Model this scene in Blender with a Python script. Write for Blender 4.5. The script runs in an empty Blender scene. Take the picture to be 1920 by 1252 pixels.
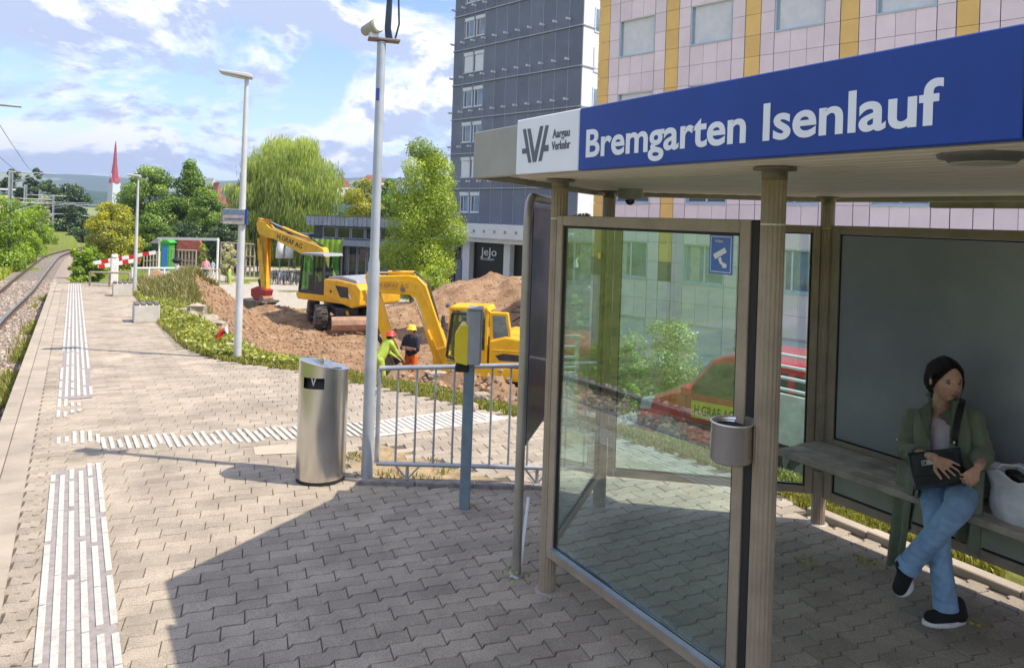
import bpy, bmesh, math, random
import numpy as np
from mathutils import Vector, Matrix, noise as mnoise
R = math.radians
S = bpy.context.scene
COL = S.collection
rnd = random.Random(7)
rng = np.random.default_rng(7)

# ------------------------------------------------------------------ camera, sky, sun, exposure
F_PX, CX, CY, ROLL, YAW, CAMH = 1371.0, 960.0, 413.0, math.atan(.0338), R(30.9), 2.1
cam = bpy.data.objects.new('camera', bpy.data.cameras.new('camera'))
COL.objects.link(cam)
cam.matrix_world = (Matrix.Translation((0, 0, CAMH)) @ Matrix.Rotation(-YAW, 4, 'Z') @ Matrix.Rotation(R(90), 4, 'X') @ Matrix.Rotation(ROLL, 4, 'Z'))
cam.data.sensor_width = 36
cam.data.lens = F_PX / 1920 * 36
cam.data.shift_y = -213 / 1920
cam.data.clip_start = .05
cam.data.clip_end = 20000
S.camera = cam
S.view_settings.view_transform = 'Standard'
S.view_settings.look = 'None'
S.view_settings.gamma = 1
S.view_settings.use_curve_mapping = False
S.view_settings.exposure = 1.5

SUN_AZ, SUN_EL = R(132.5), R(56)      # compass angle from +Y towards +X, height
sd = bpy.data.lights.new('sun', 'SUN'); sd.energy = 2.35; sd.angle = R(.5); sd.color = (1, .90, .74)
sun = bpy.data.objects.new('sun', sd); COL.objects.link(sun)
sv = Vector((math.sin(SUN_AZ) * math.cos(SUN_EL), math.cos(SUN_AZ) * math.cos(SUN_EL), math.sin(SUN_EL)))
sun.rotation_euler = sv.to_track_quat('Z', 'Y').to_euler()
sun.location = sv * 60

W = bpy.data.worlds.new('World'); S.world = W; W.use_nodes = True
nt = W.node_tree; nt.nodes.clear()
def N(nt, typ, **kw):
    n = nt.nodes.new(typ)
    for k, v in kw.items():
        if k == 'inp':
            for a, b in v.items(): n.inputs[a].default_value = b
        else: setattr(n, k, v)
    return n
def L(nt, a, b): nt.links.new(a, b)
def ramp(nt, pts, src=None):
    r = N(nt, 'ShaderNodeValToRGB'); e = r.color_ramp.elements
    while len(e) < len(pts): e.new(.5)
    for i, (p, c) in enumerate(pts):
        e[i].position = p; e[i].color = (c if len(c) == 4 else (*c, 1)) if isinstance(c, tuple) else (c, c, c, 1)
    if src is not None: L(nt, src, r.inputs[0])
    return r
sky = N(nt, 'ShaderNodeTexSky', sky_type='NISHITA', sun_disc=False)
sky.sun_elevation = SUN_EL; sky.sun_rotation = SUN_AZ; sky.altitude = 400; sky.air_density = 1.0; sky.dust_density = .6; sky.ozone_density = 1.5
tc = N(nt, 'ShaderNodeTexCoord')
sep = N(nt, 'ShaderNodeSeparateXYZ'); L(nt, tc.outputs['Generated'], sep.inputs[0])
zz = N(nt, 'ShaderNodeMath', operation='MAXIMUM', inp={1: 0.0}); L(nt, sep.outputs[2], zz.inputs[0])
za = N(nt, 'ShaderNodeMath', operation='ADD', inp={1: .42}); L(nt, zz.outputs[0], za.inputs[0])
dx = N(nt, 'ShaderNodeMath', operation='DIVIDE'); L(nt, sep.outputs[0], dx.inputs[0]); L(nt, za.outputs[0], dx.inputs[1])
dy = N(nt, 'ShaderNodeMath', operation='DIVIDE'); L(nt, sep.outputs[1], dy.inputs[0]); L(nt, za.outputs[0], dy.inputs[1])
cb = N(nt, 'ShaderNodeCombineXYZ', inp={2: 3.3}); L(nt, dx.outputs[0], cb.inputs[0]); L(nt, dy.outputs[0], cb.inputs[1])
n1 = N(nt, 'ShaderNodeTexNoise', inp={'Scale': 2.7, 'Detail': 12, 'Roughness': .60, 'Distortion': .35}); L(nt, cb.outputs[0], n1.inputs['Vector'])
n2 = N(nt, 'ShaderNodeTexNoise', inp={'Scale': 6.0, 'Detail': 9, 'Roughness': .6}); 
mp = N(nt, 'ShaderNodeMapping', inp={'Location': (4.1, 1.7, 0)}); L(nt, cb.outputs[0], mp.inputs[0]); L(nt, mp.outputs[0], n2.inputs['Vector'])
mb2 = N(nt, 'ShaderNodeMapping', inp={'Scale': (1.045, 1.045, 1)}); L(nt, cb.outputs[0], mb2.inputs[0])
n1b = N(nt, 'ShaderNodeTexNoise', inp={'Scale': 2.7, 'Detail': 12, 'Roughness': .60, 'Distortion': .35}); L(nt, mb2.outputs[0], n1b.inputs['Vector'])
df = N(nt, 'ShaderNodeMath', operation='SUBTRACT'); L(nt, n1b.outputs[0], df.inputs[0]); L(nt, n1.outputs[0], df.inputs[1])
dk = N(nt, 'ShaderNodeMath', operation='MULTIPLY_ADD', inp={1: 3.2}); L(nt, df.outputs[0], dk.inputs[0]); L(nt, n2.outputs[0], dk.inputs[2])
cov = ramp(nt, [(.425, 0.0), (.465, .5), (.51, 1.0)], n1.outputs[0])
lit = ramp(nt, [(.38, (3.7, 4.25, 5.9)), (.50, (5.9, 6.2, 7.4)), (.60, (9.4, 9.3, 9.6))], dk.outputs[0])
lit.color_ramp.elements[0].color = (.46, .54, .76, 1); lit.color_ramp.elements[1].color = (.72, .77, .90, 1); lit.color_ramp.elements[2].color = (1, 1, 1, 1)
lm = N(nt, 'ShaderNodeVectorMath', operation='SCALE'); L(nt, lit.outputs[0], lm.inputs[0]); lm.inputs['Scale'].default_value = 3.1
skm = N(nt, 'ShaderNodeVectorMath', operation='MULTIPLY'); L(nt, sky.outputs[0], skm.inputs[0]); skm.inputs[1].default_value = (.52, .53, .72)
mx = N(nt, 'ShaderNodeMix', data_type='RGBA'); L(nt, cov.outputs[0], mx.inputs[0]); L(nt, skm.outputs[0], mx.inputs[6]); L(nt, lm.outputs[0], mx.inputs[7])
bg = N(nt, 'ShaderNodeBackground', inp={'Strength': .15}); L(nt, mx.outputs[2], bg.inputs[0])
wo = N(nt, 'ShaderNodeOutputWorld'); L(nt, bg.outputs[0], wo.inputs[0])

# ------------------------------------------------------------------ measuring helpers (the photograph's geometry turned into places)
def ray(px, py):
    u, v = px - CX, py - CY; c, s = math.cos(ROLL), math.sin(ROLL)
    X, dn = (u * c + v * s) / F_PX, (-u * s + v * c) / F_PX
    return np.array([X * math.cos(YAW) + math.sin(YAW), -X * math.sin(YAW) + math.cos(YAW), -dn])
def at(px, py, Z):
    p = ray(px, py) * Z; p[2] += CAMH; return p
def on_x(px, py, x):
    d = ray(px, py); p = d * x / d[0]; p[2] += CAMH; return p
def gz(y): return .0675 - .0225 * y
def on_g(px, py):
    d = ray(px, py); t = (.0675 - CAMH) / (d[2] + .0225 * d[1]); p = d * t; p[2] += CAMH; return p
def cw(X, Z): return np.array([X * math.cos(YAW) + Z * math.sin(YAW), -X * math.sin(YAW) + Z * math.cos(YAW)])
def proj(x, y, z):
    X = x * math.cos(YAW) - y * math.sin(YAW); Z = x * math.sin(YAW) + y * math.cos(YAW)
    if Z < .05: return None
    u, v = F_PX * X / Z, -F_PX * (z - CAMH) / Z; c, s = math.cos(ROLL), math.sin(ROLL)
    return CX + u * c - v * s, CY + u * s + v * c, Z

# ------------------------------------------------------------------ objects
def props(o, label=None, cat=None, group=None, kind=None):
    if label: o['label'] = label
    if cat: o['category'] = cat
    if group: o['group'] = group
    if kind: o['kind'] = kind
    return o
ROOTM = {}
def thing(name, label, cat, loc=(0, 0, 0), rotz=0, group=None):
    o = bpy.data.objects.new(name, None); COL.objects.link(o); o.empty_display_size = .2
    o.location = tuple(float(v) for v in loc); o.rotation_euler = (0, 0, rotz)
    ROOTM[o.name] = Matrix.Translation(o.location) @ Matrix.Rotation(rotz, 4, 'Z')
    return props(o, label, cat, group)
def struct_root(name, loc=(0, 0, 0)):
    o = bpy.data.objects.new(name, None); COL.objects.link(o); o.location = loc; o['kind'] = 'structure'
    ROOTM[o.name] = Matrix.Translation(loc); return o
def rootmat(o):
    while o.parent: o = o.parent
    return ROOTM.get(o.name, Matrix.Identity(4))
def copy_tree(o, parent=None):
    c = o.copy(); COL.objects.link(c); c.parent = parent
    for ch in [x for x in o.children]: copy_tree(ch, c)
    if parent is None: ROOTM[c.name] = ROOTM.get(o.name, Matrix.Identity(4))
    return c

class MB:
    def __init__(s): s.v = []; s.f = []; s.m = []; s.sm = []; s.n = 0
    def add(s, v, f, mi=0, smooth=False):
        v = np.asarray(v, float); k = s.n; s.v.append(v); s.n += len(v)
        for q in f: s.f.append(tuple(int(i) + k for i in q)); s.m.append(mi); s.sm.append(smooth)
        return s
    def box(s, c, d, rz=0, mi=0, M=None):
        x, y, z = d[0] / 2, d[1] / 2, d[2] / 2
        v = np.array([(-x, -y, -z), (x, -y, -z), (x, y, -z), (-x, y, -z), (-x, -y, z), (x, -y, z), (x, y, z), (-x, y, z)])
        if M is not None: v = v @ np.array(M.to_3x3() if hasattr(M, 'to_3x3') else M).T
        if rz: v = v @ np.array([[math.cos(rz), math.sin(rz), 0], [-math.sin(rz), math.cos(rz), 0], [0, 0, 1]])
        return s.add(v + np.array(c), [(0, 3, 2, 1), (4, 5, 6, 7), (0, 1, 5, 4), (1, 2, 6, 5), (2, 3, 7, 6), (3, 0, 4, 7)], mi)
    def bar(s, p, q, w, h=None, mi=0, up=(0, 0, 1)):
        h = h or w; p, q = np.array(p, float), np.array(q, float); d = q - p; l = np.linalg.norm(d); d /= l
        u = np.array(up, float); a = np.cross(d, u)
        if np.linalg.norm(a) < 1e-3: a = np.cross(d, (1, 0, 0))
        a /= np.linalg.norm(a); b = np.cross(a, d)
        c = [p + a * i * w / 2 + b * j * h / 2 for i, j in ((-1, -1), (1, -1), (1, 1), (-1, 1))]
        c += [x + d * l for x in c]
        return s.add(c, [(0, 1, 2, 3), (7, 6, 5, 4), (0, 4, 5, 1), (1, 5, 6, 2), (2, 6, 7, 3), (3, 7, 4, 0)], mi)
    def cyl(s, p, q, r0, r1=None, n=12, mi=0, caps=True, smooth=True):
        r1 = r0 if r1 is None else r1; p, q = np.array(p, float), np.array(q, float); d = q - p; d /= np.linalg.norm(d)
        a = np.cross(d, (0, 0, 1)) if abs(d[2]) < .95 else np.cross(d, (1, 0, 0)); a /= np.linalg.norm(a); b = np.cross(d, a)
        t = np.linspace(0, 2 * math.pi, n, endpoint=False)
        ring = np.outer(np.cos(t), a) + np.outer(np.sin(t), b)
        s.add(np.vstack([p + ring * r0, q + ring * r1]), [(i, (i + 1) % n, n + (i + 1) % n, n + i) for i in range(n)], mi, smooth)
        if caps:
            s.add(p + ring * r0, [tuple(range(n))[::-1]], mi); s.add(q + ring * r1, [tuple(range(n))], mi)
        return s
    def tube(s, pts, r, n=8, mi=0):
        pts = [np.array(p, float) for p in pts]; rs = r if isinstance(r, (list, tuple, np.ndarray)) else [r] * len(pts)
        a = None; rings = []
        for i, p in enumerate(pts):
            d = pts[min(i + 1, len(pts) - 1)] - pts[max(i - 1, 0)]; d = d / (np.linalg.norm(d) + 1e-9)
            if a is None: a = np.cross(d, (0, 0, 1)) if abs(d[2]) < .9 else np.cross(d, (1, 0, 0))
            a = a - d * (a @ d); a /= np.linalg.norm(a); b = np.cross(d, a)
            t = np.linspace(0, 2 * math.pi, n, endpoint=False)
            rings.append(p + (np.outer(np.cos(t), a) + np.outer(np.sin(t), b)) * rs[i])
        f = [(k * n + i, k * n + (i + 1) % n, (k + 1) * n + (i + 1) % n, (k + 1) * n + i) for k in range(len(pts) - 1) for i in range(n)]
        s.add(np.vstack(rings), f, mi, True); s.add(rings[0], [tuple(range(n))[::-1]], mi); s.add(rings[-1], [tuple(range(n))], mi)
        return s
    def prism(s, poly, d0, d1, frame, mi=0):
        """poly: 2-D outline in (frame u, frame v); pushed from d0 to d1 along frame w. frame=(origin,u,v,w)"""
        o, u, v, w = [np.array(x, float) for x in frame]; n = len(poly)
        lo = [o + u * a + v * b + w * d0 for a, b in poly]; hi = [o + u * a + v * b + w * d1 for a, b in poly]
        area = sum(poly[i][0] * poly[(i + 1) % n][1] - poly[(i + 1) % n][0] * poly[i][1] for i in range(n))
        flip = (area > 0) == (np.dot(np.cross(u, v), w) * (d1 - d0) > 0)
        fs = [tuple(range(n))[::-1], tuple(range(n, 2 * n))] + [(i, (i + 1) % n, n + (i + 1) % n, n + i) for i in range(n)]
        if not flip: fs = [q[::-1] for q in fs]
        return s.add(lo + hi, fs, mi)
    def lathe(s, prof, c, n=24, mi=0, smooth=True):
        c = np.array(c, float); t = np.linspace(0, 2 * math.pi, n, endpoint=False); v = []
        for r, z in prof: v.append(np.c_[c[0] + r * np.cos(t), c[1] + r * np.sin(t), np.full(n, c[2] + z)])
        f = [(k * n + i, k * n + (i + 1) % n, (k + 1) * n + (i + 1) % n, (k + 1) * n + i) for k in range(len(prof) - 1) for i in range(n)]
        return s.add(np.vstack(v), f, mi, smooth)
    def ell(s, c, r, n=12, m=8, mi=0, M=None):
        u = np.linspace(0, 2 * math.pi, n, endpoint=False); v = np.linspace(0, math.pi, m + 1)
        P = np.array([(math.sin(b) * math.cos(a), math.sin(b) * math.sin(a), math.cos(b)) for b in v for a in u]) * np.array(r)
        if M is not None: P = P @ np.array(M).T
        f = [(k * n + i, (k + 1) * n + i, (k + 1) * n + (i + 1) % n, k * n + (i + 1) % n) for k in range(m) for i in range(n)]
        return s.add(P + np.array(c), f, mi, True)
    def build(s, name, mats, parent=None, bevel=0, label=None, kind=None, seg=1):
        me = bpy.data.meshes.new(name)
        V = np.vstack(s.v)
        if parent is not None:
            M = np.array(rootmat(parent).inverted()); V = V @ M[:3, :3].T + M[:3, 3]
        elif name and True:
            pass
        me.from_pydata(V.tolist(), [], s.f)
        if not isinstance(mats, (list, tuple)): mats = [mats]
        for m in mats: me.materials.append(m)
        me.polygons.foreach_set('material_index', s.m); me.polygons.foreach_set('use_smooth', s.sm)
        if bevel:
            bm = bmesh.new(); bm.from_mesh(me); bmesh.ops.remove_doubles(bm, verts=bm.verts, dist=1e-5)
            ed = [e for e in bm.edges if len(e.link_faces) == 2 and e.calc_face_angle(0) > .6 and e.calc_length() > bevel * 2.2]
            bmesh.ops.bevel(bm, geom=ed, offset=bevel, segments=seg, affect='EDGES', profile=.6); bm.to_mesh(me); bm.free()
        me.update()
        o = bpy.data.objects.new(name, me); COL.objects.link(o)
        if parent is not None: o.parent = parent
        if label: o['label'] = label
        if kind: o['kind'] = kind
        return o
def bigmesh(name, V, Fq, mats, parent=None, kind=None, attrs=None, smooth=False, mi=None):
    """fast mesh from numpy arrays; Fq (n,k) all faces with k corners"""
    me = bpy.data.meshes.new(name); V = np.asarray(V, np.float32); Fq = np.asarray(Fq, np.int32); n, k = Fq.shape
    if parent is not None:
        M = np.array(rootmat(parent).inverted()); V = (V @ M[:3, :3].T + M[:3, 3]).astype(np.float32)
    me.vertices.add(len(V)); me.vertices.foreach_set('co', V.ravel())
    me.loops.add(n * k); me.loops.foreach_set('vertex_index', Fq.ravel())
    me.polygons.add(n); me.polygons.foreach_set('loop_start', np.arange(0, n * k, k, dtype=np.int32))
    me.polygons.foreach_set('loop_total', np.full(n, k, np.int32))
    me.polygons.foreach_set('use_smooth', np.full(n, smooth))
    if mi is not None: me.polygons.foreach_set('material_index', np.asarray(mi, np.int32))
    for m in (mats if isinstance(mats, (list, tuple)) else [mats]): me.materials.append(m)
    for a, (dom, val) in (attrs or {}).items():
        at_ = me.attributes.new(a, 'FLOAT', dom); at_.data.foreach_set('value', np.asarray(val, np.float32))
    me.update(calc_edges=True); me.validate()
    o = bpy.data.objects.new(name, me); COL.objects.link(o)
    if parent is not None: o.parent = parent
    if kind: o['kind'] = kind
    return o
def single(o, label, cat, group=None):
    """a thing that is one mesh: move its origin to its base"""
    me = o.data; n = len(me.vertices); V = np.empty(n * 3, np.float32); me.vertices.foreach_get('co', V); V = V.reshape(-1, 3)
    c = np.array([(V[:, 0].min() + V[:, 0].max()) / 2, (V[:, 1].min() + V[:, 1].max()) / 2, V[:, 2].min()])
    me.vertices.foreach_set('co', (V - c).astype(np.float32).ravel()); me.update(); o.location = c.tolist()
    return props(o, label, cat, group)
BFONT = None
def text_mesh(name, body, size, o, u, v, mat, parent, depth=.002, bold=0.0, width=None, center=False, spacing=1.0, label=None):
    """flat lettering in the plane origin o, right u, up v (world)"""
    cu = bpy.data.curves.new('t', 'FONT'); cu.body = body; cu.size = size; cu.extrude = depth; cu.offset = bold; cu.space_character = spacing; cu.resolution_u = 5
    if center: cu.align_x = 'CENTER'
    ob = bpy.data.objects.new('t', cu); COL.objects.link(ob)
    dg = bpy.context.evaluated_depsgraph_get(); me = bpy.data.meshes.new_from_object(ob.evaluated_get(dg))
    bpy.data.objects.remove(ob)
    V = np.empty(len(me.vertices) * 3, np.float32); me.vertices.foreach_get('co', V); V = V.reshape(-1, 3).astype(float)
    if width:
        w = V[:, 0].max() - V[:, 0].min(); x0 = 0 if center else V[:, 0].min(); V[:, 0] = (V[:, 0] - x0) * width / w
    o, u, v = [np.array(x, float) for x in (o, u, v)]; w_ = np.cross(u, v)
    P = o + np.outer(V[:, 0], u) + np.outer(V[:, 1], v) + np.outer(V[:, 2], w_)
    if parent is not None:
        M = np.array(rootmat(parent).inverted()); P = P @ M[:3, :3].T + M[:3, 3]
    me.vertices.foreach_set('co', P.astype(np.float32).ravel()); me.update(); me.materials.clear(); me.materials.append(mat); me.name = name
    ob = bpy.data.objects.new(name, me); COL.objects.link(ob); ob.parent = parent
    if label: ob['label'] = label
    return ob
def blob(name, caps, mat, parent, voxel=.012, smooth=4, ells=(), disp=None, label=None):
    """one continuous surface grown from tapered limbs (voxel remesh, smoothed)"""
    m = MB()
    for p, r0, q, r1 in caps:
        p, q = np.array(p, float), np.array(q, float)
        if np.linalg.norm(q - p) > 1e-4: m.cyl(p, q, r0, r1, 14)
        m.ell(p, (r0,) * 3, 12, 8); m.ell(q, (r1,) * 3, 12, 8)
    for c, r, M in ells: m.ell(c, r, 14, 10, 0, M)
    o = m.build(name, mat, parent, label=label)
    a = o.modifiers.new('r', 'REMESH'); a.mode = 'VOXEL'; a.voxel_size = voxel
    b = o.modifiers.new('s', 'SMOOTH'); b.iterations = smooth; b.factor = .5
    dg = bpy.context.evaluated_depsgraph_get(); me = bpy.data.meshes.new_from_object(o.evaluated_get(dg))
    o.modifiers.clear(); o.data = me
    if disp: 
        V = np.empty(len(me.vertices) * 3, np.float32); me.vertices.foreach_get('co', V); V = disp(V.reshape(-1, 3).astype(float)); me.vertices.foreach_set('co', V.astype(np.float32).ravel())
    me.polygons.foreach_set('use_smooth', [True] * len(me.polygons)); me.materials.clear(); me.materials.append(mat); me.update()
    return o

# ------------------------------------------------------------------ materials
MATS = {}
def mat(name, col, rough=.6, metal=0, var=.12, scale=6.0, bump=0.0, bscale=40.0, spec=.5, coat=0, emit=None, trans=0, subsurf=0, attr=None, col2=None, objvar=0, streak=0, dirt=0, dirtcol=(.12, .09, .06), sheen=0, aniso=0):
    if name in MATS: return MATS[name]
    m = bpy.data.materials.new(name); m.use_nodes = True; t = m.node_tree; b = t.nodes['Principled BSDF']
    g = N(t, 'ShaderNodeNewGeometry'); 
    no = N(t, 'ShaderNodeTexNoise', inp={'Scale': scale, 'Detail': 6, 'Roughness': .62}); L(t, g.outputs['Position'], no.inputs['Vector'])
    c2 = col2 or tuple(max(0, c * (1 - 2 * var)) for c in col); c1 = tuple(min(1, c * (1 + var)) for c in col) if not col2 else col
    r = ramp(t, [(.32, c2), (.68, c1)], no.outputs[0]); out = r.outputs[0]
    if attr or objvar:
        if attr:
            a = N(t, 'ShaderNodeAttribute', attribute_name=attr); src = a.outputs['Fac']
        else:
            a = N(t, 'ShaderNodeObjectInfo'); src = a.outputs['Random']
        mm = N(t, 'ShaderNodeMapRange', inp={'To Min': 1 - (objvar or .25), 'To Max': 1 + (objvar or .25)}); L(t, src, mm.inputs[0])
        sc = N(t, 'ShaderNodeVectorMath', operation='SCALE'); L(t, out, sc.inputs[0]); L(t, mm.outputs[0], sc.inputs['Scale']); out = sc.outputs[0]
    if dirt:
        n3 = N(t, 'ShaderNodeTexNoise', inp={'Scale': scale * .35 + 1.1, 'Detail': 9, 'Roughness': .7}); L(t, g.outputs['Position'], n3.inputs['Vector'])
        rr = ramp(t, [(.5, 0.0), (.72, dirt)], n3.outputs[0]); mxx = N(t, 'ShaderNodeMix', data_type='RGBA')
        L(t, rr.outputs[0], mxx.inputs[0]); L(t, out, mxx.inputs[6]); mxx.inputs[7].default_value = (*dirtcol, 1); out = mxx.outputs[2]
    L(t, out, b.inputs['Base Color'])
    b.inputs['Roughness'].default_value = rough; b.inputs['Metallic'].default_value = metal; b.inputs['Specular IOR Level'].default_value = spec
    if rough > .15:
        rm = N(t, 'ShaderNodeMapRange', inp={'To Min': max(0, rough - .12), 'To Max': min(1, rough + .12)}); L(t, no.outputs[0], rm.inputs[0]); L(t, rm.outputs[0], b.inputs['Roughness'])
    if coat: b.inputs['Coat Weight'].default_value = coat; b.inputs['Coat Roughness'].default_value = .08
    if trans: b.inputs['Transmission Weight'].default_value = trans
    if subsurf: b.inputs['Subsurface Weight'].default_value = subsurf; b.inputs['Subsurface Radius'].default_value = (.02, .008, .004)
    if sheen: b.inputs['Sheen Weight'].default_value = sheen
    if emit: b.inputs['Emission Color'].default_value = (*emit[0], 1); b.inputs['Emission Strength'].default_value = emit[1]
    if bump:
        nb = N(t, 'ShaderNodeTexNoise', inp={'Scale': bscale, 'Detail': 8, 'Roughness': .65}); 
        if streak:
            mp = N(t, 'ShaderNodeMapping', inp={'Scale': streak}); L(t, g.outputs['Position'], mp.inputs[0]); L(t, mp.outputs[0], nb.inputs['Vector'])
        else: L(t, g.outputs['Position'], nb.inputs['Vector'])
        bu = N(t, 'ShaderNodeBump', inp={'Strength': bump, 'Distance': .02}); L(t, nb.outputs[0], bu.inputs['Height']); L(t, bu.outputs[0], b.inputs['Normal'])
    MATS[name] = m; return m
def leafmat(name, c_dark, c_light, transl=.35):
    if name in MATS: return MATS[name]
    m = bpy.data.materials.new(name); m.use_nodes = True; t = m.node_tree; t.nodes.clear()
    a = N(t, 'ShaderNodeAttribute', attribute_name='tint'); r = ramp(t, [(0, c_dark), (1, c_light)], a.outputs['Fac'])
    d = N(t, 'ShaderNodeBsdfDiffuse'); tr = N(t, 'ShaderNodeBsdfTranslucent'); gl = N(t, 'ShaderNodeBsdfGlossy', inp={'Roughness': .45})
    L(t, r.outputs[0], d.inputs[0]); br = N(t, 'ShaderNodeVectorMath', operation='MULTIPLY'); L(t, r.outputs[0], br.inputs[0]); br.inputs[1].default_value = (1.5, 1.35, .6)
    L(t, br.outputs[0], tr.inputs[0]); m1 = N(t, 'ShaderNodeMixShader', inp={0: transl}); L(t, d.outputs[0], m1.inputs[1]); L(t, tr.outputs[0], m1.inputs[2])
    gl.inputs[0].default_value = (.8, .85, .8, 1)
    m2 = N(t, 'ShaderNodeMixShader', inp={0: .06}); L(t, m1.outputs[0], m2.inputs[1]); L(t, gl.outputs[0], m2.inputs[2])
    o = N(t, 'ShaderNodeOutputMaterial'); L(t, m2.outputs[0], o.inputs[0]); MATS[name] = m; return m
def glassmat(name, tint=(.86, .93, .90), ior=1.5, rough=.0, gcol=(1, 1, 1)):
    if name in MATS: return MATS[name]
    m = bpy.data.materials.new(name); m.use_nodes = True; t = m.node_tree; t.nodes.clear()
    tr = N(t, 'ShaderNodeBsdfTransparent'); tr.inputs[0].default_value = (*tint, 1); g = N(t, 'ShaderNodeBsdfGlossy', inp={'Roughness': rough}); g.inputs[0].default_value = (*gcol, 1)
    ge = N(t, 'ShaderNodeNewGeometry'); dt = N(t, 'ShaderNodeVectorMath', operation='DOT_PRODUCT'); L(t, ge.outputs['Normal'], dt.inputs[0]); L(t, ge.outputs['Incoming'], dt.inputs[1])
    ab = N(t, 'ShaderNodeMath', operation='ABSOLUTE'); L(t, dt.outputs['Value'], ab.inputs[0]); om = N(t, 'ShaderNodeMath', operation='SUBTRACT', inp={0: 1.0}); L(t, ab.outputs[0], om.inputs[1]); pw_ = N(t, 'ShaderNodeMath', operation='POWER', inp={1: 4.2}); L(t, om.outputs[0], pw_.inputs[0])
    f0 = ((ior - 1) / (ior + 1)) ** 2; fr = N(t, 'ShaderNodeMapRange', inp={'To Min': f0, 'To Max': 1.0}); L(t, pw_.outputs[0], fr.inputs[0])
    mxs = N(t, 'ShaderNodeMixShader'); L(t, fr.outputs[0], mxs.inputs[0]); L(t, tr.outputs[0], mxs.inputs[1]); L(t, g.outputs[0], mxs.inputs[2])
    o = N(t, 'ShaderNodeOutputMaterial'); L(t, mxs.outputs[0], o.inputs[0]); MATS[name] = m; return m
PAVE = mat('paver_concrete', (.40, .342, .272), .9, var=.14, scale=2.2, bump=.5, bscale=160, objvar=.0, dirt=.35, dirtcol=(.28, .23, .20))
def paver_mat():
    m = PAVE; t = m.node_tree; b = t.nodes['Principled BSDF']; src = b.inputs['Base Color'].links[0].from_socket
    a = N(t, 'ShaderNodeAttribute', attribute_name='tint'); oi = N(t, 'ShaderNodeObjectInfo'); ad = N(t, 'ShaderNodeMath', operation='ADD'); L(t, a.outputs['Fac'], ad.inputs[0]); L(t, oi.outputs['Random'], ad.inputs[1])
    fr = N(t, 'ShaderNodeMath', operation='FRACT'); L(t, ad.outputs[0], fr.inputs[0])
    mr = N(t, 'ShaderNodeMapRange', inp={'To Min': .86, 'To Max': 1.12}); L(t, fr.outputs[0], mr.inputs[0])
    g = N(t, 'ShaderNodeNewGeometry'); n = N(t, 'ShaderNodeTexNoise', inp={'Scale': 150.0, 'Detail': 4}); L(t, g.outputs['Position'], n.inputs['Vector'])
    m2 = N(t, 'ShaderNodeMapRange', inp={'From Min': .3, 'From Max': .7, 'To Min': .66, 'To Max': 1.32}); L(t, n.outputs[0], m2.inputs[0])
    mm = N(t, 'ShaderNodeMath', operation='MULTIPLY'); L(t, mr.outputs[0], mm.inputs[0]); L(t, m2.outputs[0], mm.inputs[1])
    sc = N(t, 'ShaderNodeVectorMath', operation='SCALE'); L(t, src, sc.inputs[0]); L(t, mm.outputs[0], sc.inputs['Scale']); L(t, sc.outputs[0], b.inputs['Base Color'])
paver_mat()
SLAB = mat('edge_slab_concrete', (.39, .335, .27), .9, var=.1, scale=3, bump=.4, bscale=120, objvar=.07)
JOINT = mat('joint_sand', (.12, .10, .08), .95, var=.25, scale=30)
WHITE = mat('white_marking', (.53, .52, .485), .8, var=.10, scale=34, dirt=.9, dirtcol=(.36, .33, .30), bump=.4, bscale=90)
GREYMARK = mat('dark_guide_band', (.30, .27, .265), .85, var=.14, scale=18, bump=.3)
SOIL = (.33, .185, .105)

# ------------------------------------------------------------------ terrain
EDGE = [(4.85, -4), (4.85, 3.55), (5.05, 4.3), (4.85, 5.6), (4.45, 6.7), (4.05, 7.7), (3.6, 8.9), (3.25, 9.65), (2.86, 10.6), (2.4, 11.3), (1.95, 12.05), (1.68, 13.4), (1.6, 16.6), (1.6, 29.6)]
EDGE = np.array(EDGE); E_Y = EDGE[:, 1]; E_X = EDGE[:, 0]
def edge_x(y): return np.interp(y, E_Y, E_X)
def edge_d(x, y):
    """distance to the right-hand edge of the platform (positive outside)"""
    x = np.atleast_1d(np.asarray(x, float)); y = np.atleast_1d(np.asarray(y, float)); best = np.full(x.shape, 1e9)
    for i in range(len(EDGE) - 1):
        a, b = EDGE[i], EDGE[i + 1]; ab = b - a; t = np.clip(((x - a[0]) * ab[0] + (y - a[1]) * ab[1]) / (ab @ ab), 0, 1)
        best = np.minimum(best, np.hypot(x - a[0] - ab[0] * t, y - a[1] - ab[1] * t))
    inside = (x < edge_x(y)) & (y < 29.6)
    return np.where(inside, -best, best)
def sst(a, b, x): t = np.clip((x - a) / (b - a), 0, 1); return t * t * (3 - 2 * t)
class _Lattice:
    def __init__(s): s.t = np.random.default_rng(3).random((256, 256))
    def __call__(s, x, y):
        xi, yi = np.floor(x).astype(int), np.floor(y).astype(int); fx, fy = x - xi, y - yi; fx = fx * fx * (3 - 2 * fx); fy = fy * fy * (3 - 2 * fy); T = s.t
        a, b, c, d = T[xi % 256, yi % 256], T[(xi + 1) % 256, yi % 256], T[xi % 256, (yi + 1) % 256], T[(xi + 1) % 256, (yi + 1) % 256]
        return (a * (1 - fx) + b * fx) * (1 - fy) + (c * (1 - fx) + d * fx) * fy
VN = _Lattice()
def fbm(x, y, s, o=5, g=.5):
    r = 0; a = 1; tot = 0
    for k in range(o): r = r + a * VN(x * s + 17 * k, y * s + 31 * k); tot += a; a *= g; s *= 2.03
    return r / tot - .5
MOUNDS = [(18.9, 33.5, 2.15, 4.4, 3.3), (4.1, 46.8, 1.5, 2.0, 1.8), (7.6, 33.6, .75, 2.4, 1.8), (21.5, 30.5, 1.6, 3.5, 3.0), (14.6, 33.5, .6, 3.5, 3)]
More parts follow.
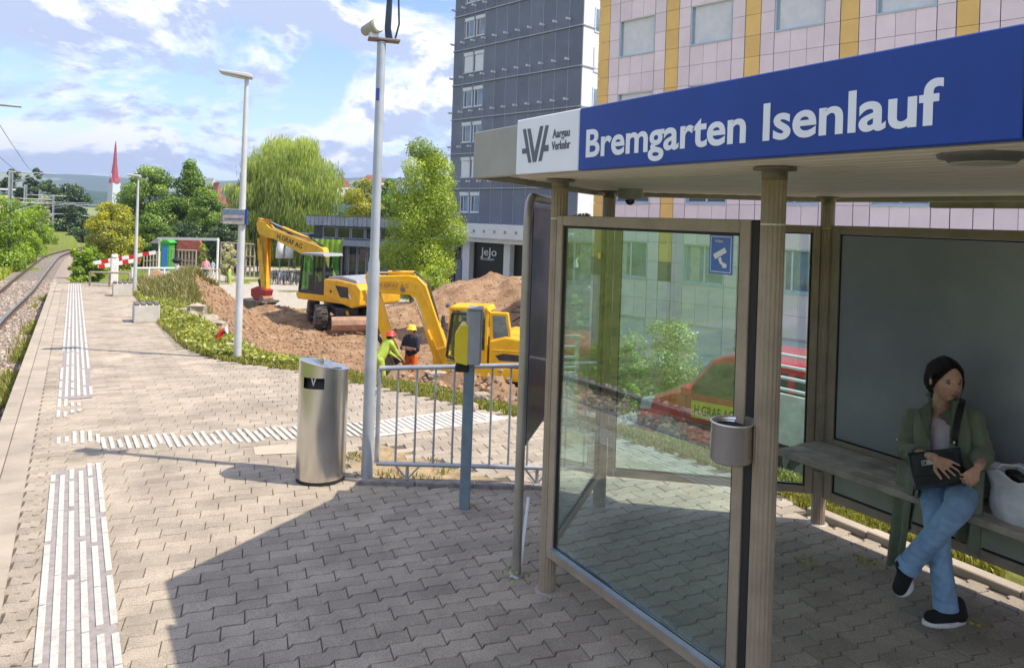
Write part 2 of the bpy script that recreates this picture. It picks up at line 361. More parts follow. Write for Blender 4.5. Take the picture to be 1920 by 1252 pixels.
def seg_d(x, y, a, b):
    a, b = np.array(a), np.array(b); ab = b - a; t = np.clip(((x - a[0]) * ab[0] + (y - a[1]) * ab[1]) / (ab @ ab), 0, 1)
    return np.hypot(x - a[0] - ab[0] * t, y - a[1] - ab[1] * t)
def terrain(x, y):
    x = np.atleast_1d(np.asarray(x, float)); y = np.atleast_1d(np.asarray(y, float))
    d = edge_d(x, y); g0 = gz(y)
    plain = -2.72 - .012 * np.clip(y - 30, 0, 60) + 1.28 * sst(14, 9.5, y) * sst(5.5, 7.5, x)
    base = np.where(y < 29.6, g0, gz(29.6) - .02 * (y - 29.6))
    s = sst(.15, 5.6 - 1.6 * sst(9.5, 7.5, y), d)
    z = base * (1 - s) + np.minimum(plain, base) * s
    # grassy bank running off the platform's far end
    z += .95 * np.exp(-(seg_d(x, y, (2.2, 24), (5.6, 31.4)) / 1.3) ** 2) * sst(.3, 2.2, d)
    soil = soilmask(x, y)
    for mx_, my_, h, rx, ry in MOUNDS:
        rr = np.hypot((x - mx_) / rx, (y - my_) / ry); z += h * np.clip(1 - rr, 0, 1) ** .85 * (1 + .25 * fbm(x, y, 1.2)) * (rr < 1)
    # spoil heaped along the platform edge
    m = np.exp(-((d - 1.7) / .62) ** 2) * sst(11.6, 10.4, y) * sst(5.6, 6.6, y) * (x > 3)
    z += m * (.10 + .18 * sst(4.0, 5.2, x) + .8 * fbm(x, y, 1.6, 3) + .45 * fbm(x + 9, y, 5.5, 4))
    # trench
    td = seg_d(x, y, (6.6, 18.9), (8.6, 15.6)); z -= .55 * sst(1.4, .7, td)
    z += soil * (.22 * fbm(x, y, .55, 3) * sst(.6, 2.5, d) + .30 * fbm(x, y, 1.9, 5, .6) * sst(.5, 1.5, d))
    z += (1 - soil) * .06 * fbm(x, y, 1.5) * sst(.1, 1, d)
    # track side
    L_ = sst(-.6, -.64, x); tz = trackz(y); z = np.where(x < -.6, tz, z)
    bank = sst(-3.7, -8, x) * 1.5 + sst(-8, -30, x) * 3
    z = np.where(x < -3.5, tz + .1 * fbm(x, y, 2) + bank * sst(-3.5, -5, x), z)
    z = np.where((x > -.6) & (y > 29.6) & (x < .6), np.maximum(z, trackz(y)) * 0 + trackz(y) * sst(.7, -.2, x) + z * (1 - sst(.7, -.2, x)), z)
    return z
def trackz(y): return np.where(np.asarray(y) < 60, gz(y) - .46, gz(60) - .46 - .022 * (np.asarray(y) - 60) * np.exp(-np.clip((np.asarray(y) - 60) / 80, 0, 9)))
def inpoly(x, y, P):
    c = np.zeros(np.shape(x), bool); j = len(P) - 1
    for i in range(len(P)):
        xi, yi = P[i]; xj, yj = P[j]
        if yi != yj: c ^= ((yi > y) != (yj > y)) & (x < (xj - xi) * (y - yi) / (yj - yi) + xi)
        j = i
    return c
SOILP = [(3.2, 14), (2.6, 17.5), (3.7, 27), (4.6, 31.5), (7, 33.2), (9.4, 36.5), (14, 38), (19, 38.5), (25, 36), (25, 26), (17, 16.5), (12, 11.5), (8.4, 9.6), (6.2, 8.0), (4.9, 7.4), (3.4, 10.8)]
def soilmask(x, y):
    jx = fbm(x, y, .8, 4) * 1.6; jy = fbm(x + 40, y, .8, 4) * 1.6
    a = inpoly(x + jx, y + jy, SOILP) & (edge_d(x, y) > .62 + .5 * fbm(x, y, 2.5) + .45 * sst(12, 15, np.asarray(y, float)))
    b = np.zeros(np.shape(x), bool)
    for mx_, my_, h, rx, ry in MOUNDS: b |= np.hypot((x + jx * .3 - mx_) / rx, (y + jy * .3 - my_) / ry) < .97
    return (a | b).astype(float)
def groundz(x, y): return float(terrain(x, y)[0])

def ground_mat():
    m = bpy.data.materials.new('open_ground'); m.use_nodes = True; t = m.node_tree; b = t.nodes['Principled BSDF']; g = N(t, 'ShaderNodeNewGeometry')
    def two(c1, c2, c3, s):
        n = N(t, 'ShaderNodeTexNoise', inp={'Scale': s, 'Detail': 9, 'Roughness': .68}); L(t, g.outputs['Position'], n.inputs['Vector']); return ramp(t, [(.3, c1), (.5, c2), (.7, c3)], n.outputs[0]).outputs[0]
    soil = two((.20, .115, .065), (.345, .22, .135), (.46, .33, .22), 1.7); grass = two((.075, .11, .02), (.17, .215, .04), (.30, .29, .09), 3.5)
    grav = two((.36, .32, .27), (.48, .43, .37), (.56, .52, .46), 5); ball = two((.20, .16, .135), (.35, .29, .25), (.49, .42, .37), 22)
    prev = grass
    for nm, c in (('gravel', grav), ('ballast', ball), ('soil', soil)):
        a = N(t, 'ShaderNodeAttribute', attribute_name=nm); mxx = N(t, 'ShaderNodeMix', data_type='RGBA'); L(t, a.outputs['Fac'], mxx.inputs[0]); L(t, prev, mxx.inputs[6]); L(t, c, mxx.inputs[7]); prev = mxx.outputs[2]
    L(t, prev, b.inputs['Base Color']); b.inputs['Roughness'].default_value = .95; b.inputs['Specular IOR Level'].default_value = .15
    nb = N(t, 'ShaderNodeTexNoise', inp={'Scale': 9, 'Detail': 10, 'Roughness': .75}); L(t, g.outputs['Position'], nb.inputs['Vector']); bu = N(t, 'ShaderNodeBump', inp={'Strength': .8, 'Distance': .12}); L(t, nb.outputs[0], bu.inputs['Height']); L(t, bu.outputs[0], b.inputs['Normal'])
    return m
GROUND = ground_mat()
def grid(xs, ys):
    X, Y = np.meshgrid(xs, ys); nx, ny = len(xs), len(ys); k = (np.arange(ny - 1)[:, None] * nx + np.arange(nx - 1)[None]).ravel()
    return X.ravel(), Y.ravel(), np.c_[k, k + 1, k + nx + 1, k + nx]
xs = np.concatenate([-60 - np.geomspace(1, 2400, 22)[::-1], np.arange(-60, -8, 2.0), np.arange(-8, -3.6, .4), np.arange(-3.5, -.7, .14), [-.66, -.64, -.615, -.59], np.arange(-.45, 3.2, .2), np.arange(3.2, 12.0, .12), np.arange(12, 26, .22), np.arange(26, 60, 1.5), 60 + np.geomspace(1, 2800, 24)])
ys = np.concatenate([-12 - np.geomspace(1, 900, 10)[::-1], np.arange(-12, 2, .6), np.arange(2, 22, .13), np.arange(22, 50, .25), np.arange(50, 110, 1.5), 110 + np.geomspace(2, 4200, 30)])
X, Y, Fq = grid(xs, ys); Z = terrain(X, Y); d = edge_d(X, Y)
Z = np.where((d < .12) & (X > -.6) & (Y < 29.5), gz(Y) - .16, Z)
Z = np.where(Y > 110, Z - .0 * Y, Z)
soil = soilmask(X, Y)
gravel = ((Y > 38.2 + fbm(X, Y, .3) * 3) & (X > 5.5) & (Y < 75) & (X < 60)).astype(float) * (fbm(X, Y, .25, 4) < .13); gravel = np.maximum(gravel, ((X > 8.2) & (Y < 9.6 + .55 * (X - 8.2)) & (X < 60) & (Y > -6)).astype(float) * (fbm(X + 5, Y, .5, 3) < .16))
CLV = np.vectorize(lambda y: -1.93 + .27 * float(sst(19, 33, np.array(y, float))) + .32 * (max(0, y - 30) / 34) ** 1.5 + (.004 * max(0, min(y, 200) - 60) ** 2))(Y)
ball = ((X < -.58) & (Y < 130) & (X > CLV - 1.02 + .15 * fbm(X, Y, 2))).astype(float); ball = np.maximum(ball, ((Y > 29.6) & (Y < 90) & (X < .7 + CLV + 1.4) & (X > CLV - 1.02)).astype(float))
bigmesh('ground', np.c_[X, Y, Z], Fq, GROUND, kind='structure', smooth=True, attrs={'soil': ('POINT', soil), 'gravel': ('POINT', gravel * (1 - soil)), 'ballast': ('POINT', ball)})

# ------------------------------------------------------------------ platform paving
platform = struct_root('platform_paving')
XL = -.26
m = MB()   # bed of sand under the stones, retaining wall towards the track, all round
pts = [(-.59, -4)] + [tuple(p) for p in EDGE[::1]] + [(-.59, 29.6)]
n = len(pts); top = [(x, y, gz(y) - .012) for x, y in pts]; bot = [(x, y, gz(y) - .62) for x, y in pts]
m.add(top + bot, [tuple(range(n)), tuple(range(n, 2 * n))[::-1]] + [((i + 1) % n, i, n + i, n + (i + 1) % n) for i in range(n)])
m.build('paving_bed', JOINT, platform)
m = MB()
m.add([(-.598, -4, gz(-4) - .05), (-.598, 29.6, gz(29.6) - .05), (-.598, 29.6, gz(29.6) - .6), (-.598, -4, gz(-4) - .6)], [(0, 1, 2, 3)])
m.build('platform_wall', mat('old_wall_concrete', (.16, .14, .125), .95, var=.25, scale=4, bump=.6), platform)

def paver_geo(Lb, w, gap=.0047, h=.02):
    a, q = w * .105, Lb * .06
    q = Lb * .052; a = w * .125; ol = [(-q, -a), (q, a), (Lb / 2 - q, -a), (Lb / 2 + q, a), (Lb - q, -a), (Lb + q, w + a), (Lb - q, w - a), (Lb / 2 + q, w + a), (Lb / 2 - q, w - a), (q, w + a)]
    ol = np.array(ol); c = ol.mean(0)
    def inset(t):
        o = ol.copy(); n = len(o)
        d1 = np.roll(o, -1, 0) - o; d0 = o - np.roll(o, 1, 0); n1 = np.c_[-d1[:, 1], d1[:, 0]]; n0 = np.c_[-d0[:, 1], d0[:, 0]]
        n1 /= np.linalg.norm(n1, axis=1)[:, None]; n0 /= np.linalg.norm(n0, axis=1)[:, None]; nn = n0 + n1; nn /= (nn * n1).sum(1)[:, None] * np.linalg.norm(nn, axis=1)[:, None] / np.linalg.norm(nn, axis=1)[:, None]
        return o + nn * t
    A = inset(gap / 2); B = inset(gap / 2 + .0035); k = len(A)
    V = np.vstack([np.c_[B, np.zeros(k)], np.c_[A, np.full(k, -.004)], np.c_[A, np.full(k, -h)]]); V[:, 0] -= Lb / 2; V[:, 1] -= w / 2
    F = [tuple(range(k))] + [((i + 1) % k, i, k + i, k + (i + 1) % k) for i in range(k)] + [(k + (i + 1) % k, k + i, 2 * k + i, 2 * k + (i + 1) % k) for i in range(k)]
    # top split into quads: outline is 12 points, fan as strips between the two long edges
    top = [(i, i + 1, k - 2 - i, k - 1 - i) for i in range(4)]
    F = top + F[1:]
    return V, F
LB, WB = .276, .1125
GV, GF = paver_geo(LB, WB); GF4 = np.array(GF)
shelf = math.atan(-.0225)
pv_me = bpy.data.meshes.new('paver'); pv_me.from_pydata(GV.tolist(), [], GF); pv_me.materials.append(PAVE)
DIRT = np.array([(2.12, 6.32), (2.10, 5.62), (2.75, 5.24), (3.15, 5.02), (2.55, 6.7)])
cand = []; j = 0; y = -1.2
while y < 29.5:
    off = (j % 2) * LB / 2; xmax = float(edge_x(y)); i0 = math.floor((XL - off) / LB) - 1
    x = i0 * LB + off
    while x < xmax:
        xc = x + LB / 2
        if XL + .01 < xc and float(edge_d(xc, y)[0]) < -.06 and not bool(inpoly(np.array(xc), np.array(y), DIRT)): cand.append((xc, y))
        x += LB
    y += WB; j += 1
halfs = []
y = -1.2; j = 0
while y < 29.5:
    if j % 2 == 1: halfs.append((XL + .063, y))
    y += WB; j += 1
cand = np.array(cand); print('pavers', len(cand))
def vis(px, py):
    p = proj(px, py, gz(py))
    if p is None: return 1e9
    return p[2] if (-20 < p[0] < 1940 and 0 < p[1] < 1290 and not (p[0] > 1045 and p[1] < 1000)) else 1e9
dist = np.array([vis(*c) for c in cand]); order = np.argsort(dist); near, far = cand[order[:300]], cand[order[300:]]
def jit(): return rnd.uniform(-.0022, .0022), rnd.uniform(-.012, .012), rnd.uniform(-.008, .008)
for x, y in near:
    o = bpy.data.objects.new('paver', pv_me); COL.objects.link(o); o.parent = platform; dz, rx, rz = jit(); o.location = (x, y, gz(y) + dz); o.rotation_euler = (shelf + rx, rx * .6, rz)
k = len(GV); nf = len(far); V = np.tile(GV, (nf, 1)).reshape(nf, k, 3); tl = rng.normal(0, .009, (nf, 2)); V = V.copy()
ca, sa = np.cos(tl[:, 0] * .7), np.sin(tl[:, 0] * .7); xx = V[:, :, 0] * ca[:, None] - V[:, :, 1] * sa[:, None]; yy = V[:, :, 0] * sa[:, None] + V[:, :, 1] * ca[:, None]
zz_ = V[:, :, 2] - .0225 * yy + tl[:, 1][:, None] * xx + rng.uniform(-.002, .002, nf)[:, None]
V = np.stack([xx + far[:, 0][:, None], yy + far[:, 1][:, None], zz_ + gz(far[:, 1])[:, None]], 2).reshape(-1, 3)
Fall = (np.tile(GF4, (nf, 1)).reshape(nf, -1, 4) + (np.arange(nf) * k)[:, None, None]).reshape(-1, 4)
HV_, HF_ = paver_geo(.118, WB); HV_[:, 0] = np.clip(HV_[:, 0], -.064, .2); hq = np.array(halfs); nh = len(hq); kk = len(HV_)
HVt = np.tile(HV_, (nh, 1)).reshape(nh, kk, 3); HVt[:, :, 2] -= .0225 * HVt[:, :, 1]; HVt[:, :, 0] += hq[:, 0][:, None]; HVt[:, :, 2] += gz(hq[:, 1])[:, None]; HVt[:, :, 1] += hq[:, 1][:, None]
Fall = np.vstack([Fall, (np.tile(np.array(HF_), (nh, 1)).reshape(nh, -1, 4) + (np.arange(nh) * kk)[:, None, None]).reshape(-1, 4) + len(V)]); V = np.vstack([V, HVt.reshape(-1, 3)])
bigmesh('pavers', V, Fall, PAVE, platform, kind='stuff', attrs={'tint': ('POINT', np.concatenate([np.repeat(rng.random(nf), k), np.repeat(rng.random(nh), kk)]))})
# edge slabs: a narrow outer row and a wider inner row
for nm, x0, x1, ln in (('edge_slab', -.592, -.452, .98), ('lane_slab', -.446, -.268, .285)):
    me = MB().box((0, 0, -.03), (x1 - x0, ln - .007, .06)).build(nm, SLAB, None, bevel=.004); base = me.data; bpy.data.objects.remove(me)
    y = 1.5 if ln < .5 else -1.0; cnt = 0
    while y < 29.4:
        if cnt < 130 or ln > .5:
            o = bpy.data.objects.new(nm, base); COL.objects.link(o); o.parent = platform; o.location = ((x0 + x1) / 2, y + ln / 2, gz(y + ln / 2) + rnd.uniform(-.002, .002) + .001); o.rotation_euler = (shelf, rnd.uniform(-.006, .006), rnd.uniform(-.002, .002))
        y += ln; cnt += 1
# kerb stones along the far end of the platform and by the fence
m_kerb = mat('kerb_granite', (.27, .25, .235), .85, var=.2, scale=20, bump=.4)
p0, p1 = np.array([2.02, 5.66]), np.array([3.62, 4.66])
for i in range(4):
    a = p0 + (p1 - p0) * i / 4; b = p0 + (p1 - p0) * (i + 1) / 4; MB().bar((*a, gz(a[1]) + .004), (*(b - (b - a) * .015), gz(b[1]) + .004), .07, .06).build('kerb_stone', m_kerb, platform, bevel=.006)
for i in range(3):
    MB().box((-.45 + 1.05 * i / 1.5 + .35, 29.63, gz(29.6) - .08), (.69, .09, .2)).build('kerb_stone', m_kerb, platform, bevel=.008)
# back row of sunlit kerb slabs behind the shelter
y = 1.6
while y < 3.5: MB().box((4.80, y + .24, gz(y) + .0), (.1, .475, .07)).build('kerb_stone', SLAB, platform, bevel=.006); y += .48

# tactile guide strips
tact = struct_root('tactile_paving')
sx = np.linspace(-.085, .235, 6); sw = .033
def strip(x0, y0, x1, y1, w=sw):
    zc = lambda y: gz(y) + .0075
    m = MB(); d = np.array([x1 - x0, y1 - y0]); l = np.linalg.norm(d); d /= l; nrm = np.array([-d[1], d[0]]) * w / 2
    c = [np.array([x0, y0]) - nrm, np.array([x1, y1]) - nrm, np.array([x1, y1]) + nrm, np.array([x0, y0]) + nrm]
    m.add([(*p, zc(p[1]) + .003) for p in c] + [(*p, zc(p[1]) - .006) for p in c], [(0, 1, 2, 3)[::-1], (0, 4, 5, 1)[::-1], (1, 5, 6, 2)[::-1], (2, 6, 7, 3)[::-1], (3, 7, 4, 0)[::-1]])
    V = np.vstack(m.v)
    # keep normals outwards
    a = np.cross(V[1] - V[0], V[2] - V[0]); 
    if a[2] > 0: m.f = [f[::-1] for f in m.f]
    return m.build('guide_strip', WHITE, tact)
m = MB()
def sheet(m, poly, dz):
    m.add([(x, y, gz(y) + dz) for x, y in poly], [tuple(range(len(poly)))]); return m
sheet(m, [(-.085, 1.0), (.245, 1.0), (.245, 7.05), (-.085, 7.05)], .0035); m.build('guide_band', GREYMARK, tact)
sheet(MB(), [(-.085, 9.9), (.245, 9.9), (.245, 29.3), (-.085, 29.3)], .0035).build('guide_band', GREYMARK, tact)
for i, x in enumerate(sx):
    y = 1.2 + rnd.random() * .3; end = 7.08 + [0, .05, .1, .12, .22, .2][i] - .15
    while y < end:
        l = rnd.choice([.45, .6, .85, 1.1]) if i < 4 else rnd.choice([.3, .45, .6]); e = min(y + l, end)
        if e - y > .06: strip(x, y, x, e)
        y = e + (rnd.choice([.012, .012, .06, .10]) if i in (0, 1, 3) else rnd.choice([.012, .07, .1]))
    for a, b in ([(7.92, 8.15)], [(7.95, 8.15)], [(7.85, 8.32)], [(7.85, 8.33)], [(7.87, 8.28)], [(7.8, 8.12)])[i]: strip(x + .02, a, x + .02, b)
    segs = [[(9.0, 9.35), (9.5, 9.95)], [(9.0, 9.25), (9.5, 9.9)], [(9.15, 9.3), (9.5, 9.7)], [(9.2, 9.32), (9.5, 9.66)], [], []][i]
    for a, b in segs: strip(x, a, x, b)
    y = 10.05
    while y < 29.2:
        l = rnd.uniform(.7, 1.5) if y > 14 else rnd.uniform(.3, .9); e = min(y + l, 29.2); ok = not (y < 12.6 and i == 5 and rnd.random() < .4) and not (y > 11.9 and y < 13.5 and i == 0)
        if ok: strip(x, y, x, e)
        y = e + (.015 if rnd.random() < .7 else .12)
# branch: short bars running across, out to the gap in the fence
x = .30
while x < 4.0:
    yb = np.interp(x, [.28, 1.04, 1.9, 2.5, 3.6, 4.15], [7.56, 7.27, 7.12, 6.95, 6.85, 6.95]); yt = np.interp(x, [.28, 2.0, 2.9, 3.84], [7.98, 7.60, 7.4, 7.4])
    r = rnd.random(); a, b = (yb, yt) if r > .4 else ((yb + .14, yt) if r > .2 else (yb + .04, yt - .12))
    strip(x, a, x - .01, b, .034); x += .066
sheet(MB(), [(2.55, 6.86), (3.6, 6.84), (4.2, 6.9), (4.05, 7.25), (3.84, 7.5), (2.9, 7.45), (2.6, 7.3)], .0035).build('light_paving_patch', mat('pale_patch', (.50, .47, .44), .9, var=.08, scale=9, bump=.3), tact)
sheet(MB(), [tuple(p) for p in DIRT], -.004).build('bare_earth_patch', mat('dry_earth', (.36, .27, .15), .95, var=.25, scale=8, bump=.9, bscale=30), platform)
pp = [on_g(475, 838), on_g(555, 832), on_g(556, 850), on_g(478, 853)]
sheet(MB(), [(p[0], p[1]) for p in pp], .0035).build('repair_patch', mat('pale_repair', (.44, .38, .30), .9, var=.05, scale=9), platform)

# ------------------------------------------------------------------ track
track = struct_root('railway_track')
def cl(y): return -1.93 + .27 * float(sst(19, 33, np.array(y, float))) + .32 * (max(0, y - 30) / 34) ** 1.5 + (.004 * max(0, y - 60) ** 2)
RUST = mat('rail_rust', (.15, .095, .07), .8, metal=.3, var=.25, scale=20, bump=.3); SHINE = mat('rail_head', (.55, .53, .51), .28, metal=1, var=.1)
ysr = list(np.arange(4, 62, 2.0)) + list(np.arange(62, 130, 3.0))
for s in (-.48, .48):
    m = MB(); prof = [(-.06, 0), (.06, 0), (.06, .02), (.012, .035), (.012, .095), (.034, .105), (.034, .135), (-.034, .135), (-.034, .105), (-.012, .095), (-.012, .035), (-.06, .02)]
    rings = []
    for y in ysr:
        zc = float(trackz(y)) + .02; rings += [(cl(y) + s + a, y, zc + b) for a, b in prof]
    n = 12; f = []; 
    m.add(rings, [(k * n + i, (k + 1) * n + i, (k + 1) * n + (i + 1) % n, k * n + (i + 1) % n) for k in range(len(ysr) - 1) for i in range(n)], 0)
    m.m = [1 if (q % 12) in (6,) else 0 for q in range(len(m.f))]
    m.build('rail', [RUST, SHINE], track)
SLP = mat('sleeper_concrete', (.24, .215, .19), .95, var=.2, scale=12, bump=.5); smb = MB().box((0, 0, 0), (1.75, .24, .16)).build('sleeper', SLP, None, bevel=.015); sme = smb.data; bpy.data.objects.remove(smb)
for i in range(110):
    y = 5 + i * .66; o = bpy.data.objects.new('sleeper', sme); COL.objects.link(o); o.parent = track; o.location = (cl(y), y, float(trackz(y)) - .055); o.rotation_euler = (shelf, 0, 0)
# ballast stones
def stones(n, xr, yr, zf, s0, s1, name, mt, kind='stuff', parent=None, bury=.3):
    base = np.array([(0, 0, 1), (.9, 0, .3), (.3, .85, .3), (-.75, .5, .3), (-.7, -.55, .25), (.3, -.9, .3), (.7, .5, -.5), (-.4, .7, -.5), (-.8, -.1, -.5), (-.2, -.8, -.5), (.75, -.4, -.5)])
    tri = [(0, 1, 2), (0, 2, 3), (0, 3, 4), (0, 4, 5), (0, 5, 1), (1, 6, 2), (2, 7, 3), (3, 8, 4), (4, 9, 5), (5, 10, 1), (1, 10, 6), (2, 6, 7), (3, 7, 8), (4, 8, 9), (5, 9, 10)]
    x = xr(n) if callable(xr) else rng.uniform(*xr, n); y = yr(n) if callable(yr) else rng.uniform(*yr, n); s = rng.uniform(s0, s1, n)
    a = rng.uniform(0, 6.28, n); P = base[None] * s[:, None, None] * (1 + rng.normal(0, .14, (n, 11, 3))) * rng.uniform(.6, 1.2, (n, 1, 3))
    c, q = np.cos(a)[:, None], np.sin(a)[:, None]; Q = np.stack([P[:, :, 0] * c - P[:, :, 1] * q + x[:, None], P[:, :, 0] * q + P[:, :, 1] * c + y[:, None], P[:, :, 2] + zf(x, y)[:, None] + (s * (.5 - bury))[:, None]], 2).reshape(-1, 3)
    F = (np.array(tri)[None] + (np.arange(n) * 11)[:, None, None]).reshape(-1, 3)
    return bigmesh(name, Q, F, mt, parent, kind=kind, attrs={'tint': ('POINT', np.repeat(rng.random(n), 11))})
BAL = mat('ballast_stone', (.36, .29, .24), .9, var=.3, scale=9, attr='tint', objvar=.55)
stones(15000, (-3.0, -.62), lambda n: 4 + 34 * rng.random(n) ** 1.5, lambda x, y: trackz(y), .022, .05, 'ballast', BAL, parent=track)
CLOD = mat('soil_clod', (.33, .215, .13), .95, var=.3, scale=6, attr='tint', objvar=.4)
def soil_pts(n):
    out = []
    while sum(len(o) for o in out) < n:
        x = rng.uniform(2, 24, 6000); y = rng.uniform(5.5, 39, 6000); k = (soilmask(x, y) > 0) & (rng.random(6000) < np.exp(-edge_d(x, y) / 9)); out.append(np.c_[x, y][k])
    return np.vstack(out)[:n]
sp = soil_pts(9000)
stones(len(sp), lambda n: sp[:, 0], lambda n: sp[:, 1], lambda x, y: terrain(x, y), .015, .06, 'soil_clods', CLOD)
# ------------------------------------------------------------------ grass and weeds (blades with real width, scattered as stuff)
def blades(name, x, y, z, h, mt, w=.012, lean=.35, tint=None, per=1):
    n = len(x); a = rng.uniform(0, 6.28, n); hh = h * rng.uniform(.55, 1.3, n); ww = w * rng.uniform(.7, 1.4, n)
    l = rng.uniform(0, lean, n) * hh; b = rng.uniform(0, 6.28, n); cx, sx_ = np.cos(a) * ww, np.sin(a) * ww; lx, ly = np.cos(b) * l, np.sin(b) * l
    V = np.stack([np.c_[x - cx, y - sx_, z - .01], np.c_[x + cx, y + sx_, z - .01], np.c_[x + cx * .7 + lx * .4, y + sx_ * .7 + ly * .4, z + hh * .6], np.c_[x - cx * .7 + lx * .4, y - sx_ * .7 + ly * .4, z + hh * .6], np.c_[x + lx * 1.3, y + ly * 1.3, z + hh]], 1).reshape(-1, 3)
    k = np.arange(n) * 5; F = np.vstack([np.c_[k, k + 1, k + 2], np.c_[k, k + 2, k + 3], np.c_[k + 3, k + 2, k + 4]])
    t = np.repeat(rng.random(n) if tint is None else tint, 5)
    return bigmesh(name, V, F, mt, kind='stuff', attrs={'tint': ('POINT', t)})
GRASS = leafmat('grass_blade', (.11, .14, .025, 1), (.42, .41, .10, 1), .3)
DRY = leafmat('tall_grass', (.12, .13, .035, 1), (.36, .33, .13, 1), .3)
pts = []
while sum(map(len, pts)) < 52000:
    t = rng.random(9000) ** 1.3; y = 3.0 + 27 * t; x = edge_x(y) + rng.uniform(-.05, 2.2, 9000); d = edge_d(x, y); pr = np.where(d < .9, 1, .4) * np.where((y < 12) & (d > .55), .12, 1)
    k = (d > -.04) & (rng.random(9000) < pr * (.35 + 1.3 * np.clip(fbm(x, y, 1.4, 3) + .4, 0, 1))) & ((soilmask(x, y) < .5) | (rng.random(9000) < .04)); pts.append(np.c_[x, y][k])
p = np.vstack(pts)[:52000]; blades('grass', p[:, 0], p[:, 1], terrain(p[:, 0], p[:, 1]), .035 + .05 * sst(9, 14, p[:, 1]), GRASS, .009)
# broad-leaved ground cover along the verge
def leaflets(name, x, y, z, s, mt, kind='stuff', parent=None, up=.6, tint=None):
    n = len(x); d = rng.normal(0, 1, (n, 3)); d[:, 2] = np.abs(d[:, 2]) + up; d /= np.linalg.norm(d, axis=1)[:, None]
    a = np.cross(d, rng.normal(0, 1, (n, 3))); a /= np.linalg.norm(a, axis=1)[:, None]; b = np.cross(d, a); s = s * rng.uniform(.6, 1.35, n)[:, None]
    P = np.c_[x, y, z]; V = np.stack([P - a * s, P - b * s * .55, P + a * s, P + b * s * .55], 1).reshape(-1, 3); k = np.arange(n) * 4
    return bigmesh(name, V, np.c_[k, k + 1, k + 2, k + 3], mt, parent, kind=kind, attrs={'tint': ('POINT', np.repeat(rng.random(n) if tint is None else tint, 4))})
LEAFY = leafmat('weed_leaf', (.11, .16, .018, 1), (.46, .47, .08, 1), .35)
y = 11 + 19 * rng.random(26000) ** 1.1; x = edge_x(y) + np.abs(rng.normal(0, .8, 26000)); k = (edge_d(x, y) > .0) & (fbm(x, y, 1.8, 3) > -.12) & (soilmask(x, y) < .5); x, y = x[k], y[k]
leaflets('ground_cover', x, y, terrain(x, y) + rng.uniform(.01, .12, len(x)), .035, LEAFY)
# tall grass on the bank beyond the platform end
a, b = np.array([2.4, 23.5]), np.array([6.2, 33.0]); t = rng.random(30000); q = a + (b - a) * t[:, None] + rng.normal(0, 1.0, (30000, 2)) * np.array([.9, .9]); k = (edge_d(q[:, 0], q[:, 1]) > .15) & (soilmask(q[:, 0], q[:, 1]) < .5); q = q[k]
blades('tall_grass', q[:, 0], q[:, 1], terrain(q[:, 0], q[:, 1]), .34, DRY, .016, .5)
# trackside: weeds against the platform wall, meadow left of the track
y = 5 + 24 * rng.random(9000) ** 1.2; x = -.64 - np.abs(rng.normal(0, .13, 9000)); k = fbm(x * 3, y, .9, 3) > -.02; x, y = x[k], y[k]
blades('trackside_weeds', x, y, trackz(y), .15, GRASS, .011, .5)
y = 20 + 60 * rng.random(52000) ** 1.4; x = -2.95 + .27 * sst(19, 33, y) + .32 * (np.clip(y - 30, 0, 99) / 34) ** 1.5 - 7 * rng.random(52000) ** 1.4; blades('meadow_grass', x, y, terrain(x, y), .3, leafmat('meadow', (.17, .25, .02, 1), (.46, .52, .07, 1), .35), .03, .5)
# weeds in the joints, by posts
def weed(x, y, n=26, r=.06, h=.05, label=None):
    ang = rng.uniform(0, 6.28, n); rr = r * np.sqrt(rng.random(n)); px, py = x + rr * np.cos(ang), y + rr * np.sin(ang)
    return leaflets('weed', px, py, gz(py) + rng.uniform(.004, h, n), .011, LEAFY, kind=None)
wl = [(2.30, 3.66, 40, .09, 'small green weed at the foot of the steel frame leg'), (2.44, 3.52, 30, .06, 'weed sprouting beside the foot of the left fluted post'), (2.60, 4.82, 26, .09, 'weeds around the base of the ticket machine post'), (2.75, 4.35, 22, .05, 'small weed in the shaded pavers right of the ticket machine post'),
      (4.0, 2.95, 40, .07, 'weed on the dark shelter floor in front of the bench'), (4.18, 2.02, 34, .08, 'leafy weed right of the seated woman\'s standing foot'), (3.35, 4.75, 26, .05, 'weed under the right end of the railing'), (4.35, 2.75, 50, .08, 'weed clump under the bench near the rear paving joint')]
for x, y, n, r, lb in wl: single(weed(x, y, n, r), lb, 'weed')
y = 1.4 + 2.6 * rng.random(9000); x = 4.9 + .45 * rng.random(9000) ** .9; k = fbm(x * 2, y * 2, 1.6, 3) > -.06; x, y = x[k], y[k]
blades('verge_grass', x, y, terrain(x, y), .07, GRASS, .008, .6)
x = rng.uniform(4.88, 5.9, 9000); y = rng.uniform(3.4, 7.2, 9000); k = (edge_d(x, y) > 0) & (edge_d(x, y) < .75) & (fbm(x, y, 2, 3) > -.1); blades('verge_grass', x[k], y[k], terrain(x[k], y[k]), .05, GRASS, .008, .6)
x = rng.uniform(2.1, 3.1, 1500); y = rng.uniform(5.0, 6.7, 1500); k = inpoly(x, y, DIRT) & (fbm(x, y, 3, 3) > .03); blades('dry_grass', x[k], y[k], gz(y[k]), .04, DRY, .006, .8)
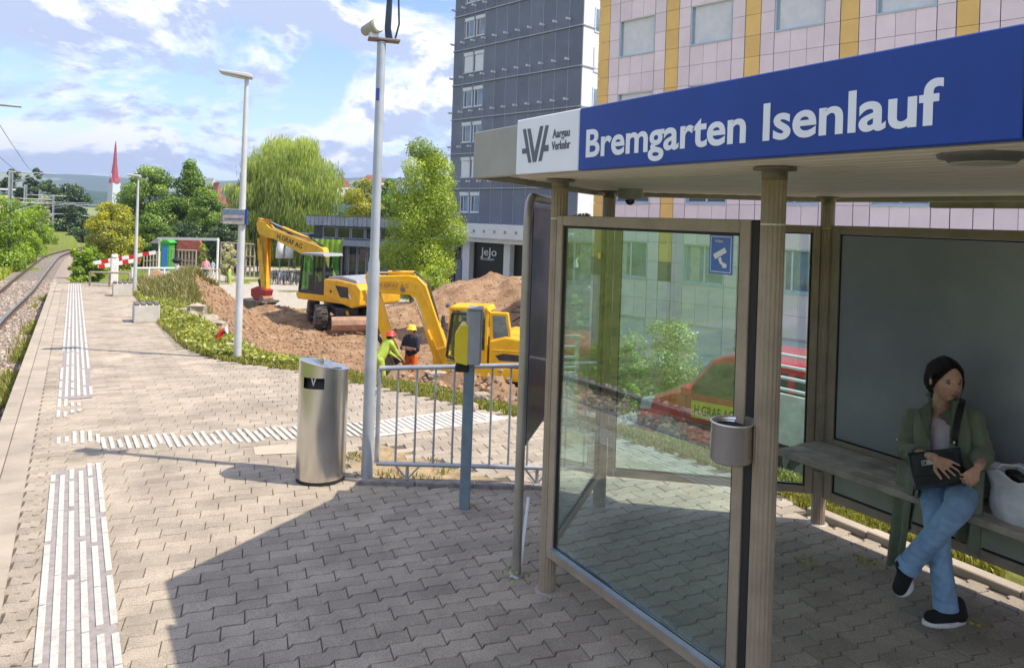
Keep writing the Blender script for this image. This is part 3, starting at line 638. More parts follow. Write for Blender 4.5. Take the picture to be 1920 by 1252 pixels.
# ------------------------------------------------------------------ shelter
BRONZE = mat('bronze_aluminium', (.37, .30, .225), .48, metal=.08, var=.1, scale=5, bump=.08, bscale=60, dirt=.25, dirtcol=(.12, .10, .08))
BRONZE_D = mat('dark_bronze', (.20, .175, .135), .45, metal=.3, var=.15, scale=6)
GASKET = mat('rubber_gasket', (.018, .018, .02), .7, var=.1)
SOFFIT = mat('soffit_board_paint', (.80, .73, .64), .5, var=.05, scale=1.5, objvar=.05, dirt=.12, dirtcol=(.3, .27, .23))
FASCIA = mat('fascia_metal', (.36, .35, .31), .55, metal=.2, var=.07, scale=3, dirt=.3, dirtcol=(.2, .19, .17))
GLASS = glassmat('shelter_glass', (.85, .955, .945), 2.0)
BLUE = mat('sign_blue', (.014, .055, .31), .36, var=.10, scale=2, spec=.35)
SIGNW = mat('sign_white', (.78, .80, .84), .35, var=.03, scale=4, coat=.3)
SLATE = mat('slate_back_panel', (.30, .32, .35), .35, var=.10, scale=1.3, coat=.25, dirt=.15, dirtcol=(.10, .11, .11))
GREENP = mat('lower_panel_grey_green', (.36, .39, .31), .5, var=.1, scale=3)
OLDWOOD = mat('weathered_bench_wood', (.68, .60, .50), .9, col2=(.34, .29, .24), scale=7, bump=.7, bscale=14, streak=(30, 2, 30), objvar=.15)
INK = mat('grey_logo_print', (.10, .12, .15), .5, var=.1)

sh = thing('waiting_shelter', 'glazed waiting shelter with bronze fluted posts, beige soffit and a long blue station sign', 'shelter', (3.4, 1.6, 0))
def fluted(x, y, z0, z1, r=.0475, nf=16, label=None, mt=BRONZE):
    m = MB(); n = nf * 6; t = np.linspace(0, 2 * math.pi, n, endpoint=False); rr = r * (1 - .075 * np.clip(np.cos(t * nf) * 1.6, -1, 1) * .5 - .03)
    ring = np.c_[np.cos(t) * rr, np.sin(t) * rr]
    for a, b in ((z0, z1),):
        V = np.vstack([np.c_[ring + (x, y), np.full(n, a)], np.c_[ring + (x, y), np.full(n, b)]]); m.add(V, [(i, (i + 1) % n, n + (i + 1) % n, n + i) for i in range(n)], 0, False)
    o = m.build('post', mt, sh, label=label)
    c = MB(); c.lathe([(r * 1.02, -.05), (r * 1.05, -.012), (r * 1.75, -.010), (r * 1.75, 0)], (x, y, z1), 28); c.build('post_cap', BRONZE_D, o)
    c = MB(); c.lathe([(r * 1.5, .0), (r * 1.5, .012), (r * 1.05, .016)], (x, y, z0), 24); c.build('post_foot', FASCIA, o)
    MB().lathe([(r * 1.005, 0), (r * 1.02, .003), (r * 1.005, .006)], (x, y, 2.115), 28).build('wire_tie', SOFFIT, o)
    return o
PA, PB, PC, PD, PE = (2.387, 3.462), (2.375, 1.955), (3.46, 4.362), (4.668, 3.361), (4.668, .95)
for p, lb in ((PA, None), (PB, None), (PC, None), (PD, None), (PE, None), ((2.375, -.9), None), ((4.668, -1.4), None)): fluted(p[0], p[1], gz(p[1]) - .01, 2.342)

def panel(a, b, z0, z1, fill='glass', fr=.052, th=.045, mids=(), open_top=False, inset_a=.0, inset_b=.0, name='glazed_panel', label=None, gask=.012):
    a, b = np.array(a, float), np.array(b, float); d = (b - a) / np.linalg.norm(b - a); a = a + d * inset_a; b = b - d * inset_b; Lh = np.linalg.norm(b - a)
    nrm = np.array([-d[1], d[0]]); T = lambda s, z: (*(a + d * s), z)
    fm = MB()
    for s in (fr / 2, Lh - fr / 2): fm.bar(T(s, z0), T(s, z1), th, fr, up=(*nrm, 0)) if False else fm.bar(T(s, z0), T(s, z1), fr, th, up=(*nrm, 0))
    for z in (z0 + fr / 2, z1 - fr / 2): fm.bar(T(fr + .001, z), T(Lh - fr - .001, z), th - .002, fr)
    for z in mids: fm.bar(T(fr + .001, z), T(Lh - fr - .001, z), th - .003, fr)
    frame = fm.build('panel_frame', BRONZE, sh, bevel=.003, label=label)
    g = MB(); zs = [z0 + fr] + [q for mz in mids for q in (mz - fr / 2, mz + fr / 2)] + [z1 - fr]
    for i in range(0, len(zs), 2):
        lo, hi = zs[i], zs[i + 1]
        for s in (fr + gask / 2, Lh - fr - gask / 2): g.bar(T(s, lo + .001), T(s, hi - .001), gask - .001, .02, up=(*nrm, 0))
        for z in (lo + gask / 2, hi - gask / 2): g.bar(T(fr + gask, z), T(Lh - fr - gask, z), .02, gask - .001)
        pm = MB().bar(T(fr + gask, (lo + hi) / 2), T(Lh - fr - gask, (lo + hi) / 2), .008 if fill == 'glass' else .014, hi - lo - 2 * gask)
        if fill == 'glass': pm.build('glass_pane', GLASS, frame)
        else: pm.build('infill_panel', fill if i == len(zs) - 2 else GREENP, frame)
    g.build('gasket', GASKET, frame)
    return frame
zb, zt = .205, 2.135
front = panel((2.372, 3.43), (2.372, 2.045), zb, zt, gask=.014, fr=.055)
MB().box((2.372, 2.024, (zb + zt) / 2), (.03, .036, zt - zb)).build('gap_strip', GASKET, front)
# sill: sloped drip bar under the glass
MB().box((2.345, 2.737, zb + .062), (.03, 1.27, .012)).build('sill', mat('pale_sill', (.34, .37, .42), .4, metal=.4), front)
panel(PA, PC, zb, zt, inset_a=.05, inset_b=.05)
panel(PC, PD, zb, zt, inset_a=.05, inset_b=.05, mids=())
panel(PD, PE, .19, 2.14, SLATE, inset_a=.055, inset_b=.05, mids=(.60,), fr=.06)
panel(PE, (4.668, -1.4), .19, 2.14, SLATE, inset_a=.05, inset_b=.05, mids=(.60,), fr=.06)
# roof
RP = [(1.80, -2.6), (4.80, -2.6), (4.80, 3.45), (3.5, 4.52), (1.80, 3.40)]
roof = MB(); 
roof.prism(RP, 2.362, 2.55, ((0, 0, 0), (1, 0, 0), (0, 1, 0), (0, 0, 1))); roof = roof.build('roof', mat('roof_gravel', (.22, .21, .19), .95), sh)
def fasc(a, b, z0=2.312, z1=2.552, t=.03):
    a, b = np.array(a), np.array(b); m = MB().bar((*a, (z0 + z1) / 2), (*b, (z0 + z1) / 2), t, z1 - z0); m.build('fascia', FASCIA, roof, bevel=.004)
for i in range(5):
    a, b = np.array(RP[i]), np.array(RP[(i + 1) % 5]); d = (b - a) / np.linalg.norm(b - a); fasc(a + d * .001, b - d * .001)
MB().bar((4.90, -2.5, 2.30), (4.90, 2.75, 2.30), .07, .05).build('gutter', mat('gutter_green', (.17, .16, .085), .6, metal=.2, var=.2), roof, bevel=.01)
# soffit boards, running along the platform
x = 1.83; i = 0
while x < 4.76:
    w = min(.098, 4.775 - x); xm = x + w / 2
    ymax = (3.40 + (xm - 1.8) * (1.12 / 1.7) if xm < 3.5 else 4.52 - (xm - 3.5) * (1.07 / 1.3)) - .045
    MB().box((xm, (-2.56 + ymax) / 2, 2.352 + (i % 2) * .0005), (w - .010, ymax + 2.56, .014)).build('soffit_board', SOFFIT, roof, bevel=.004); x += .1; i += 1
ld = MB().lathe([(.001, -.028), (.088, -.026), (.098, -.016), (.118, -.012), (.122, 0)], (2.33, 1.16, 2.345), 40).build('ceiling_lamp', mat('lamp_ring_grey', (.16, .165, .165), .4, metal=.3), roof)
MB().lathe([(.001, -.031), (.086, -.029), (.09, -.022)], (2.33, 1.16, 2.345), 36).build('diffuser', mat('lamp_diffuser', (.42, .42, .39), .35), ld)
dm = MB().lathe([(.088, .0), (.09, -.055), (.078, -.066), (.045, -.072), (.001, -.072)], (3.33, 3.965, 2.345), 30).build('security_camera', mat('camera_housing', (.42, .41, .36), .45), roof)
MB().ell((3.33, 3.965, 2.268), (.036, .036, .036), 18, 12).build('lens_dome', mat('black_dome', (.01, .01, .012), .08, coat=1), dm)
# station sign
sg = MB().box((1.758, 2.654, 2.436), (.028, .486, .252)).build('white_sign_panel', SIGNW, roof, bevel=.004)
bs = MB().box((1.758, 1.60, 2.436), (.028, 1.618, .252)).build('blue_sign_panel', BLUE, roof, bevel=.004)
MB().box((1.758, .40, 2.436), (.028, .775, .252)).build('blue_sign_panel', BLUE, roof, bevel=.004)
X0 = 1.7425
ue, uz = np.array([0, -1, 0.]), np.array([0, 0, 1.])
text_mesh('lettering', 'Bremgarten Isenlauf', .152, (X0 + .0005, 2.357, 2.3625), ue, uz, SIGNW, bs, .0004, bold=.0034, width=1.398)
text_mesh('lettering', 'Aargau', .052, (X0, 2.598, 2.456), ue, uz, INK, sg, .001, bold=.0006, width=.125)
text_mesh('lettering', 'Verkehr', .052, (X0, 2.602, 2.405), ue, uz, INK, sg, .001, bold=.0006, width=.135)
m = MB()
def zpoly(pts):
    P = [on_x(960 + a / 8.35, 190 + b / 8.35, X0) for a, b in pts]; return [(-p[1], p[2]) for p in P]
for pl in ([(170, 440), (215, 435), (300, 960), (255, 965)], [(525, 380), (572, 377), (460, 935), (412, 938)], [(240, 432), (288, 430), (350, 810), (325, 955)], [(350, 810), (440, 390), (488, 388), (375, 950), (325, 955)], [(158, 745), (222, 740), (234, 818), (158, 825)], [(507, 690), (568, 682), (568, 780), (488, 788)]):
    q = zpoly(pl); m.prism(q, -.0012, .0006, ((X0, 0, 0), (0, -1, 0), (0, 0, 1), (-1, 0, 0)))
m.build('logo', INK, sg)
# camera notice on the glass
st = MB().box((2.3655, 2.212, 1.985), (.0015, .132, .168)).build('notice_sticker', mat('notice_blue', (.07, .17, .50), .4, var=.03), front, bevel=.0006)
m = MB(); 
for dy, dz, wy, wz in ((0, .075, .112, .003), (0, -.075, .112, .003), (.056, 0, .003, .150), (-.056, 0, .003, .150)): m.box((2.3640, 2.212 + dy, 1.985 + dz), (.0012, wy, wz))
fr_ = ((2.3640, 2.212, 1.985), (0, -1, 0), (0, 0, 1), (-1, 0, 0))
m.prism([(-.042, -.002), (.022, .030), (.034, .010), (-.030, -.022)], 0, .001, fr_); m.prism([(-.014, -.018), (.002, -.010), (.010, -.032), (.036, -.040), (.034, -.056), (.012, -.056), (.010, -.046), (-.002, -.040)], 0, .001, fr_)
m.build('pictogram', SIGNW, st); text_mesh('lettering', 'Video', .02, (2.3635, 2.246, 2.035), ue, uz, SIGNW, st, .0004)
MB().box((2.3655, 3.05, 1.93), (.0015, .022, .03)).build('yellow_sticker', mat('sticker_yellow', (.7, .55, .05), .5), front)
# bench
bench = MB().box((4.40, .99, .545), (.05, 4.5, .05)).build('bench', BRONZE_D, sh)
for i in range(4):
    MB().box((4.205 + i * .116, 1.05 + .006 * i, .585), (.112, 4.56 - .02 * (i % 2), .042)).build('bench_board', OLDWOOD, bench, bevel=.008)
for y in (3.05, .95, -1.2):
    MB().bar((4.64, y, .545), (4.20, y, .555), .04, .05).build('bracket', BRONZE_D, bench)
MB().box((3.3, 1.2, 2.30), (.001, .001, .001)) 

# litter cup on the post
STEEL = mat('brushed_steel', (.66, .65, .63), .24, metal=1, var=.05, scale=3, bump=.03, bscale=30, streak=(40, 40, 2))
ASHM = mat('bright_steel', (.90, .89, .87), .22, metal=1, var=.05, scale=3, bump=.1, bscale=30, streak=(40, 40, 2)); c = at(1371, 826, 2.93); c[2] -= .080
ash = thing('wall_ashtray', 'small brushed steel ash bin fixed between glass frame and front fluted post', 'ashtray', tuple(c))
MB().lathe([(.001, 0), (.074, 0), (.082, .008), (.080, .150), (.085, .154), (.085, .160), (.077, .160), (.077, .145)], tuple(c), 36).build('bin_body', ASHM, ash)
MB().lathe([(.001, .136), (.078, .138)], tuple(c), 30).build('ash_tray', mat('dark_inside', (.03, .03, .035), .8), ash)
MB().box((c[0] + .085, c[1] - .04, c[2] + .10), (.05, .06, .15)).build('wall_bracket', BRONZE_D, ash, bevel=.004)

# ------------------------------------------------------------------ map board
GALV = mat('galvanised_steel', (.42, .44, .46), .38, metal=.75, var=.12, scale=9, dirt=.2, dirtcol=(.25, .25, .25)); FRAME = mat('tube_frame_steel', (.40, .37, .33), .4, metal=.5, var=.1, scale=5)
l1, l2 = np.array([2.325, 3.697]), np.array([3.25, 4.66]); dd = (l2 - l1) / np.linalg.norm(l2 - l1); Lm = np.linalg.norm(l2 - l1)
mb_ = thing('map_board', 'tall narrow timetable board in a rounded steel tube frame left of the glass panel', 'notice board', (l1[0], l1[1], gz(l1[1])))
zt_ = 2.245; pts = [(*l1, gz(l1[1]))] + [(*l1, .6), (*l1, 1.4)] + [(*(l1 + dd * (.13 - .13 * math.cos(a))), zt_ - .13 + .13 * math.sin(a)) for a in np.linspace(0, math.pi / 2, 8)]
pts += [(*(l2 - dd * (.13 - .13 * math.cos(a))), zt_ - .13 + .13 * math.sin(a)) for a in np.linspace(math.pi / 2, 0, 8)] + [(*l2, 1.0), (*l2, gz(l2[1]))]
MB().tube(pts, .028, 14).build('tube_frame', FRAME, mb_)
bp = MB().bar((*(l1 + dd * .055), 1.475), (*(l2 - dd * .06), 1.475), .042, 1.43).build('board', mat('board_slate', (.05, .06, .14), .45, var=.06, coat=.2), mb_, bevel=.002)
MB().bar((*(l1 + dd * .036), 1.475), (*(l1 + dd * .053), 1.475), .052, 1.45).build('board_edge', mat('board_edge_blue', (.025, .05, .24), .4), bp)
for z in (.76, 2.19): MB().bar((*(l1 + dd * .036), z), (*(l2 - dd * .05), z), .05, .016).build('board_rail', FRAME, bp)
n_ = np.array([dd[1], -dd[0]])
MB().bar((*(l1 + n_ * .02 + dd * .02), .03), (*(l1 + dd * .30), .34), .018, .018).build('brace', SIGNW, mb_); MB().bar((*(l2 - dd * .02), .03), (*(l2 - dd * .30), .34), .018, .018).build('brace', SIGNW, mb_)
for l in (l1, l2): MB().lathe([(.001, .012), (.05, .012), (.05, 0)], (*l, gz(l[1])), 16).build('foot_plate', GALV, mb_)

# ------------------------------------------------------------------ ticket post
tp = np.array([2.545, 4.80]); POSTB = mat('blue_grey_post', (.20, .27, .33), .5, metal=.2, var=.1, scale=8, dirt=.2, dirtcol=(.15, .16, .16))
tk = thing('ticket_validator', 'blue-grey square post carrying a grey box and two yellow ticket validators', 'ticket machine', (*tp, gz(tp[1])))
MB().box((*tp, .50), (.078, .078, 1.10), rz=-.5).build('post', POSTB, tk, bevel=.005)
u = np.array([math.cos(-.54), math.sin(-.54)]); w = np.array([-u[1], u[0]])   # u to the right in the picture, w away
gbx = MB().box((*(tp + u * .035), 1.235), (.10, .20, .40), rz=-.54).build('grey_case', mat('case_grey', (.36, .37, .38), .5, var=.08), tk, bevel=.008)
MB().box((*(tp + u * .035), 1.44), (.112, .21, .012), rz=-.54).build('case_lid', mat('lid_grey', (.30, .32, .36), .4), gbx, bevel=.004)
MB().box((*(tp - u * .021), 1.37), (.01, .165, .12), rz=-.54).build('button_plate', mat('plate_grey', (.45, .46, .47), .5), gbx, bevel=.003)
for q in (-.035, .04): MB().box((*(tp - u * .029 + w * q), 1.345), (.006, .028, .028), rz=-.54).build('button', GASKET, gbx, bevel=.002)
YEL = mat('validator_yellow', (.82, .62, .015), .35, var=.06, coat=.4)
for q in (-.052, .058):
    prof = [(-.012, 1.03), (.075, 1.05), (.085, 1.08), (.085, 1.26), (.045, 1.325), (-.012, 1.325)]
    y_ = MB().prism([(a, b) for a, b in prof], -.048, .048, ((*(tp - u * .02 + w * q), 0), (*(-u), 0), (0, 0, 1), (*w, 0))).build('yellow_validator', YEL, tk, bevel=.006, seg=2)
    MB().box((*(tp - u * .106 + w * q), 1.19), (.006, .026, .036), rz=-.54).build('slot', mat('slot_red', (.30, .03, .03), .5), y_, bevel=.002)
    MB().bar((*(tp - u * .094 + w * q), 1.283), (*(tp - u * .072 + w * q), 1.318), .05, .004).build('display', mat('display_grey', (.34, .37, .36), .2), y_)
MB().box((*(tp - u * .05), 1.00), (.10, .13, .05), rz=-.54).build('mount', GASKET, tk, bevel=.004)

# ------------------------------------------------------------------ railing
f0, f1 = np.array([2.155, 5.605]), np.array([3.72, 4.64]); fd = (f1 - f0) / np.linalg.norm(f1 - f0); FL = np.linalg.norm(f1 - f0)
fe = thing('pedestrian_railing', 'low galvanised railing with vertical bars behind the ticket post', 'railing', (*f0, gz(f0[1])))
RAILM = mat('railing_galvanised', (.46, .48, .52), .42, metal=.55, var=.12, scale=8, dirt=.2, dirtcol=(.28, .28, .28))
zt0, zt1 = .868, .945; zb0, zb1 = .10, .115; P_ = lambda s, z: (*(f0 + fd * s), z); lz = lambda a, b, s: a + (b - a) * s / 1.35
MB().tube([P_(0, zt0), P_(FL, lz(zt0, zt1, FL))], .021, 12).build('top_rail', RAILM, fe); MB().tube([P_(0, zb0), P_(FL, lz(zb0, zb1, FL))], .019, 12).build('bottom_rail', RAILM, fe)
s = 0; i = 0
while s < FL: MB().tube([P_(s, lz(zb0, zb1, s) + .01), P_(s, lz(zt0, zt1, s) - .01)], .019 if i == 0 else .0095, 8).build('baluster', RAILM, fe); s += .152; i += 1
for s in (.25, 1.30):
    m = MB(); b = lz(zb0, zb1, s); g = gz(5.2) + .0
    m.tube([P_(s, b), P_(s, g)], .014, 8); m.tube([P_(s - .10, b - .01), P_(s, g + .03)], .008, 6); m.tube([P_(s + .10, b - .01), P_(s, g + .03)], .008, 6); m.build('support_leg', RAILM, fe)

# ------------------------------------------------------------------ litter bin
bc = (1.79, 5.905, gz(5.9)); lb = thing('litter_bin', 'tall round stainless steel litter bin with slanted top at the railing', 'litter bin', bc)
r = .198; n = 48; tt = np.linspace(0, 2 * math.pi, n, endpoint=False); tdir = np.array([-.80, .1])
def rim(rad, zt): return np.c_[bc[0] + rad * np.cos(tt), bc[1] + rad * np.sin(tt), bc[2] + zt + .055 * (np.cos(tt) * tdir[0] + np.sin(tt) * tdir[1])]
oa = math.atan2(-.72, -.69)  # direction of the opening
dist_ = np.abs((tt - oa + math.pi) % (2 * math.pi) - math.pi) < .42
m = MB(); L0 = np.c_[bc[0] + r * np.cos(tt), bc[1] + r * np.sin(tt), np.full(n, bc[2] + .035)]; L1 = L0.copy(); L1[:, 2] = bc[2] + .775; L2 = L0.copy(); L2[:, 2] = bc[2] + .862; L3 = rim(r, .945)
m.add(np.vstack([L0, L1, L2, L3]), [(k * n + i, k * n + (i + 1) % n, (k + 1) * n + (i + 1) % n, (k + 1) * n + i) for k in range(3) for i in range(n) if not (k == 1 and dist_[i])], 0, True)
body = m.build('steel_drum', STEEL, lb)
m = MB(); T0, T1 = rim(r, .945), rim(r - .012, .947); T2 = rim(.001, .935); m.add(np.vstack([T0, T1, T2]), [(k * n + i, k * n + (i + 1) % n, (k + 1) * n + (i + 1) % n, (k + 1) * n + i) for k in range(2) for i in range(n)]); m.build('lid', STEEL, lb)
MB().lathe([(r - .004, 0), (r - .004, .05)], bc, 40).build('base_ring', GASKET, lb)
MB().lathe([(r - .03, .60), (r - .03, .90), (.001, .90)], bc, 40).build('inner_liner', mat('bin_black', (.012, .012, .013), .6), lb)
m = MB(); e_ = np.array([math.cos(oa), math.sin(oa)]); lf = np.array([-e_[1], e_[0]]); o_ = np.array([bc[0], bc[1]]) + e_ * (r - .026)
for sg_ in (-1, 1): m.prism([(sg_ * .022, .045), (sg_ * .010, .045), (0, 0), (0, -.018)] if sg_ > 0 else [(-.022, .045), (-.010, .045), (0, 0), (0, -.018)], 0, .002, ((*o_, bc[2] + .81), (*lf, 0), (0, 0, 1), (*e_, 0)))
m.build('emblem', SIGNW, lb)

# ------------------------------------------------------------------ lamp posts
WHP = mat('white_grey_paint', (.55, .56, .58), .45, var=.06, scale=4, dirt=.15, dirtcol=(.35, .35, .35)); PG = mat('pole_grey_blue', (.40, .44, .48), .5, metal=.2, var=.07, scale=5)
q = (2.144, 5.784); p2 = thing('loudspeaker_pole', 'tall grey steel pole with floodlight and loudspeaker on top beside the bin', 'pole', (*q, gz(q[1])))
MB().tube([(*q, gz(q[1])), (*q, 1.7), (*q, 1.75), (*q, 3.54)], [.05, .048, .038, .036], 16).build('shaft', PG, p2)
tz = 3.545
MB().box((q[0] + .02, q[1], tz + .012), (.26, .10, .02), rz=-.25).build('top_plate', mat('rusty_plate', (.24, .18, .15), .7, var=.2, scale=20), p2, bevel=.004)
hn = MB().cyl((q[0] - .06, q[1] - .06, tz + .11), (q[0] - .11, q[1] + .11, tz + .09), .062, .042, 18).build('floodlight', mat('flood_grey', (.35, .34, .28), .5), p2)
MB().cyl((q[0] - .055, q[1] - .075, tz + .112), (q[0] - .06, q[1] - .06, tz + .11), .05, .056, 18).build('lamp_glass', mat('flood_glass', (.75, .74, .62), .2, coat=.6), hn)
MB().box((q[0] - .07, q[1], tz + .04), (.07, .06, .05)).build('lamp_bracket', SIGNW, p2, bevel=.005)
MB().prism([(-.01, 0), (.05, 0), (.03, .10), (.035, .42), (-.005, .42), (-.02, .10)], -.02, .02, ((q[0] + .045, q[1], tz + .02), (.86, -.5, 0), (0, 0, 1), (.5, .86, 0))).build('upright_bracket', mat('dark_steel_blue', (.04, .06, .10), .5, metal=.4), p2, bevel=.003)
MB().tube([(q[0] + .10, q[1] - .05, tz + .03), (q[0] + .125, q[1] - .06, tz + .15), (q[0] + .11, q[1] - .055, tz + .45)], .008, 6).build('cable', GASKET, p2)
MB().lathe([(.001, 0), (.07, .01), (.075, .03), (.06, .035)], (q[0] - .01, q[1], tz + .36), 20).build('shade', mat('shade_beige', (.5, .42, .3), .5), p2)
MB().box((q[0] - .028, q[1] - .026, 3.10), (.028, .004, .10), rz=-.6).build('blue_sticker', mat('sticker_blue', (.04, .09, .45), .5), p2)
MB().box((q[0] + .05, q[1] - .02, .64), (.05, .03, .04)).build('clamp', RAILM, p2)

def lamppost(x, y, h, name_label, r0=.06, r1=.035, head=.62, grp='slender lamp posts along the platform', ang=0.0):
    t = thing('lamp_post', name_label, 'lamp post', (x, y, gz(y)), 0, grp)
    MB().tube([(x, y, gz(y)), (x, y, gz(y) + h * .45), (x, y, h - .35), (x, y, h)], [r0, r0 * .9, r1, r1 * .85], 14).build('shaft', WHP, t)
    MB().lathe([(r0 * 1.5, 0), (r0 * 1.5, .02), (r0 * 1.1, .03)], (x, y, gz(y)), 16).build('foot_flange', WHP, t)
    u = np.array([math.cos(math.pi * .93 + ang), math.sin(math.pi * .93 + ang)])
    fr = ((x - u[0] * .14 * head, y - u[1] * .14 * head, h), (*u, 0), (0, 0, 1), (-u[1], u[0], 0))
    hd = MB().prism([(0, 0), (head * .75, .05), (head * .80, .09), (head * .1, .075), (0, .04)], -.11, .11, fr).build('lamp_head', WHP, t, bevel=.015, seg=2)
    MB().prism([(.09, -.012), (head * .7, .036), (head * .7, .05), (.09, .0)], -.085, .085, fr).build('lamp_glass', mat('lamp_glass', (.52, .50, .42), .25, coat=.4), hd)
    return t
t1 = lamppost(2.249, 11.967, 4.17, 'white lamp post with a small blue station sign standing in the grass verge')
bx, by = 2.20, 11.93
s1 = MB().box((2.13, 11.97, 2.01), (.33, .05, .235), rz=-.42).build('station_sign', mat('little_sign_face', (.42, .37, .36), .5, var=.15, scale=14), t1, bevel=.004)
MB().box((2.13 - .011, 11.97 - .024, 2.085), (.31, .006, .07), rz=-.42).build('sign_band', mat('band_grey_blue', (.13, .20, .33), .5, var=.2, scale=30), s1)
MB().box((2.13 + .168, 11.97 - .075, 2.01), (.03, .055, .24), rz=-.42).build('sign_edge', BLUE, s1)
text_mesh('lettering', 'Bremgarten Isenlauf', .045, (2.0, 11.995, 1.965), (math.cos(-.42), math.sin(-.42), 0), uz, mat('sign_text_blue', (.04, .08, .3), .5), s1, .002, width=.27)
lamppost(1.60, 24.35, 3.0, 'second, farther white lamp post beside the level crossing gate', .055, .03, .5)

# ------------------------------------------------------------------ concrete seats
CONC = mat('cast_concrete', (.55, .52, .47), .9, var=.08, scale=5, bump=.3, dirt=.25, dirtcol=(.36, .33, .28)); SL = mat('seat_slat_wood', (.15, .125, .125), .85, var=.25, scale=12, objvar=.15)
def cube_seat(x, y, w, dlen, h, lab):
    g = gz(y); t = thing('concrete_seat', lab, 'bench', (x, y, g), 0, 'concrete block seats on the platform edge')
    MB().box((x, y, g + h / 2), (w, dlen, h)).build('concrete_block', CONC, t, bevel=.015)
    n = 4
    for i in range(n): MB().box((x - w / 2 + w * (i + .5) / n, y, g + h + .018), (w / n - .035, dlen * 1.02, .03)).build('seat_slat', SL, t, bevel=.005)
cube_seat(1.38, 17.45, .50, .46, .37, 'nearer concrete block seat with wooden slat top by the grass verge')
cube_seat(1.26, 24.1, .50, .5, .37, 'farther concrete block seat at the far end of the platform')
# ------------------------------------------------------------------ level crossing
RED = mat('barrier_red', (.55, .02, .02), .45, var=.08); WB_ = mat('barrier_white', (.75, .75, .74), .45, var=.05)
p = at(213, 543, 24.6); g = gz(24.6)
gm = thing('crossing_gate', 'white level crossing gate post with red and white barrier arms at the platform end', 'barrier', (p[0], p[1], g))
MB().box((p[0], p[1], g + .44), (.24, .22, .88)).build('gate_post', WB_, gm, bevel=.03)
MB().box((p[0], p[1] + .02, g + .93), (.2, .3, .12)).build('drive_box', WB_, gm, bevel=.03)
def arm(a, b, Z, w, n, off=0):
    a, b = at(*a, Z), at(*b, Z + .8)
    ao = MB().bar(a - (b - a) * .02, b, .03, w * .6).build('barrier_arm', WB_, gm)
    for i in range(n):
        q0 = a + (b - a) * i / n; q1 = a + (b - a) * (i + 1) / n
        MB().bar(q0, q1, .045, w).build('stripe', RED if (i + off) % 2 else WB_, ao)
arm((177, 493), (292, 473), 25.2, .13, 9); arm((185, 500), (262, 487), 24.9, .13, 7, 1)
# wooden rail and white pipe rails
WD = mat('pale_timber_rail', (.42, .36, .27), .85, var=.2, scale=9)
def rail_fence(a, b, Z, h, mt, name, label, n=3, r=.035, rails=(1.0,), cat='fence', group=None):
    a, b = at(*a, Z[0]), at(*b, Z[1]); g0, g1 = groundz(a[0], a[1]), groundz(b[0], b[1]); t = thing(name, label, cat, (a[0], a[1], g0), 0, group)
    for k in rails:
        MB().tube([(a[0], a[1], g0 + (a[2] - g0) * k), (b[0], b[1], g1 + (b[2] - g1) * k)], r, 8).build('rail', mt, t)
    for i in range(n):
        s = i / (n - 1); p = a + (b - a) * s; g = groundz(p[0], p[1]); MB().tube([(p[0], p[1], g - .1), (p[0], p[1], p[2])], r * 1.15, 8).build('post', mt, t)
    return t
rail_fence((169, 510), (243, 512), (24.5, 24.0), 1, WD, 'wooden_rail', 'low pale timber rail in front of the bush at the platform end', 3, .03)
rail_fence((248, 503), (334, 503), (30, 34), 1, WB_, 'pipe_rail', 'white pipe rail below the small soil heap', 4, .045, (1.0, .35))
rail_fence((332, 500), (412, 506), (40, 42), 1, WD, 'wooden_rail', 'weathered wooden rail left of the garden path', 5, .04, (1.0, .5))
q = at(332, 492, 32); gq = groundz(q[0], q[1]); b5 = thing('hydrant_post', 'white marker post with dark cap beyond the tall grass bank', 'post', (q[0], q[1], gq))
MB().cyl((q[0], q[1], gq), (q[0], q[1], q[2]), .09, .09, 12).build('post', WB_, b5); MB().ell((q[0], q[1], q[2] + .08), (.2, .2, .14)).build('cap', GASKET, b5); MB().cyl((q[0] - .05, q[1], q[2] + .1), (q[0] - .07, q[1], q[2] + .75), .06, .03, 8).build('rod', GASKET, b5)

# swing frame
a, b = at(299, 447, 50), at(409, 449, 47.5); fr = thing('goal_frame', 'large white rectangular pipe frame standing in front of the garden trees', 'frame', (a[0], a[1], -2.2))
MB().bar(a, b, .16, .17).build('crossbar', WB_, fr); ga, gb_ = groundz(a[0], a[1]), groundz(b[0], b[1])
MB().tube([a, (a[0], a[1], ga)], .06, 8).build('upright', WB_, fr); MB().tube([b, (b[0], b[1], gb_)], .075, 8).build('upright', WB_, fr)
# red hydrant / drain pipe
q = at(414, 628, 13.2); gq = groundz(q[0], q[1]); hy = thing('red_pipe', 'bent red plastic pipe end sticking out of the soil beside the verge', 'pipe', (q[0], q[1], gq))
REDP = mat('red_plastic', (.62, .02, .03), .4, coat=.3)
pb = MB().tube([(q[0] + .05, q[1], gq - .15), (q[0] - .01, q[1], gq + .05), (q[0] - .05, q[1], gq + .15), (q[0] + .02, q[1], gq + .23), (q[0] + .08, q[1] - .03, gq + .25)], [.045, .05, .05, .05, .055], 12).build('pipe_bend', REDP, hy)
MB().cyl((q[0] + .08, q[1] - .03, gq + .25), (q[0] + .10, q[1] - .04, gq + .253), .062, .062, 12).build('collar', WB_, hy)
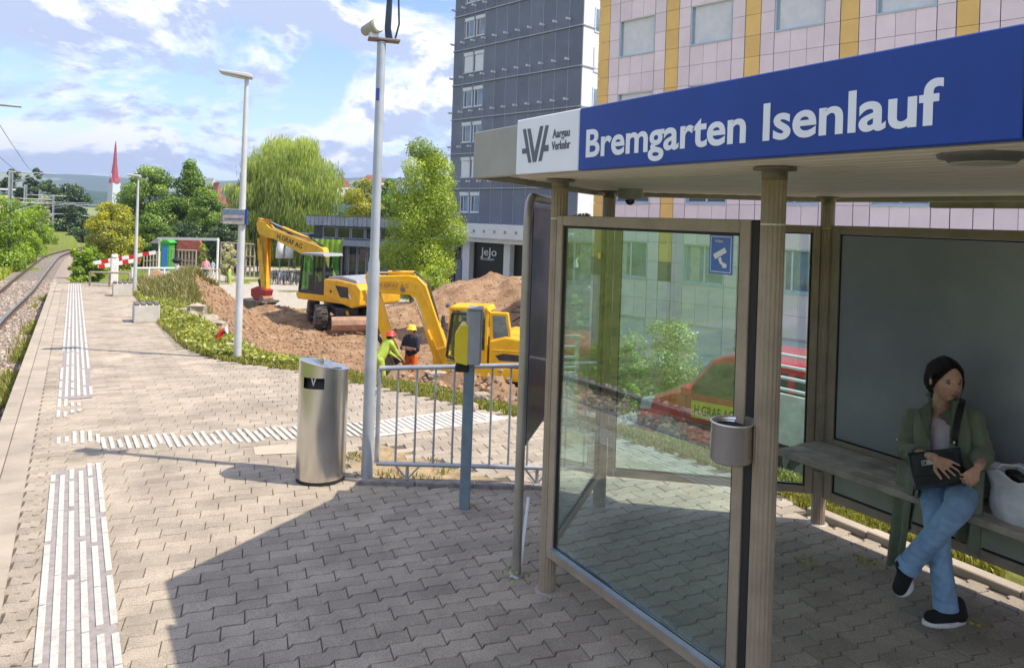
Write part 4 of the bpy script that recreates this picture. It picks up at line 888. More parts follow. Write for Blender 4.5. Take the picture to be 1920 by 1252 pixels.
# stone blocks in the soil
STONE = mat('rubble_stone', (.40, .34, .26), .95, var=.25, scale=6, bump=.8)
def rock(px, py, Z, s, lab, nm='stone_block', mt=STONE, grp='rubble blocks lying in the dug soil', flat=.55):
    q = at(px, py, Z); g = groundz(q[0], q[1]); m = MB(); a = rnd.uniform(0, 3)
    bmm = bmesh.new(); bmesh.ops.create_cube(bmm, size=1); bmesh.ops.subdivide_edges(bmm, edges=bmm.edges, cuts=3, use_grid_fill=True)
    V = []
    for v in bmm.verts:
        c = v.co; l = max(abs(c.x), abs(c.y), abs(c.z)); nrm = c.normalized() * .62; p = c.lerp(nrm, .45); k = 1 + .3 * mnoise.noise(c * 2.6 + Vector((px, py, 0))); V.append((p.x * s[0] * k, p.y * s[1] * k, p.z * s[2] * k))
    F = [tuple(v.index for v in f.verts) for f in bmm.faces]; bmm.free(); V = np.array(V); c_, s_ = math.cos(a), math.sin(a); V = np.c_[V[:, 0] * c_ - V[:, 1] * s_, V[:, 0] * s_ + V[:, 1] * c_, V[:, 2]] + (q[0], q[1], g + s[2] * .25)
    m.add(V, F); single(m.build(nm, mt), lab, 'rock', grp)
for (px, py, Z, s, lab) in [(368, 592, 17.5, (.5, .4, .42), 'squared pale rubble block at the edge of the dug soil'), (392, 596, 17.3, (.42, .34, .3), 'brown rubble block right of the squared pale block'), (410, 600, 17, (.36, .3, .22), 'flat pale slab lying behind the red pipe'), (345, 590, 17.8, (.3, .3, .2), 'small brown clod stone left of the squared pale block'), (432, 648, 12.8, (.16, .14, .14), 'dark stone just left of the lamp post foot'),
                            (800, 690, 12.2, (.5, .2, .2), 'long pale stone slab on the spoil ridge behind the railing'), (775, 678, 13.5, (.3, .2, .2), 'grey broken stone lying under the digging bucket'), (758, 668, 14, (.3, .25, .25), 'small pale stone by the digging bucket'), (905, 745, 9.0, (.2, .15, .12), 'round clay lump near the railing base'), (885, 770, 8.4, (.14, .12, .1), 'small stone at the grass strip below the excavator'),
                            (820, 700, 11, (.25, .16, .12), 'brown slab leaning on the spoil ridge'), (880, 505 + 35, 34, (.5, .4, .4), 'dark stone on the slope of the large soil heap'), (825, 563, 33, (.5, .35, .25), 'pale stone at the foot of the large soil heap')]: rock(px, py, Z, s, lab)
# rubble behind the shelter glass
stones(1500, (7.0, 11.5), (9.2, 13.5), lambda x, y: terrain(x, y), .05, .16, 'rubble', mat('grey_rubble', (.34, .31, .28), .9, var=.3, attr='tint', objvar=.45))
# traffic cone, small bits on the plaza
q = at(505, 552, 44); g = groundz(q[0], q[1]); cn = thing('traffic_cone', 'small orange and white traffic cone on the gravel beyond the bucket', 'cone', (q[0], q[1], g))
MB().box((q[0], q[1], g + .02), (.3, .3, .04)).build('cone_base', REDP, cn); MB().cyl((q[0], q[1], g + .04), (q[0], q[1], g + .2), .11, .085, 14).build('cone_body', mat('cone_pink', (.75, .18, .12), .5), cn); MB().cyl((q[0], q[1], g + .2), (q[0], q[1], g + .36), .085, .055, 14).build('cone_band', WB_, cn); MB().cyl((q[0], q[1], g + .36), (q[0], q[1], g + .5), .055, .02, 14).build('cone_tip', mat('cone_pink', (0, 0, 0)), cn)

# ------------------------------------------------------------------ catenary masts
MAST = mat('mast_galvanised', (.42, .46, .50), .5, metal=.4, var=.1, scale=3)
def mast(x, y, h, lab, right=False, arms=((.98, 2.4), (.80, 1.2)), w=.2):
    g = float(terrain(x, y)[0]); t = thing('catenary_mast', lab, 'catenary mast', (x, y, g), 0, 'catenary masts along the track'); s = -1 if right else 1
    m = MB()
    for dx_, dy_ in ((-1, 0), (1, 0)): m.box((x + dx_ * w * .42, y, g + h / 2), (w * .16, w, h))
    m.box((x, y, g + h / 2), (w * .68, w * .12, h)); m.build('mast_shaft', MAST, t)
    for k, L_ in arms:
        z = g + h * k; MB().tube([(x, y, z), (x + s * L_, y, z)], .035, 6).build('arm', MAST, t); MB().tube([(x, y, z - .55), (x + s * L_ * .75, y, z)], .025, 6).build('arm_stay', MAST, t)
        ins = MB()
        for i in range(5): ins.cyl((x + s * (.25 + .045 * i), y, z), (x + s * (.27 + .045 * i), y, z), .07, .07, 8)
        ins.build('insulator', mat('insulator', (.25, .17, .12), .3), t)
    return t
CW_Z = 3.6
mast(-2.95, 47, 5.3, 'nearest grey catenary mast standing in the meadow left of the track', arms=((.985, 2.0), (.72, 1.9), (.68, 1.9)))
mast(-3.2, 66, 5.4, 'second catenary mast from the left, with a white disc sign before it', arms=((.86, 2.6), (.62, 1.4)))
mast(-2.9, 84, 5.6, 'third catenary mast, before the pale flowering tree', arms=((.8, 4.2), (.6, 2.0)))
mast(-2.2, 104, 5.6, 'fourth and smallest catenary mast left of the track', arms=((.8, 2.6),))
mast(2.2, 78, 5.6, 'catenary mast on the right of the track before the dark trees', True, arms=((.98, 3.2), (.8, 1.6)))
mast(-3.6, 20, 5.9, 'catenary mast beyond the left picture edge whose long arm reaches into the sky', arms=((.87, 2.5), (.74, 2.0)))
# overhead wires
m_w = mat('copper_wire', (.05, .05, .05), .5, metal=.5)
for nm, lab, zz0, sag in (('contact_wire', 'thin contact wire above the rails', 0, .1), ('messenger_wire', 'thin carrying wire strung over the masts', 1.0, .5)):
    pts = []
    ysup = [-8, 20, 47, 66, 84, 104, 130]
    for a, b in zip(ysup[:-1], ysup[1:]):
        for t_ in np.linspace(0, 1, 8, endpoint=False):
            y = a + (b - a) * t_; z = float(trackz(y)) + 4.3 + zz0 - sag * 4 * t_ * (1 - t_); pts.append((cl(max(y, 0)) + .15 * math.sin(y * .1), y, z))
    single(MB().tube(pts, .008, 4).build(nm, m_w), lab, 'wire')
q = (-3.35, 58.0); g = float(terrain(*q)[0]); t = thing('disc_signal', 'white round marker on a short post beside the track', 'signal', (*q, g)); MB().cyl((*q, g), (*q, g + 1.3), .05, .05, 8).build('post', WB_, t); MB().cyl((q[0], q[1] - .03, g + 1.45), (q[0], q[1] + .01, g + 1.45), .24, .24, 16).build('disc', WB_, t)
q = (-3.3, 50.0); g = float(terrain(*q)[0]); single(MB().box((*q, g + .2), (.3, .2, .4)).build('track_marker', WB_, bevel=.03), 'small white stone marker in the meadow beside the rails', 'marker')

# ------------------------------------------------------------------ excavators
YC = mat('machine_yellow', (.76, .43, .02), .45, var=.10, scale=3, coat=.15, dirt=.5, dirtcol=(.34, .21, .11)); YC2 = mat('machine_yellow_bright', (.84, .47, .006), .42, var=.08, scale=2, coat=.2, dirt=.45, dirtcol=(.42, .24, .07))
BLK = mat('machine_black', (.035, .037, .042), .5, var=.25, scale=6, dirt=.3, dirtcol=(.12, .09, .06)); ROOFG = mat('cab_roof_grey', (.30, .31, .36), .5, var=.08); TYRE = mat('tyre_rubber', (.04, .038, .036), .85, var=.3, scale=12, dirt=.7, dirtcol=(.22, .14, .09)); RIM = mat('wheel_rim', (.14, .14, .15), .6, dirt=.5, dirtcol=(.24, .15, .1))
CHROME = mat('piston_chrome', (.75, .75, .75), .15, metal=1); MUDB = mat('muddy_steel', (.36, .22, .15), .6, metal=.3, var=.18, scale=5, bump=.2); CABG = glassmat('cab_glass', (.66, .80, .76), 1.5); BKT = mat('bucket_steel', (.20, .185, .175), .45, metal=.6, var=.25, scale=4, dirt=.5, dirtcol=(.28, .18, .1)); REDC = mat('coupler_red', (.33, .03, .04), .5, var=.15); HOSE = mat('hose', (.02, .02, .02), .5)
class Rig:
    def __init__(s, o, hd, root): s.o = np.array([o[0], o[1], o[2]], float); s.h = np.array([*hd, 0.]); s.h /= np.linalg.norm(s.h); s.l = np.array([-s.h[1], s.h[0], 0]); s.root = root
    def P(s, x, y, z): return s.o + s.h * x + s.l * y + np.array([0, 0, z])
    def side(s, name, poly, y0, y1, mt, parent=None, bevel=.015, seg=1, label=None): return MB().prism(poly, y0, y1, (s.o, s.h, (0, 0, 1), s.l)).build(name, mt, parent or s.root, bevel=bevel, seg=seg, label=label)
    def box(s, name, x0, x1, y0, y1, z0, z1, mt, parent=None, bevel=.01): return s.side(name, [(x0, z0), (x1, z0), (x1, z1), (x0, z1)], y0, y1, mt, parent, bevel)
    def cyl(s, name, a, b, r, mt, parent=None, n=12, r1=None): return MB().cyl(s.P(*a), s.P(*b), r, r1, n).build(name, mt, parent or s.root)
    def ram(s, a, b, r, parent=None, split=.55):
        a_, b_ = np.array(a, float), np.array(b, float); m = a_ + (b_ - a_) * split; c = s.cyl('hydraulic_cylinder', a, m, r, YC, parent or s.root); MB().cyl(s.P(*m), s.P(*b), r * .5, None, 10).build('piston_rod', CHROME, parent or s.root); return c
    def hose(s, pts, r=.02, parent=None): return MB().tube([s.P(*p) for p in pts], r, 6).build('hose', HOSE, parent or s.root)
def cab(rig, x0, x1, y0, y1, z0, z1, frame, glass, roofm, t=.07, rake=.12, lean=0, doorx=None):
    """pillars, rails, panes and roof of a cab; x1 is the front"""
    r = rig; root = r.root; dx_ = doorx or (x0 + (x1 - x0) * .42)
    c = r.box('cab_floor', x0, x1, y0, y1, z0, z0 + .12, frame, bevel=.02)
    for nm, px, py in (('a', x1, y0), ('a', x1, y1), ('c', x0, y0), ('c', x0, y1)):
        top = px - (rake if px == x1 else 0); sgn = -1 if px == x1 else 1
        r.side('cab_pillar', [(px, z0 + .12), (px + sgn * t, z0 + .12), (top + sgn * t, z1), (top, z1)], py - (t if py == y1 else 0), py + (0 if py == y1 else t), frame, c, .01)
    for py in (y0, y1): r.box('door_pillar', dx_ - t / 2, dx_ + t / 2, py - (t if py == y1 else 0), py + (0 if py == y1 else t), z0 + .12, z1, frame, c)
    rf = r.side('cab_roof', [(x0 - .04, z1), (x1 - rake + .05, z1), (x1 - rake - .02, z1 + .10), (x0 + .03, z1 + .12)], y0 - .03, y1 + .03, roofm, c, .03, 2)
    for py in (y0 + .03, y1 - .03):
        r.box('side_window', dx_ + t / 2, x1 - t - rake * .6, py - .006, py + .006, z0 + .16, z1 - .03, glass, c, 0); r.box('side_window', x0 + t, dx_ - t / 2, py - .006, py + .006, z0 + .45, z1 - .03, glass, c, 0)
        r.box('door_panel', x0 + t, dx_ - t / 2, py - .02, py + .02, z0 + .12, z0 + .45, frame, c)
    r.box('rear_window', x0 + .02, x0 + .03, y0 + t, y1 - t, z0 + .55, z1 - .04, glass, c, 0); r.box('rear_wall', x0 + .01, x0 + .05, y0 + t, y1 - t, z0 + .1, z0 + .53, frame, c)
    r.side('front_window', [(x1 - .03, z0 + .14), (x1 - .018, z0 + .14), (x1 - rake - .018, z1), (x1 - rake - .03, z1)], y0 + t, y1 - t, glass, c, 0)
    st = r.box('seat', x0 + .25, x0 + .7, (y0 + y1) / 2 - .22, (y0 + y1) / 2 + .22, z0 + .12, z0 + .5, BLK, c, .05); r.side('seat_back', [(x0 + .2, z0 + .5), (x0 + .34, z0 + .5), (x0 + .26, z0 + 1.12), (x0 + .14, z0 + 1.12)], (y0 + y1) / 2 - .2, (y0 + y1) / 2 + .2, BLK, st, .04)
    r.box('console', x1 - .3, x1 - .2, (y0 + y1) / 2 - .15, (y0 + y1) / 2 + .15, z0 + .12, z0 + .75, BLK, c)
    r.hose([(x1 - .12, y1 + .04, z0 + .9), (x1 + .02, y1 + .22, z0 + .98), (x1 + .02, y1 + .25, z0 + 1.1)], .012, c); r.box('mirror', x1 - .02, x1 + .04, y1 + .16, y1 + .34, z0 + 1.02, z0 + 1.32, BLK, c, .02)
    return c
# --- wheeled excavator
c1 = cw(-7.3, 31.6); hd = cw(-2, 1.3); G1 = -2.70
e1 = thing('wheeled_excavator', 'yellow wheeled excavator with raised boom and black cab, digging on the left', 'excavator', (c1[0], c1[1], G1))
E1 = Rig((c1[0], c1[1], G1), hd, e1); U1 = Rig((c1[0], c1[1], G1), cw(-1.0, 2.5), e1)
U1.box('chassis', -1.9, 1.9, -.45, .45, .62, .98, BLK, bevel=.04); U1.cyl('slew_ring', (0, 0, .98), (0, 0, 1.14), .55, BLK, n=24)
for ax in (-1.25, 1.3):
    U1.cyl('axle', (ax, -.95, .52), (ax, .95, .52), .11, BLK); 
    for sd_ in (-1, 1):
        for k in (.78, 1.10) if False else (.95,):
            m = MB(); rr = .51; a, b = U1.P(ax, sd_ * .72, .5), U1.P(ax, sd_ * 1.2, .5); w_ = MB(); w_.tube([a, a + (b - a) * .12, a + (b - a) * .88, b], [rr * .88, rr, rr, rr * .88], 22)
            for i in range(22):
                q = 2 * math.pi * i / 22; dxx = U1.h * math.cos(q) + np.array([0, 0, math.sin(q)]); p0_ = a + (b - a) * (.06 if i % 2 else .5) + dxx * (rr + .012); p1_ = a + (b - a) * (.5 if i % 2 else .94) + dxx * (rr + .012); w_.bar(p0_, p1_, .05, .05, up=tuple(dxx))
            wh = w_.build('wheel', TYRE, e1); MB().cyl(b - (b - a) * .05, b + (b - a) * .02, .29, .29, 20).build('rim', RIM, wh); MB().cyl(b, b + (b - a) * .12, .12, .08, 12).build('hub', RIM, wh)
bl = MB(); prof = [(-2.35 + .16 * math.cos(a), .42 + .34 * math.sin(a)) for a in np.linspace(-1.9, 1.9, 14)] + [(-2.28 + .10 * math.cos(a), .42 + .26 * math.sin(a)) for a in np.linspace(1.9, -1.9, 14)]
prof = [(-2.55 + (.30 * (1 - math.cos(a))) , .42 + .30 * math.sin(a)) for a in np.linspace(-1.45, 1.45, 14)]; prof = [(-2.5, .10), (-2.66, .22), (-2.72, .42), (-2.66, .62), (-2.5, .74), (-2.46, .70), (-2.58, .6), (-2.63, .42), (-2.58, .24), (-2.44, .12)]
U1.side('dozer_blade', prof, -1.55, .72, MUDB, bevel=.01, seg=1)
for sd_ in (-.4, .4): U1.side('blade_arm', [(-2.6, .3), (-2.5, .5), (-1.7, .8), (-1.7, .62)], sd_ - .06, sd_ + .06, BLK)
U1.ram((-1.7, 0, .9), (-2.5, 0, .6), .06)
U1.box('tool_box', -.6, .75, .5, 1.0, .45, .85, BLK); U1.box('step', .2, .7, 1.0, 1.15, .3, .36, BLK); U1.box('tool_box', -.6, .75, -1.0, -.5, .45, .85, BLK)
E1.side('turntable', [(-2.0, 1.14), (1.35, 1.14), (1.45, 1.3), (1.45, 1.42), (-2.0, 1.42)], -1.2, 1.2, YC, bevel=.03)
bdy = E1.side('engine_housing', [(-2.35, 1.16), (-1.9, 1.02), (-.25, 1.42), (-.25, 2.10), (-1.0, 2.12), (-2.1, 2.02), (-2.38, 1.8)], -1.2, 1.22, YC, bevel=.06, seg=2)
E1.side('engine_hood', [(-2.1, 2.02), (-.35, 2.10), (-.4, 2.2), (-1.2, 2.27), (-2.0, 2.16)], -1.05, 1.1, ROOFG, bdy, .04, 2)
E1.side('side_vent', [(-1.75, 1.42), (-1.25, 1.42), (-.95, 1.88), (-1.68, 1.85)], 1.222, 1.235, BLK, bdy, .004); E1.box('access_hatch', -.9, -.35, 1.222, 1.236, 1.5, 2.02, YC, bdy, .01); E1.cyl('filler_cap', (-.72, 1.22, 1.62), (-.72, 1.25, 1.62), .06, BLK, bdy)
E1.side('white_flash', [(-1.9, 1.4), (-1.82, 1.4), (-1.66, 1.6), (-1.72, 1.62)], 1.222, 1.232, WB_, bdy, 0)
m = MB().prism([(-.16, 0), (.16, 0), (0, .3)], 0, .015, (E1.P(-2.37, .25, 1.45), E1.l, (0, 0, 1), -E1.h)).build('warning_triangle', mat('orange_triangle', (.85, .12, .02), .5), bdy)
MB().prism([(-.12, 0), (.12, 0), (.12, .07), (-.12, .07)], 0, .015, (E1.P(-2.38, .9, 1.42), E1.l, (0, 0, 1), -E1.h)).build('tail_lamp', RED, bdy)
cab1 = cab(E1, -.22, 1.32, .18, 1.2, 1.42, 3.02, BLK, CABG, ROOFG, .09, .16)
hr = MB(); hr.tube([E1.P(-1.0, .95, 2.15), E1.P(-1.0, .95, 2.5), E1.P(-2.2, .95, 2.45), E1.P(-2.25, .95, 2.0)], .03, 8); 
E1.cyl('exhaust', (-1.5, -.6, 2.2), (-1.5, -.6, 2.65), .06, BLK, bdy)
# boom in the machine's middle plane
root1, j1 = (.35, 1.75), (1.15, 3.15)
bm1 = E1.side('boom', [(.15, 1.5), (.6, 1.45), (1.2, 2.2), (1.62, 2.85), (1.45, 3.32), (1.05, 3.28), (.75, 2.55)], -.2, .12, YC, bevel=.02)
b2 = E1.side('upper_boom', [(1.05, 3.02), (1.5, 2.80), (2.1, 2.86), (4.3, 3.55), (5.0, 3.62), (5.55, 3.90), (5.62, 4.25), (5.42, 4.42), (5.0, 4.32), (4.6, 4.05), (1.5, 3.42), (1.1, 3.30)], -.19, .13, YC, bevel=.02)
text_mesh('lettering', 'H.GRAF AG', .31, E1.P(4.1, .134, 3.62), -E1.h * math.cos(.245) + np.array([0, 0, -math.sin(.245)]), np.array([0, 0, math.cos(.245)]) - E1.h * math.sin(.245), BLK, b2, .004, bold=.006, width=1.75)
E1.ram((2.0, -.03, 3.62), (5.15, -.03, 4.42), .075, b2, .6); E1.ram((.9, .2, 1.6), (1.7, .2, 3.0), .08, bm1); E1.ram((.9, -.28, 1.6), (1.7, -.28, 3.0), .08, bm1)
for k in range(4): E1.hose([(1.2, -.12 + .05 * k, 3.35), (1.9, -.12 + .05 * k, 3.62 + .02 * k), (3.4, -.12 + .05 * k, 3.86), (4.9, -.12 + .05 * k, 4.38)], .022, b2)
stk = E1.side('stick', [(5.0, 4.05), (5.15, 3.75), (5.45, 3.7), (5.68, 4.15), (5.55, 4.5), (5.3, 4.45), (5.22, 4.2), (4.95, 2.6), (4.78, 1.20), (4.98, 1.06), (5.18, 1.25), (5.45, 2.9)], -.15, .09, YC, bevel=.02)
E1.ram((5.62, -.03, 3.55), (5.42, -.03, 1.62), .06, stk, .55); E1.side('link', [(5.36, 1.62), (5.48, 1.62), (5.3, 1.12), (5.2, 1.15)], -.12, .06, BLK, stk); E1.hose([(5.6, .1, 4.2), (5.75, .12, 3.6), (5.55, .1, 2.6), (5.4, .1, 1.9)], .03, stk)
cp = E1.side('quick_coupler', [(4.7, 1.16), (5.3, 1.3), (5.75, 1.15), (5.72, .82), (5.3, .58), (4.85, .72)], -.28, .22, REDC, bevel=.04, seg=2); E1.cyl('tilt_motor', (4.9, -.3, .75), (4.9, .25, .75), .16, MUDB, cp)
bk = [(4.55, .62), (5.2, .66), (6.1, .62), (6.55, .42), (6.62, .05), (6.5, -.12), (6.35, -.1), (6.42, .1), (6.3, .32), (5.9, .48), (5.0, .5), (4.6, .5)]
bko = E1.side('bucket', [(4.6, .66), (6.2, .66), (6.6, .45), (6.68, .1), (6.6, -.22), (6.5, -.2), (6.54, .1), (6.45, .38), (6.15, .56), (4.6, .56)], -.55, .5, BKT, cp, .01)
for y_ in (-.55, .47): E1.side('bucket_cheek', [(4.6, .62), (6.2, .62), (6.58, .42), (6.62, .1), (6.55, -.2), (5.9, .05), (5.1, .28)], y_, y_ + .04, BKT, cp, .005)
# --- tracked excavator
c2 = cw((905 - 960 + 8) / 1371 * 19.5, 19.5); G2 = -2.62
e2 = thing('tracked_excavator', 'bright yellow compact excavator with bent boom reaching left, behind the railing', 'excavator', (c2[0], c2[1], G2))
E2 = Rig((c2[0], c2[1], G2), cw(-1, .15), e2)
for sd_ in (-1, 1):
    y0, y1 = (.62, 1.02) if sd_ > 0 else (-1.02, -.62)
    pr = [(1.15 * math.cos(a) * 1 + (0), .0) for a in ()]
    pr = [( .95 + .27 * math.cos(a), .29 + .27 * math.sin(a)) for a in np.linspace(-1.4, 1.5, 8)] + [(-.95 + .27 * math.cos(a), .29 + .27 * math.sin(a)) for a in np.linspace(1.64, 4.6, 8)]
    tr_ = E2.side('crawler_track', pr, y0, y1, TYRE, bevel=0)
    for i in range(20):
        x = -1.0 + i * .105
        E2.box('track_shoe', x, x + .07, y0 - .01, y1 + .01, .0, .03, TYRE, tr_, 0) if i % 2 else E2.box('track_shoe', x, x + .07, y0 - .01, y1 + .01, .555, .585, TYRE, tr_, 0)
    for x in (-.95, -.5, 0, .5, .95): MB().cyl(E2.P(x, sd_ * .6, .26), E2.P(x, sd_ * 1.035, .26), .14 if abs(x) < .9 else .2, None, 14).build('roller', RIM, tr_)
E2.box('undercarriage', -.9, .9, -.6, .6, .3, .6, BLK); E2.cyl('slew_ring', (0, 0, .6), (0, 0, .72), .42, BLK, n=24)
E2.side('dozer_blade', [(1.6, .05), (1.72, .2), (1.72, .4), (1.62, .5), (1.56, .48), (1.6, .3), (1.52, .06)], -1.0, 1.0, MUDB); E2.side('blade_arm', [(1.0, .25), (1.6, .2), (1.6, .34), (1.0, .4)], .35, .5, MUDB); E2.side('blade_arm', [(1.0, .25), (1.6, .2), (1.6, .34), (1.0, .4)], -.5, -.35, MUDB)
hb = E2.side('body', [(-1.55, .75), (-1.5, .66), (.75, .66), (.9, .78), (.9, .95), (-.35, .95), (-.35, 1.66), (-.75, 1.78), (-1.3, 1.72), (-1.6, 1.5), (-1.66, 1.1)], -.98, 1.0, YC2, bevel=.05, seg=2)
E2.side('side_vent', [(-1.2, 1.18), (-.62, 1.18), (-.52, 1.30), (-.72, 1.36), (-1.12, 1.34)], 1.001, 1.012, BLK, hb, .003); E2.side('hood_crease', [(-1.5, 1.42), (-.45, 1.42), (-.42, 1.45), (-1.5, 1.45)], 1.001, 1.012, YC, hb, .003); E2.box('lower_panel', -1.4, .1, 1.001, 1.014, .74, .98, YC2, hb, .004); E2.box('body_seam', -1.5, .7, 1.0, 1.008, 1.0, 1.025, BLK, hb, 0)
cb2 = cab(E2, -.30, .80, .10, .97, .95, 2.38, YC2, CABG, YC2, .075, .10, doorx=.02)
for a_, b_ in (((.02, .985, 1.1), (.02, .985, 2.3)), ((.02, .985, 2.3), (.62, .985, 2.3)), ((.62, .985, 2.3), (.74, .985, 1.2)), ((.74, .985, 1.2), (.02, .985, 1.08))): E2.hose([a_, b_], .035, cb2)
qw = E2.side('quarter_window_frame', [(-.36, 1.62), (-.92, 1.70), (-.80, 2.38), (-.30, 2.38)], .80, .93, YC2, cb2, .02); E2.side('quarter_window', [(-.44, 1.72), (-.83, 1.78), (-.73, 2.30), (-.40, 2.30)], .932, .942, mat('quarter_glass', (.16, .22, .22), .08, coat=1, var=.3, scale=3), cb2, 0)
E2.hose([(-.8, .5, 2.36), (-1.5, .5, 2.36), (-1.6, .5, 1.7)], .03, hb); E2.hose([(-.85, .45, 2.1), (-1.15, .45, 2.3)], .025, hb); E2.hose([(-.8, -.6, 2.36), (-1.5, -.6, 2.36), (-1.6, -.6, 1.7)], .03, hb); E2.cyl('work_lamp', (.82, .55, 2.45), (.9, .55, 2.45), .06, RIM, cb2)
E2.side('swing_post', [(.85, .7), (1.35, .75), (1.35, 1.15), (.95, 1.3)], -.35, .05, YC2, bevel=.03)
bm2 = E2.side('boom', [(.95, .85), (1.2, .75), (1.38, 1.0), (1.92, 2.45), (2.06, 2.60), (3.0, 2.62), (3.12, 2.72), (3.14, 2.98), (2.98, 3.08), (2.1, 3.14), (1.86, 3.10), (1.62, 2.88), (.98, 1.2)], -.28, -.02, YC2, bevel=.02)
E2.side('boom_web', [(1.5, 2.3), (1.8, 2.9), (2.1, 2.98), (3.0, 2.94), (3.0, 2.72), (2.0, 2.70), (1.75, 2.4)], -.018, -.01, YC, bm2, 0)
text_mesh('lettering', 'H.GRAF AG', .15, E2.P(2.95, -.009, 2.79), -E2.h, (0, 0, 1), mat('faded_print', (.32, .12, .02), .6), bm2, .003, width=.85)
E2.ram((1.12, .02, .80), (1.93, .02, 2.55), .055, bm2, .5); E2.ram((2.0, -.15, 3.2), (3.2, -.15, 3.16), .055, bm2, .6); MB().cyl(E2.P(2.25, -.02, 2.74), E2.P(2.25, .02, 2.74), .07, None, 12).build('pivot_pin', RIM, bm2)
for k in range(3): E2.hose([(1.1, -.22 + .05 * k, 1.4), (1.6, -.22 + .05 * k, 2.95), (1.95, -.22 + .05 * k, 3.2), (2.6, -.22 + .05 * k, 3.22)], .018, bm2)
sk2 = E2.side('stick', [(2.98, 2.72), (3.05, 3.14), (3.26, 3.24), (3.36, 3.05), (3.22, 2.55), (2.78, 1.25), (2.55, 1.02), (2.40, 1.15), (2.52, 1.35)], -.25, -.05, YC2, bevel=.02)
E2.ram((3.42, -.15, 2.65), (2.98, -.15, 1.45), .05, sk2, .55); E2.side('link', [(2.98, 1.5), (3.05, 1.42), (2.75, 1.05), (2.66, 1.1)], -.2, -.1, BLK, sk2)
E2.side('bucket', [(2.5, 1.08), (2.86, 1.0), (2.95, .7), (2.8, .42), (2.45, .35), (2.2, .5), (2.28, .56), (2.48, .46), (2.72, .52), (2.8, .72), (2.7, .9), (2.45, .95)], -.5, .2, BKT, sk2, .01)
for y_ in (-.5, .17): E2.side('bucket_cheek', [(2.5, 1.05), (2.82, .98), (2.9, .72), (2.76, .48), (2.45, .42), (2.24, .52)], y_, y_ + .03, BKT, sk2, .004)
# ------------------------------------------------------------------ buildings
UF = np.array([.2403, -.9707, 0]); NF = np.array([-.9707, -.2403, 0]); ZV = np.array([0, 0, 1.])
def on_plane(px, py, P0, u):
    d = ray(px, py); n = np.array([-u[1], u[0]]); t = (n @ np.array(P0[:2])) / (n @ d[:2]); p = d * t; s = (p[:2] - np.array(P0[:2])) @ np.array(u[:2]); return float(s), float(p[2] + CAMH)
def rect(name, P0, u, n, s0, s1, z0, z1, d0, d1, mt, parent, bevel=0, label=None):
    P0 = np.array([P0[0], P0[1], 0.]); return MB().prism([(s0, z0), (s1, z0), (s1, z1), (s0, z1)], d0, d1, (P0, u, ZV, n)).build(name, mt, parent, bevel=bevel, label=label)
WINBLUE = mat('window_painted_sky', (.16, .25, .36), .06, var=.35, scale=.6, coat=.8); WINDK = mat('window_dark_glass', (.02, .025, .03), .05, coat=1, var=.4, scale=.8); BLIND = mat('roller_blind', (.68, .69, .72), .6, var=.05, scale=3); WFR = mat('white_window_frame', (.62, .66, .72), .5, var=.04); CURT = mat('curtain', (.5, .5, .46), .8)  # blue base colour of WINBLUE stands in for the sky reflected in panes
# dark tower
T0 = (25.69, 52.87); TZ = -3.0
tw = thing('tower_block', 'dark grey panelled high-rise with paired white windows and a black door under a white canopy', 'building', (*T0, TZ))
TD = mat('tower_panel_dark', (.145, .165, .22), .55, var=.08, scale=.8, objvar=.10); TLN = mat('tower_joint_profile', (.36, .38, .42), .5, metal=.3); TWH = mat('tower_white_wall', (.66, .68, .74), .7, var=.04, scale=1, dirt=.15, dirtcol=(.4, .4, .42))
TL = 13.4; lines = [4.45 + 2.73 * k for k in range(8)]
depth = 12
MB().prism([(0, TZ), (TL, TZ), (TL, 26.5), (0, 26.5)], -depth, -.06, ((*T0, 0), UF, ZV, NF)).build('wall', TWH, tw)
pw = TL / 11; 
zl = [1.75] + lines
for k in range(len(zl) - 1):
    for i in range(11):
        if i == 1 or i == 2: continue
        rect('facade_panel', T0, UF, NF, i * pw + .03, (i + 1) * pw - .03, zl[k] + .05, zl[k + 1] - .05, -.05, .0, TD, tw)
    # panels around the window pair
    s0, s1 = pw, 3 * pw; wt = zl[k + 1] - .30; wb = wt - 1.55
    rect('facade_panel', T0, UF, NF, s0 + .03, s1 - .03, zl[k] + .05, wb - .05, -.05, .0, TD, tw); rect('facade_panel', T0, UF, NF, s0 + .03, s1 - .03, wt + .05, zl[k + 1] - .05, -.05, .0, TD, tw)
    for a in (s0 + .12, s0 + .12 + 1.25):
        w = rect('window', T0, UF, NF, a, a + 1.02, wb, wt, -.05, -.02, WFR, tw)
        opn = k % 3 == 1
        rect('blind' if opn else 'pane', T0, UF, NF, a + .12, a + .94, wb + .1, wt - .28, -.015, -.010, BLIND if opn else WINBLUE, w)
        if not opn: rect('casement', T0, UF, NF, a + .14, a + .42, wb + .1, wt - .32, -.008, .0, WINDK, w); rect('mullion', T0, UF, NF, a + .42, a + .47, wb + .1, wt - .28, -.008, .012, WFR, w)
        rect('shutter_box', T0, UF, NF, a - .02, a + 1.04, wt - .24, wt + .02, -.01, .05, WFR, w); rect('window_sill', T0, UF, NF, a - .02, a + 1.04, wb - .05, wb, -.01, .08, WFR, w)
    for a in (s0 - 0, s0 + 1.20, s1 - .12): rect('facade_panel', T0, UF, NF, a + .03, a + .12, wb, wt, -.05, .0, TD, tw)
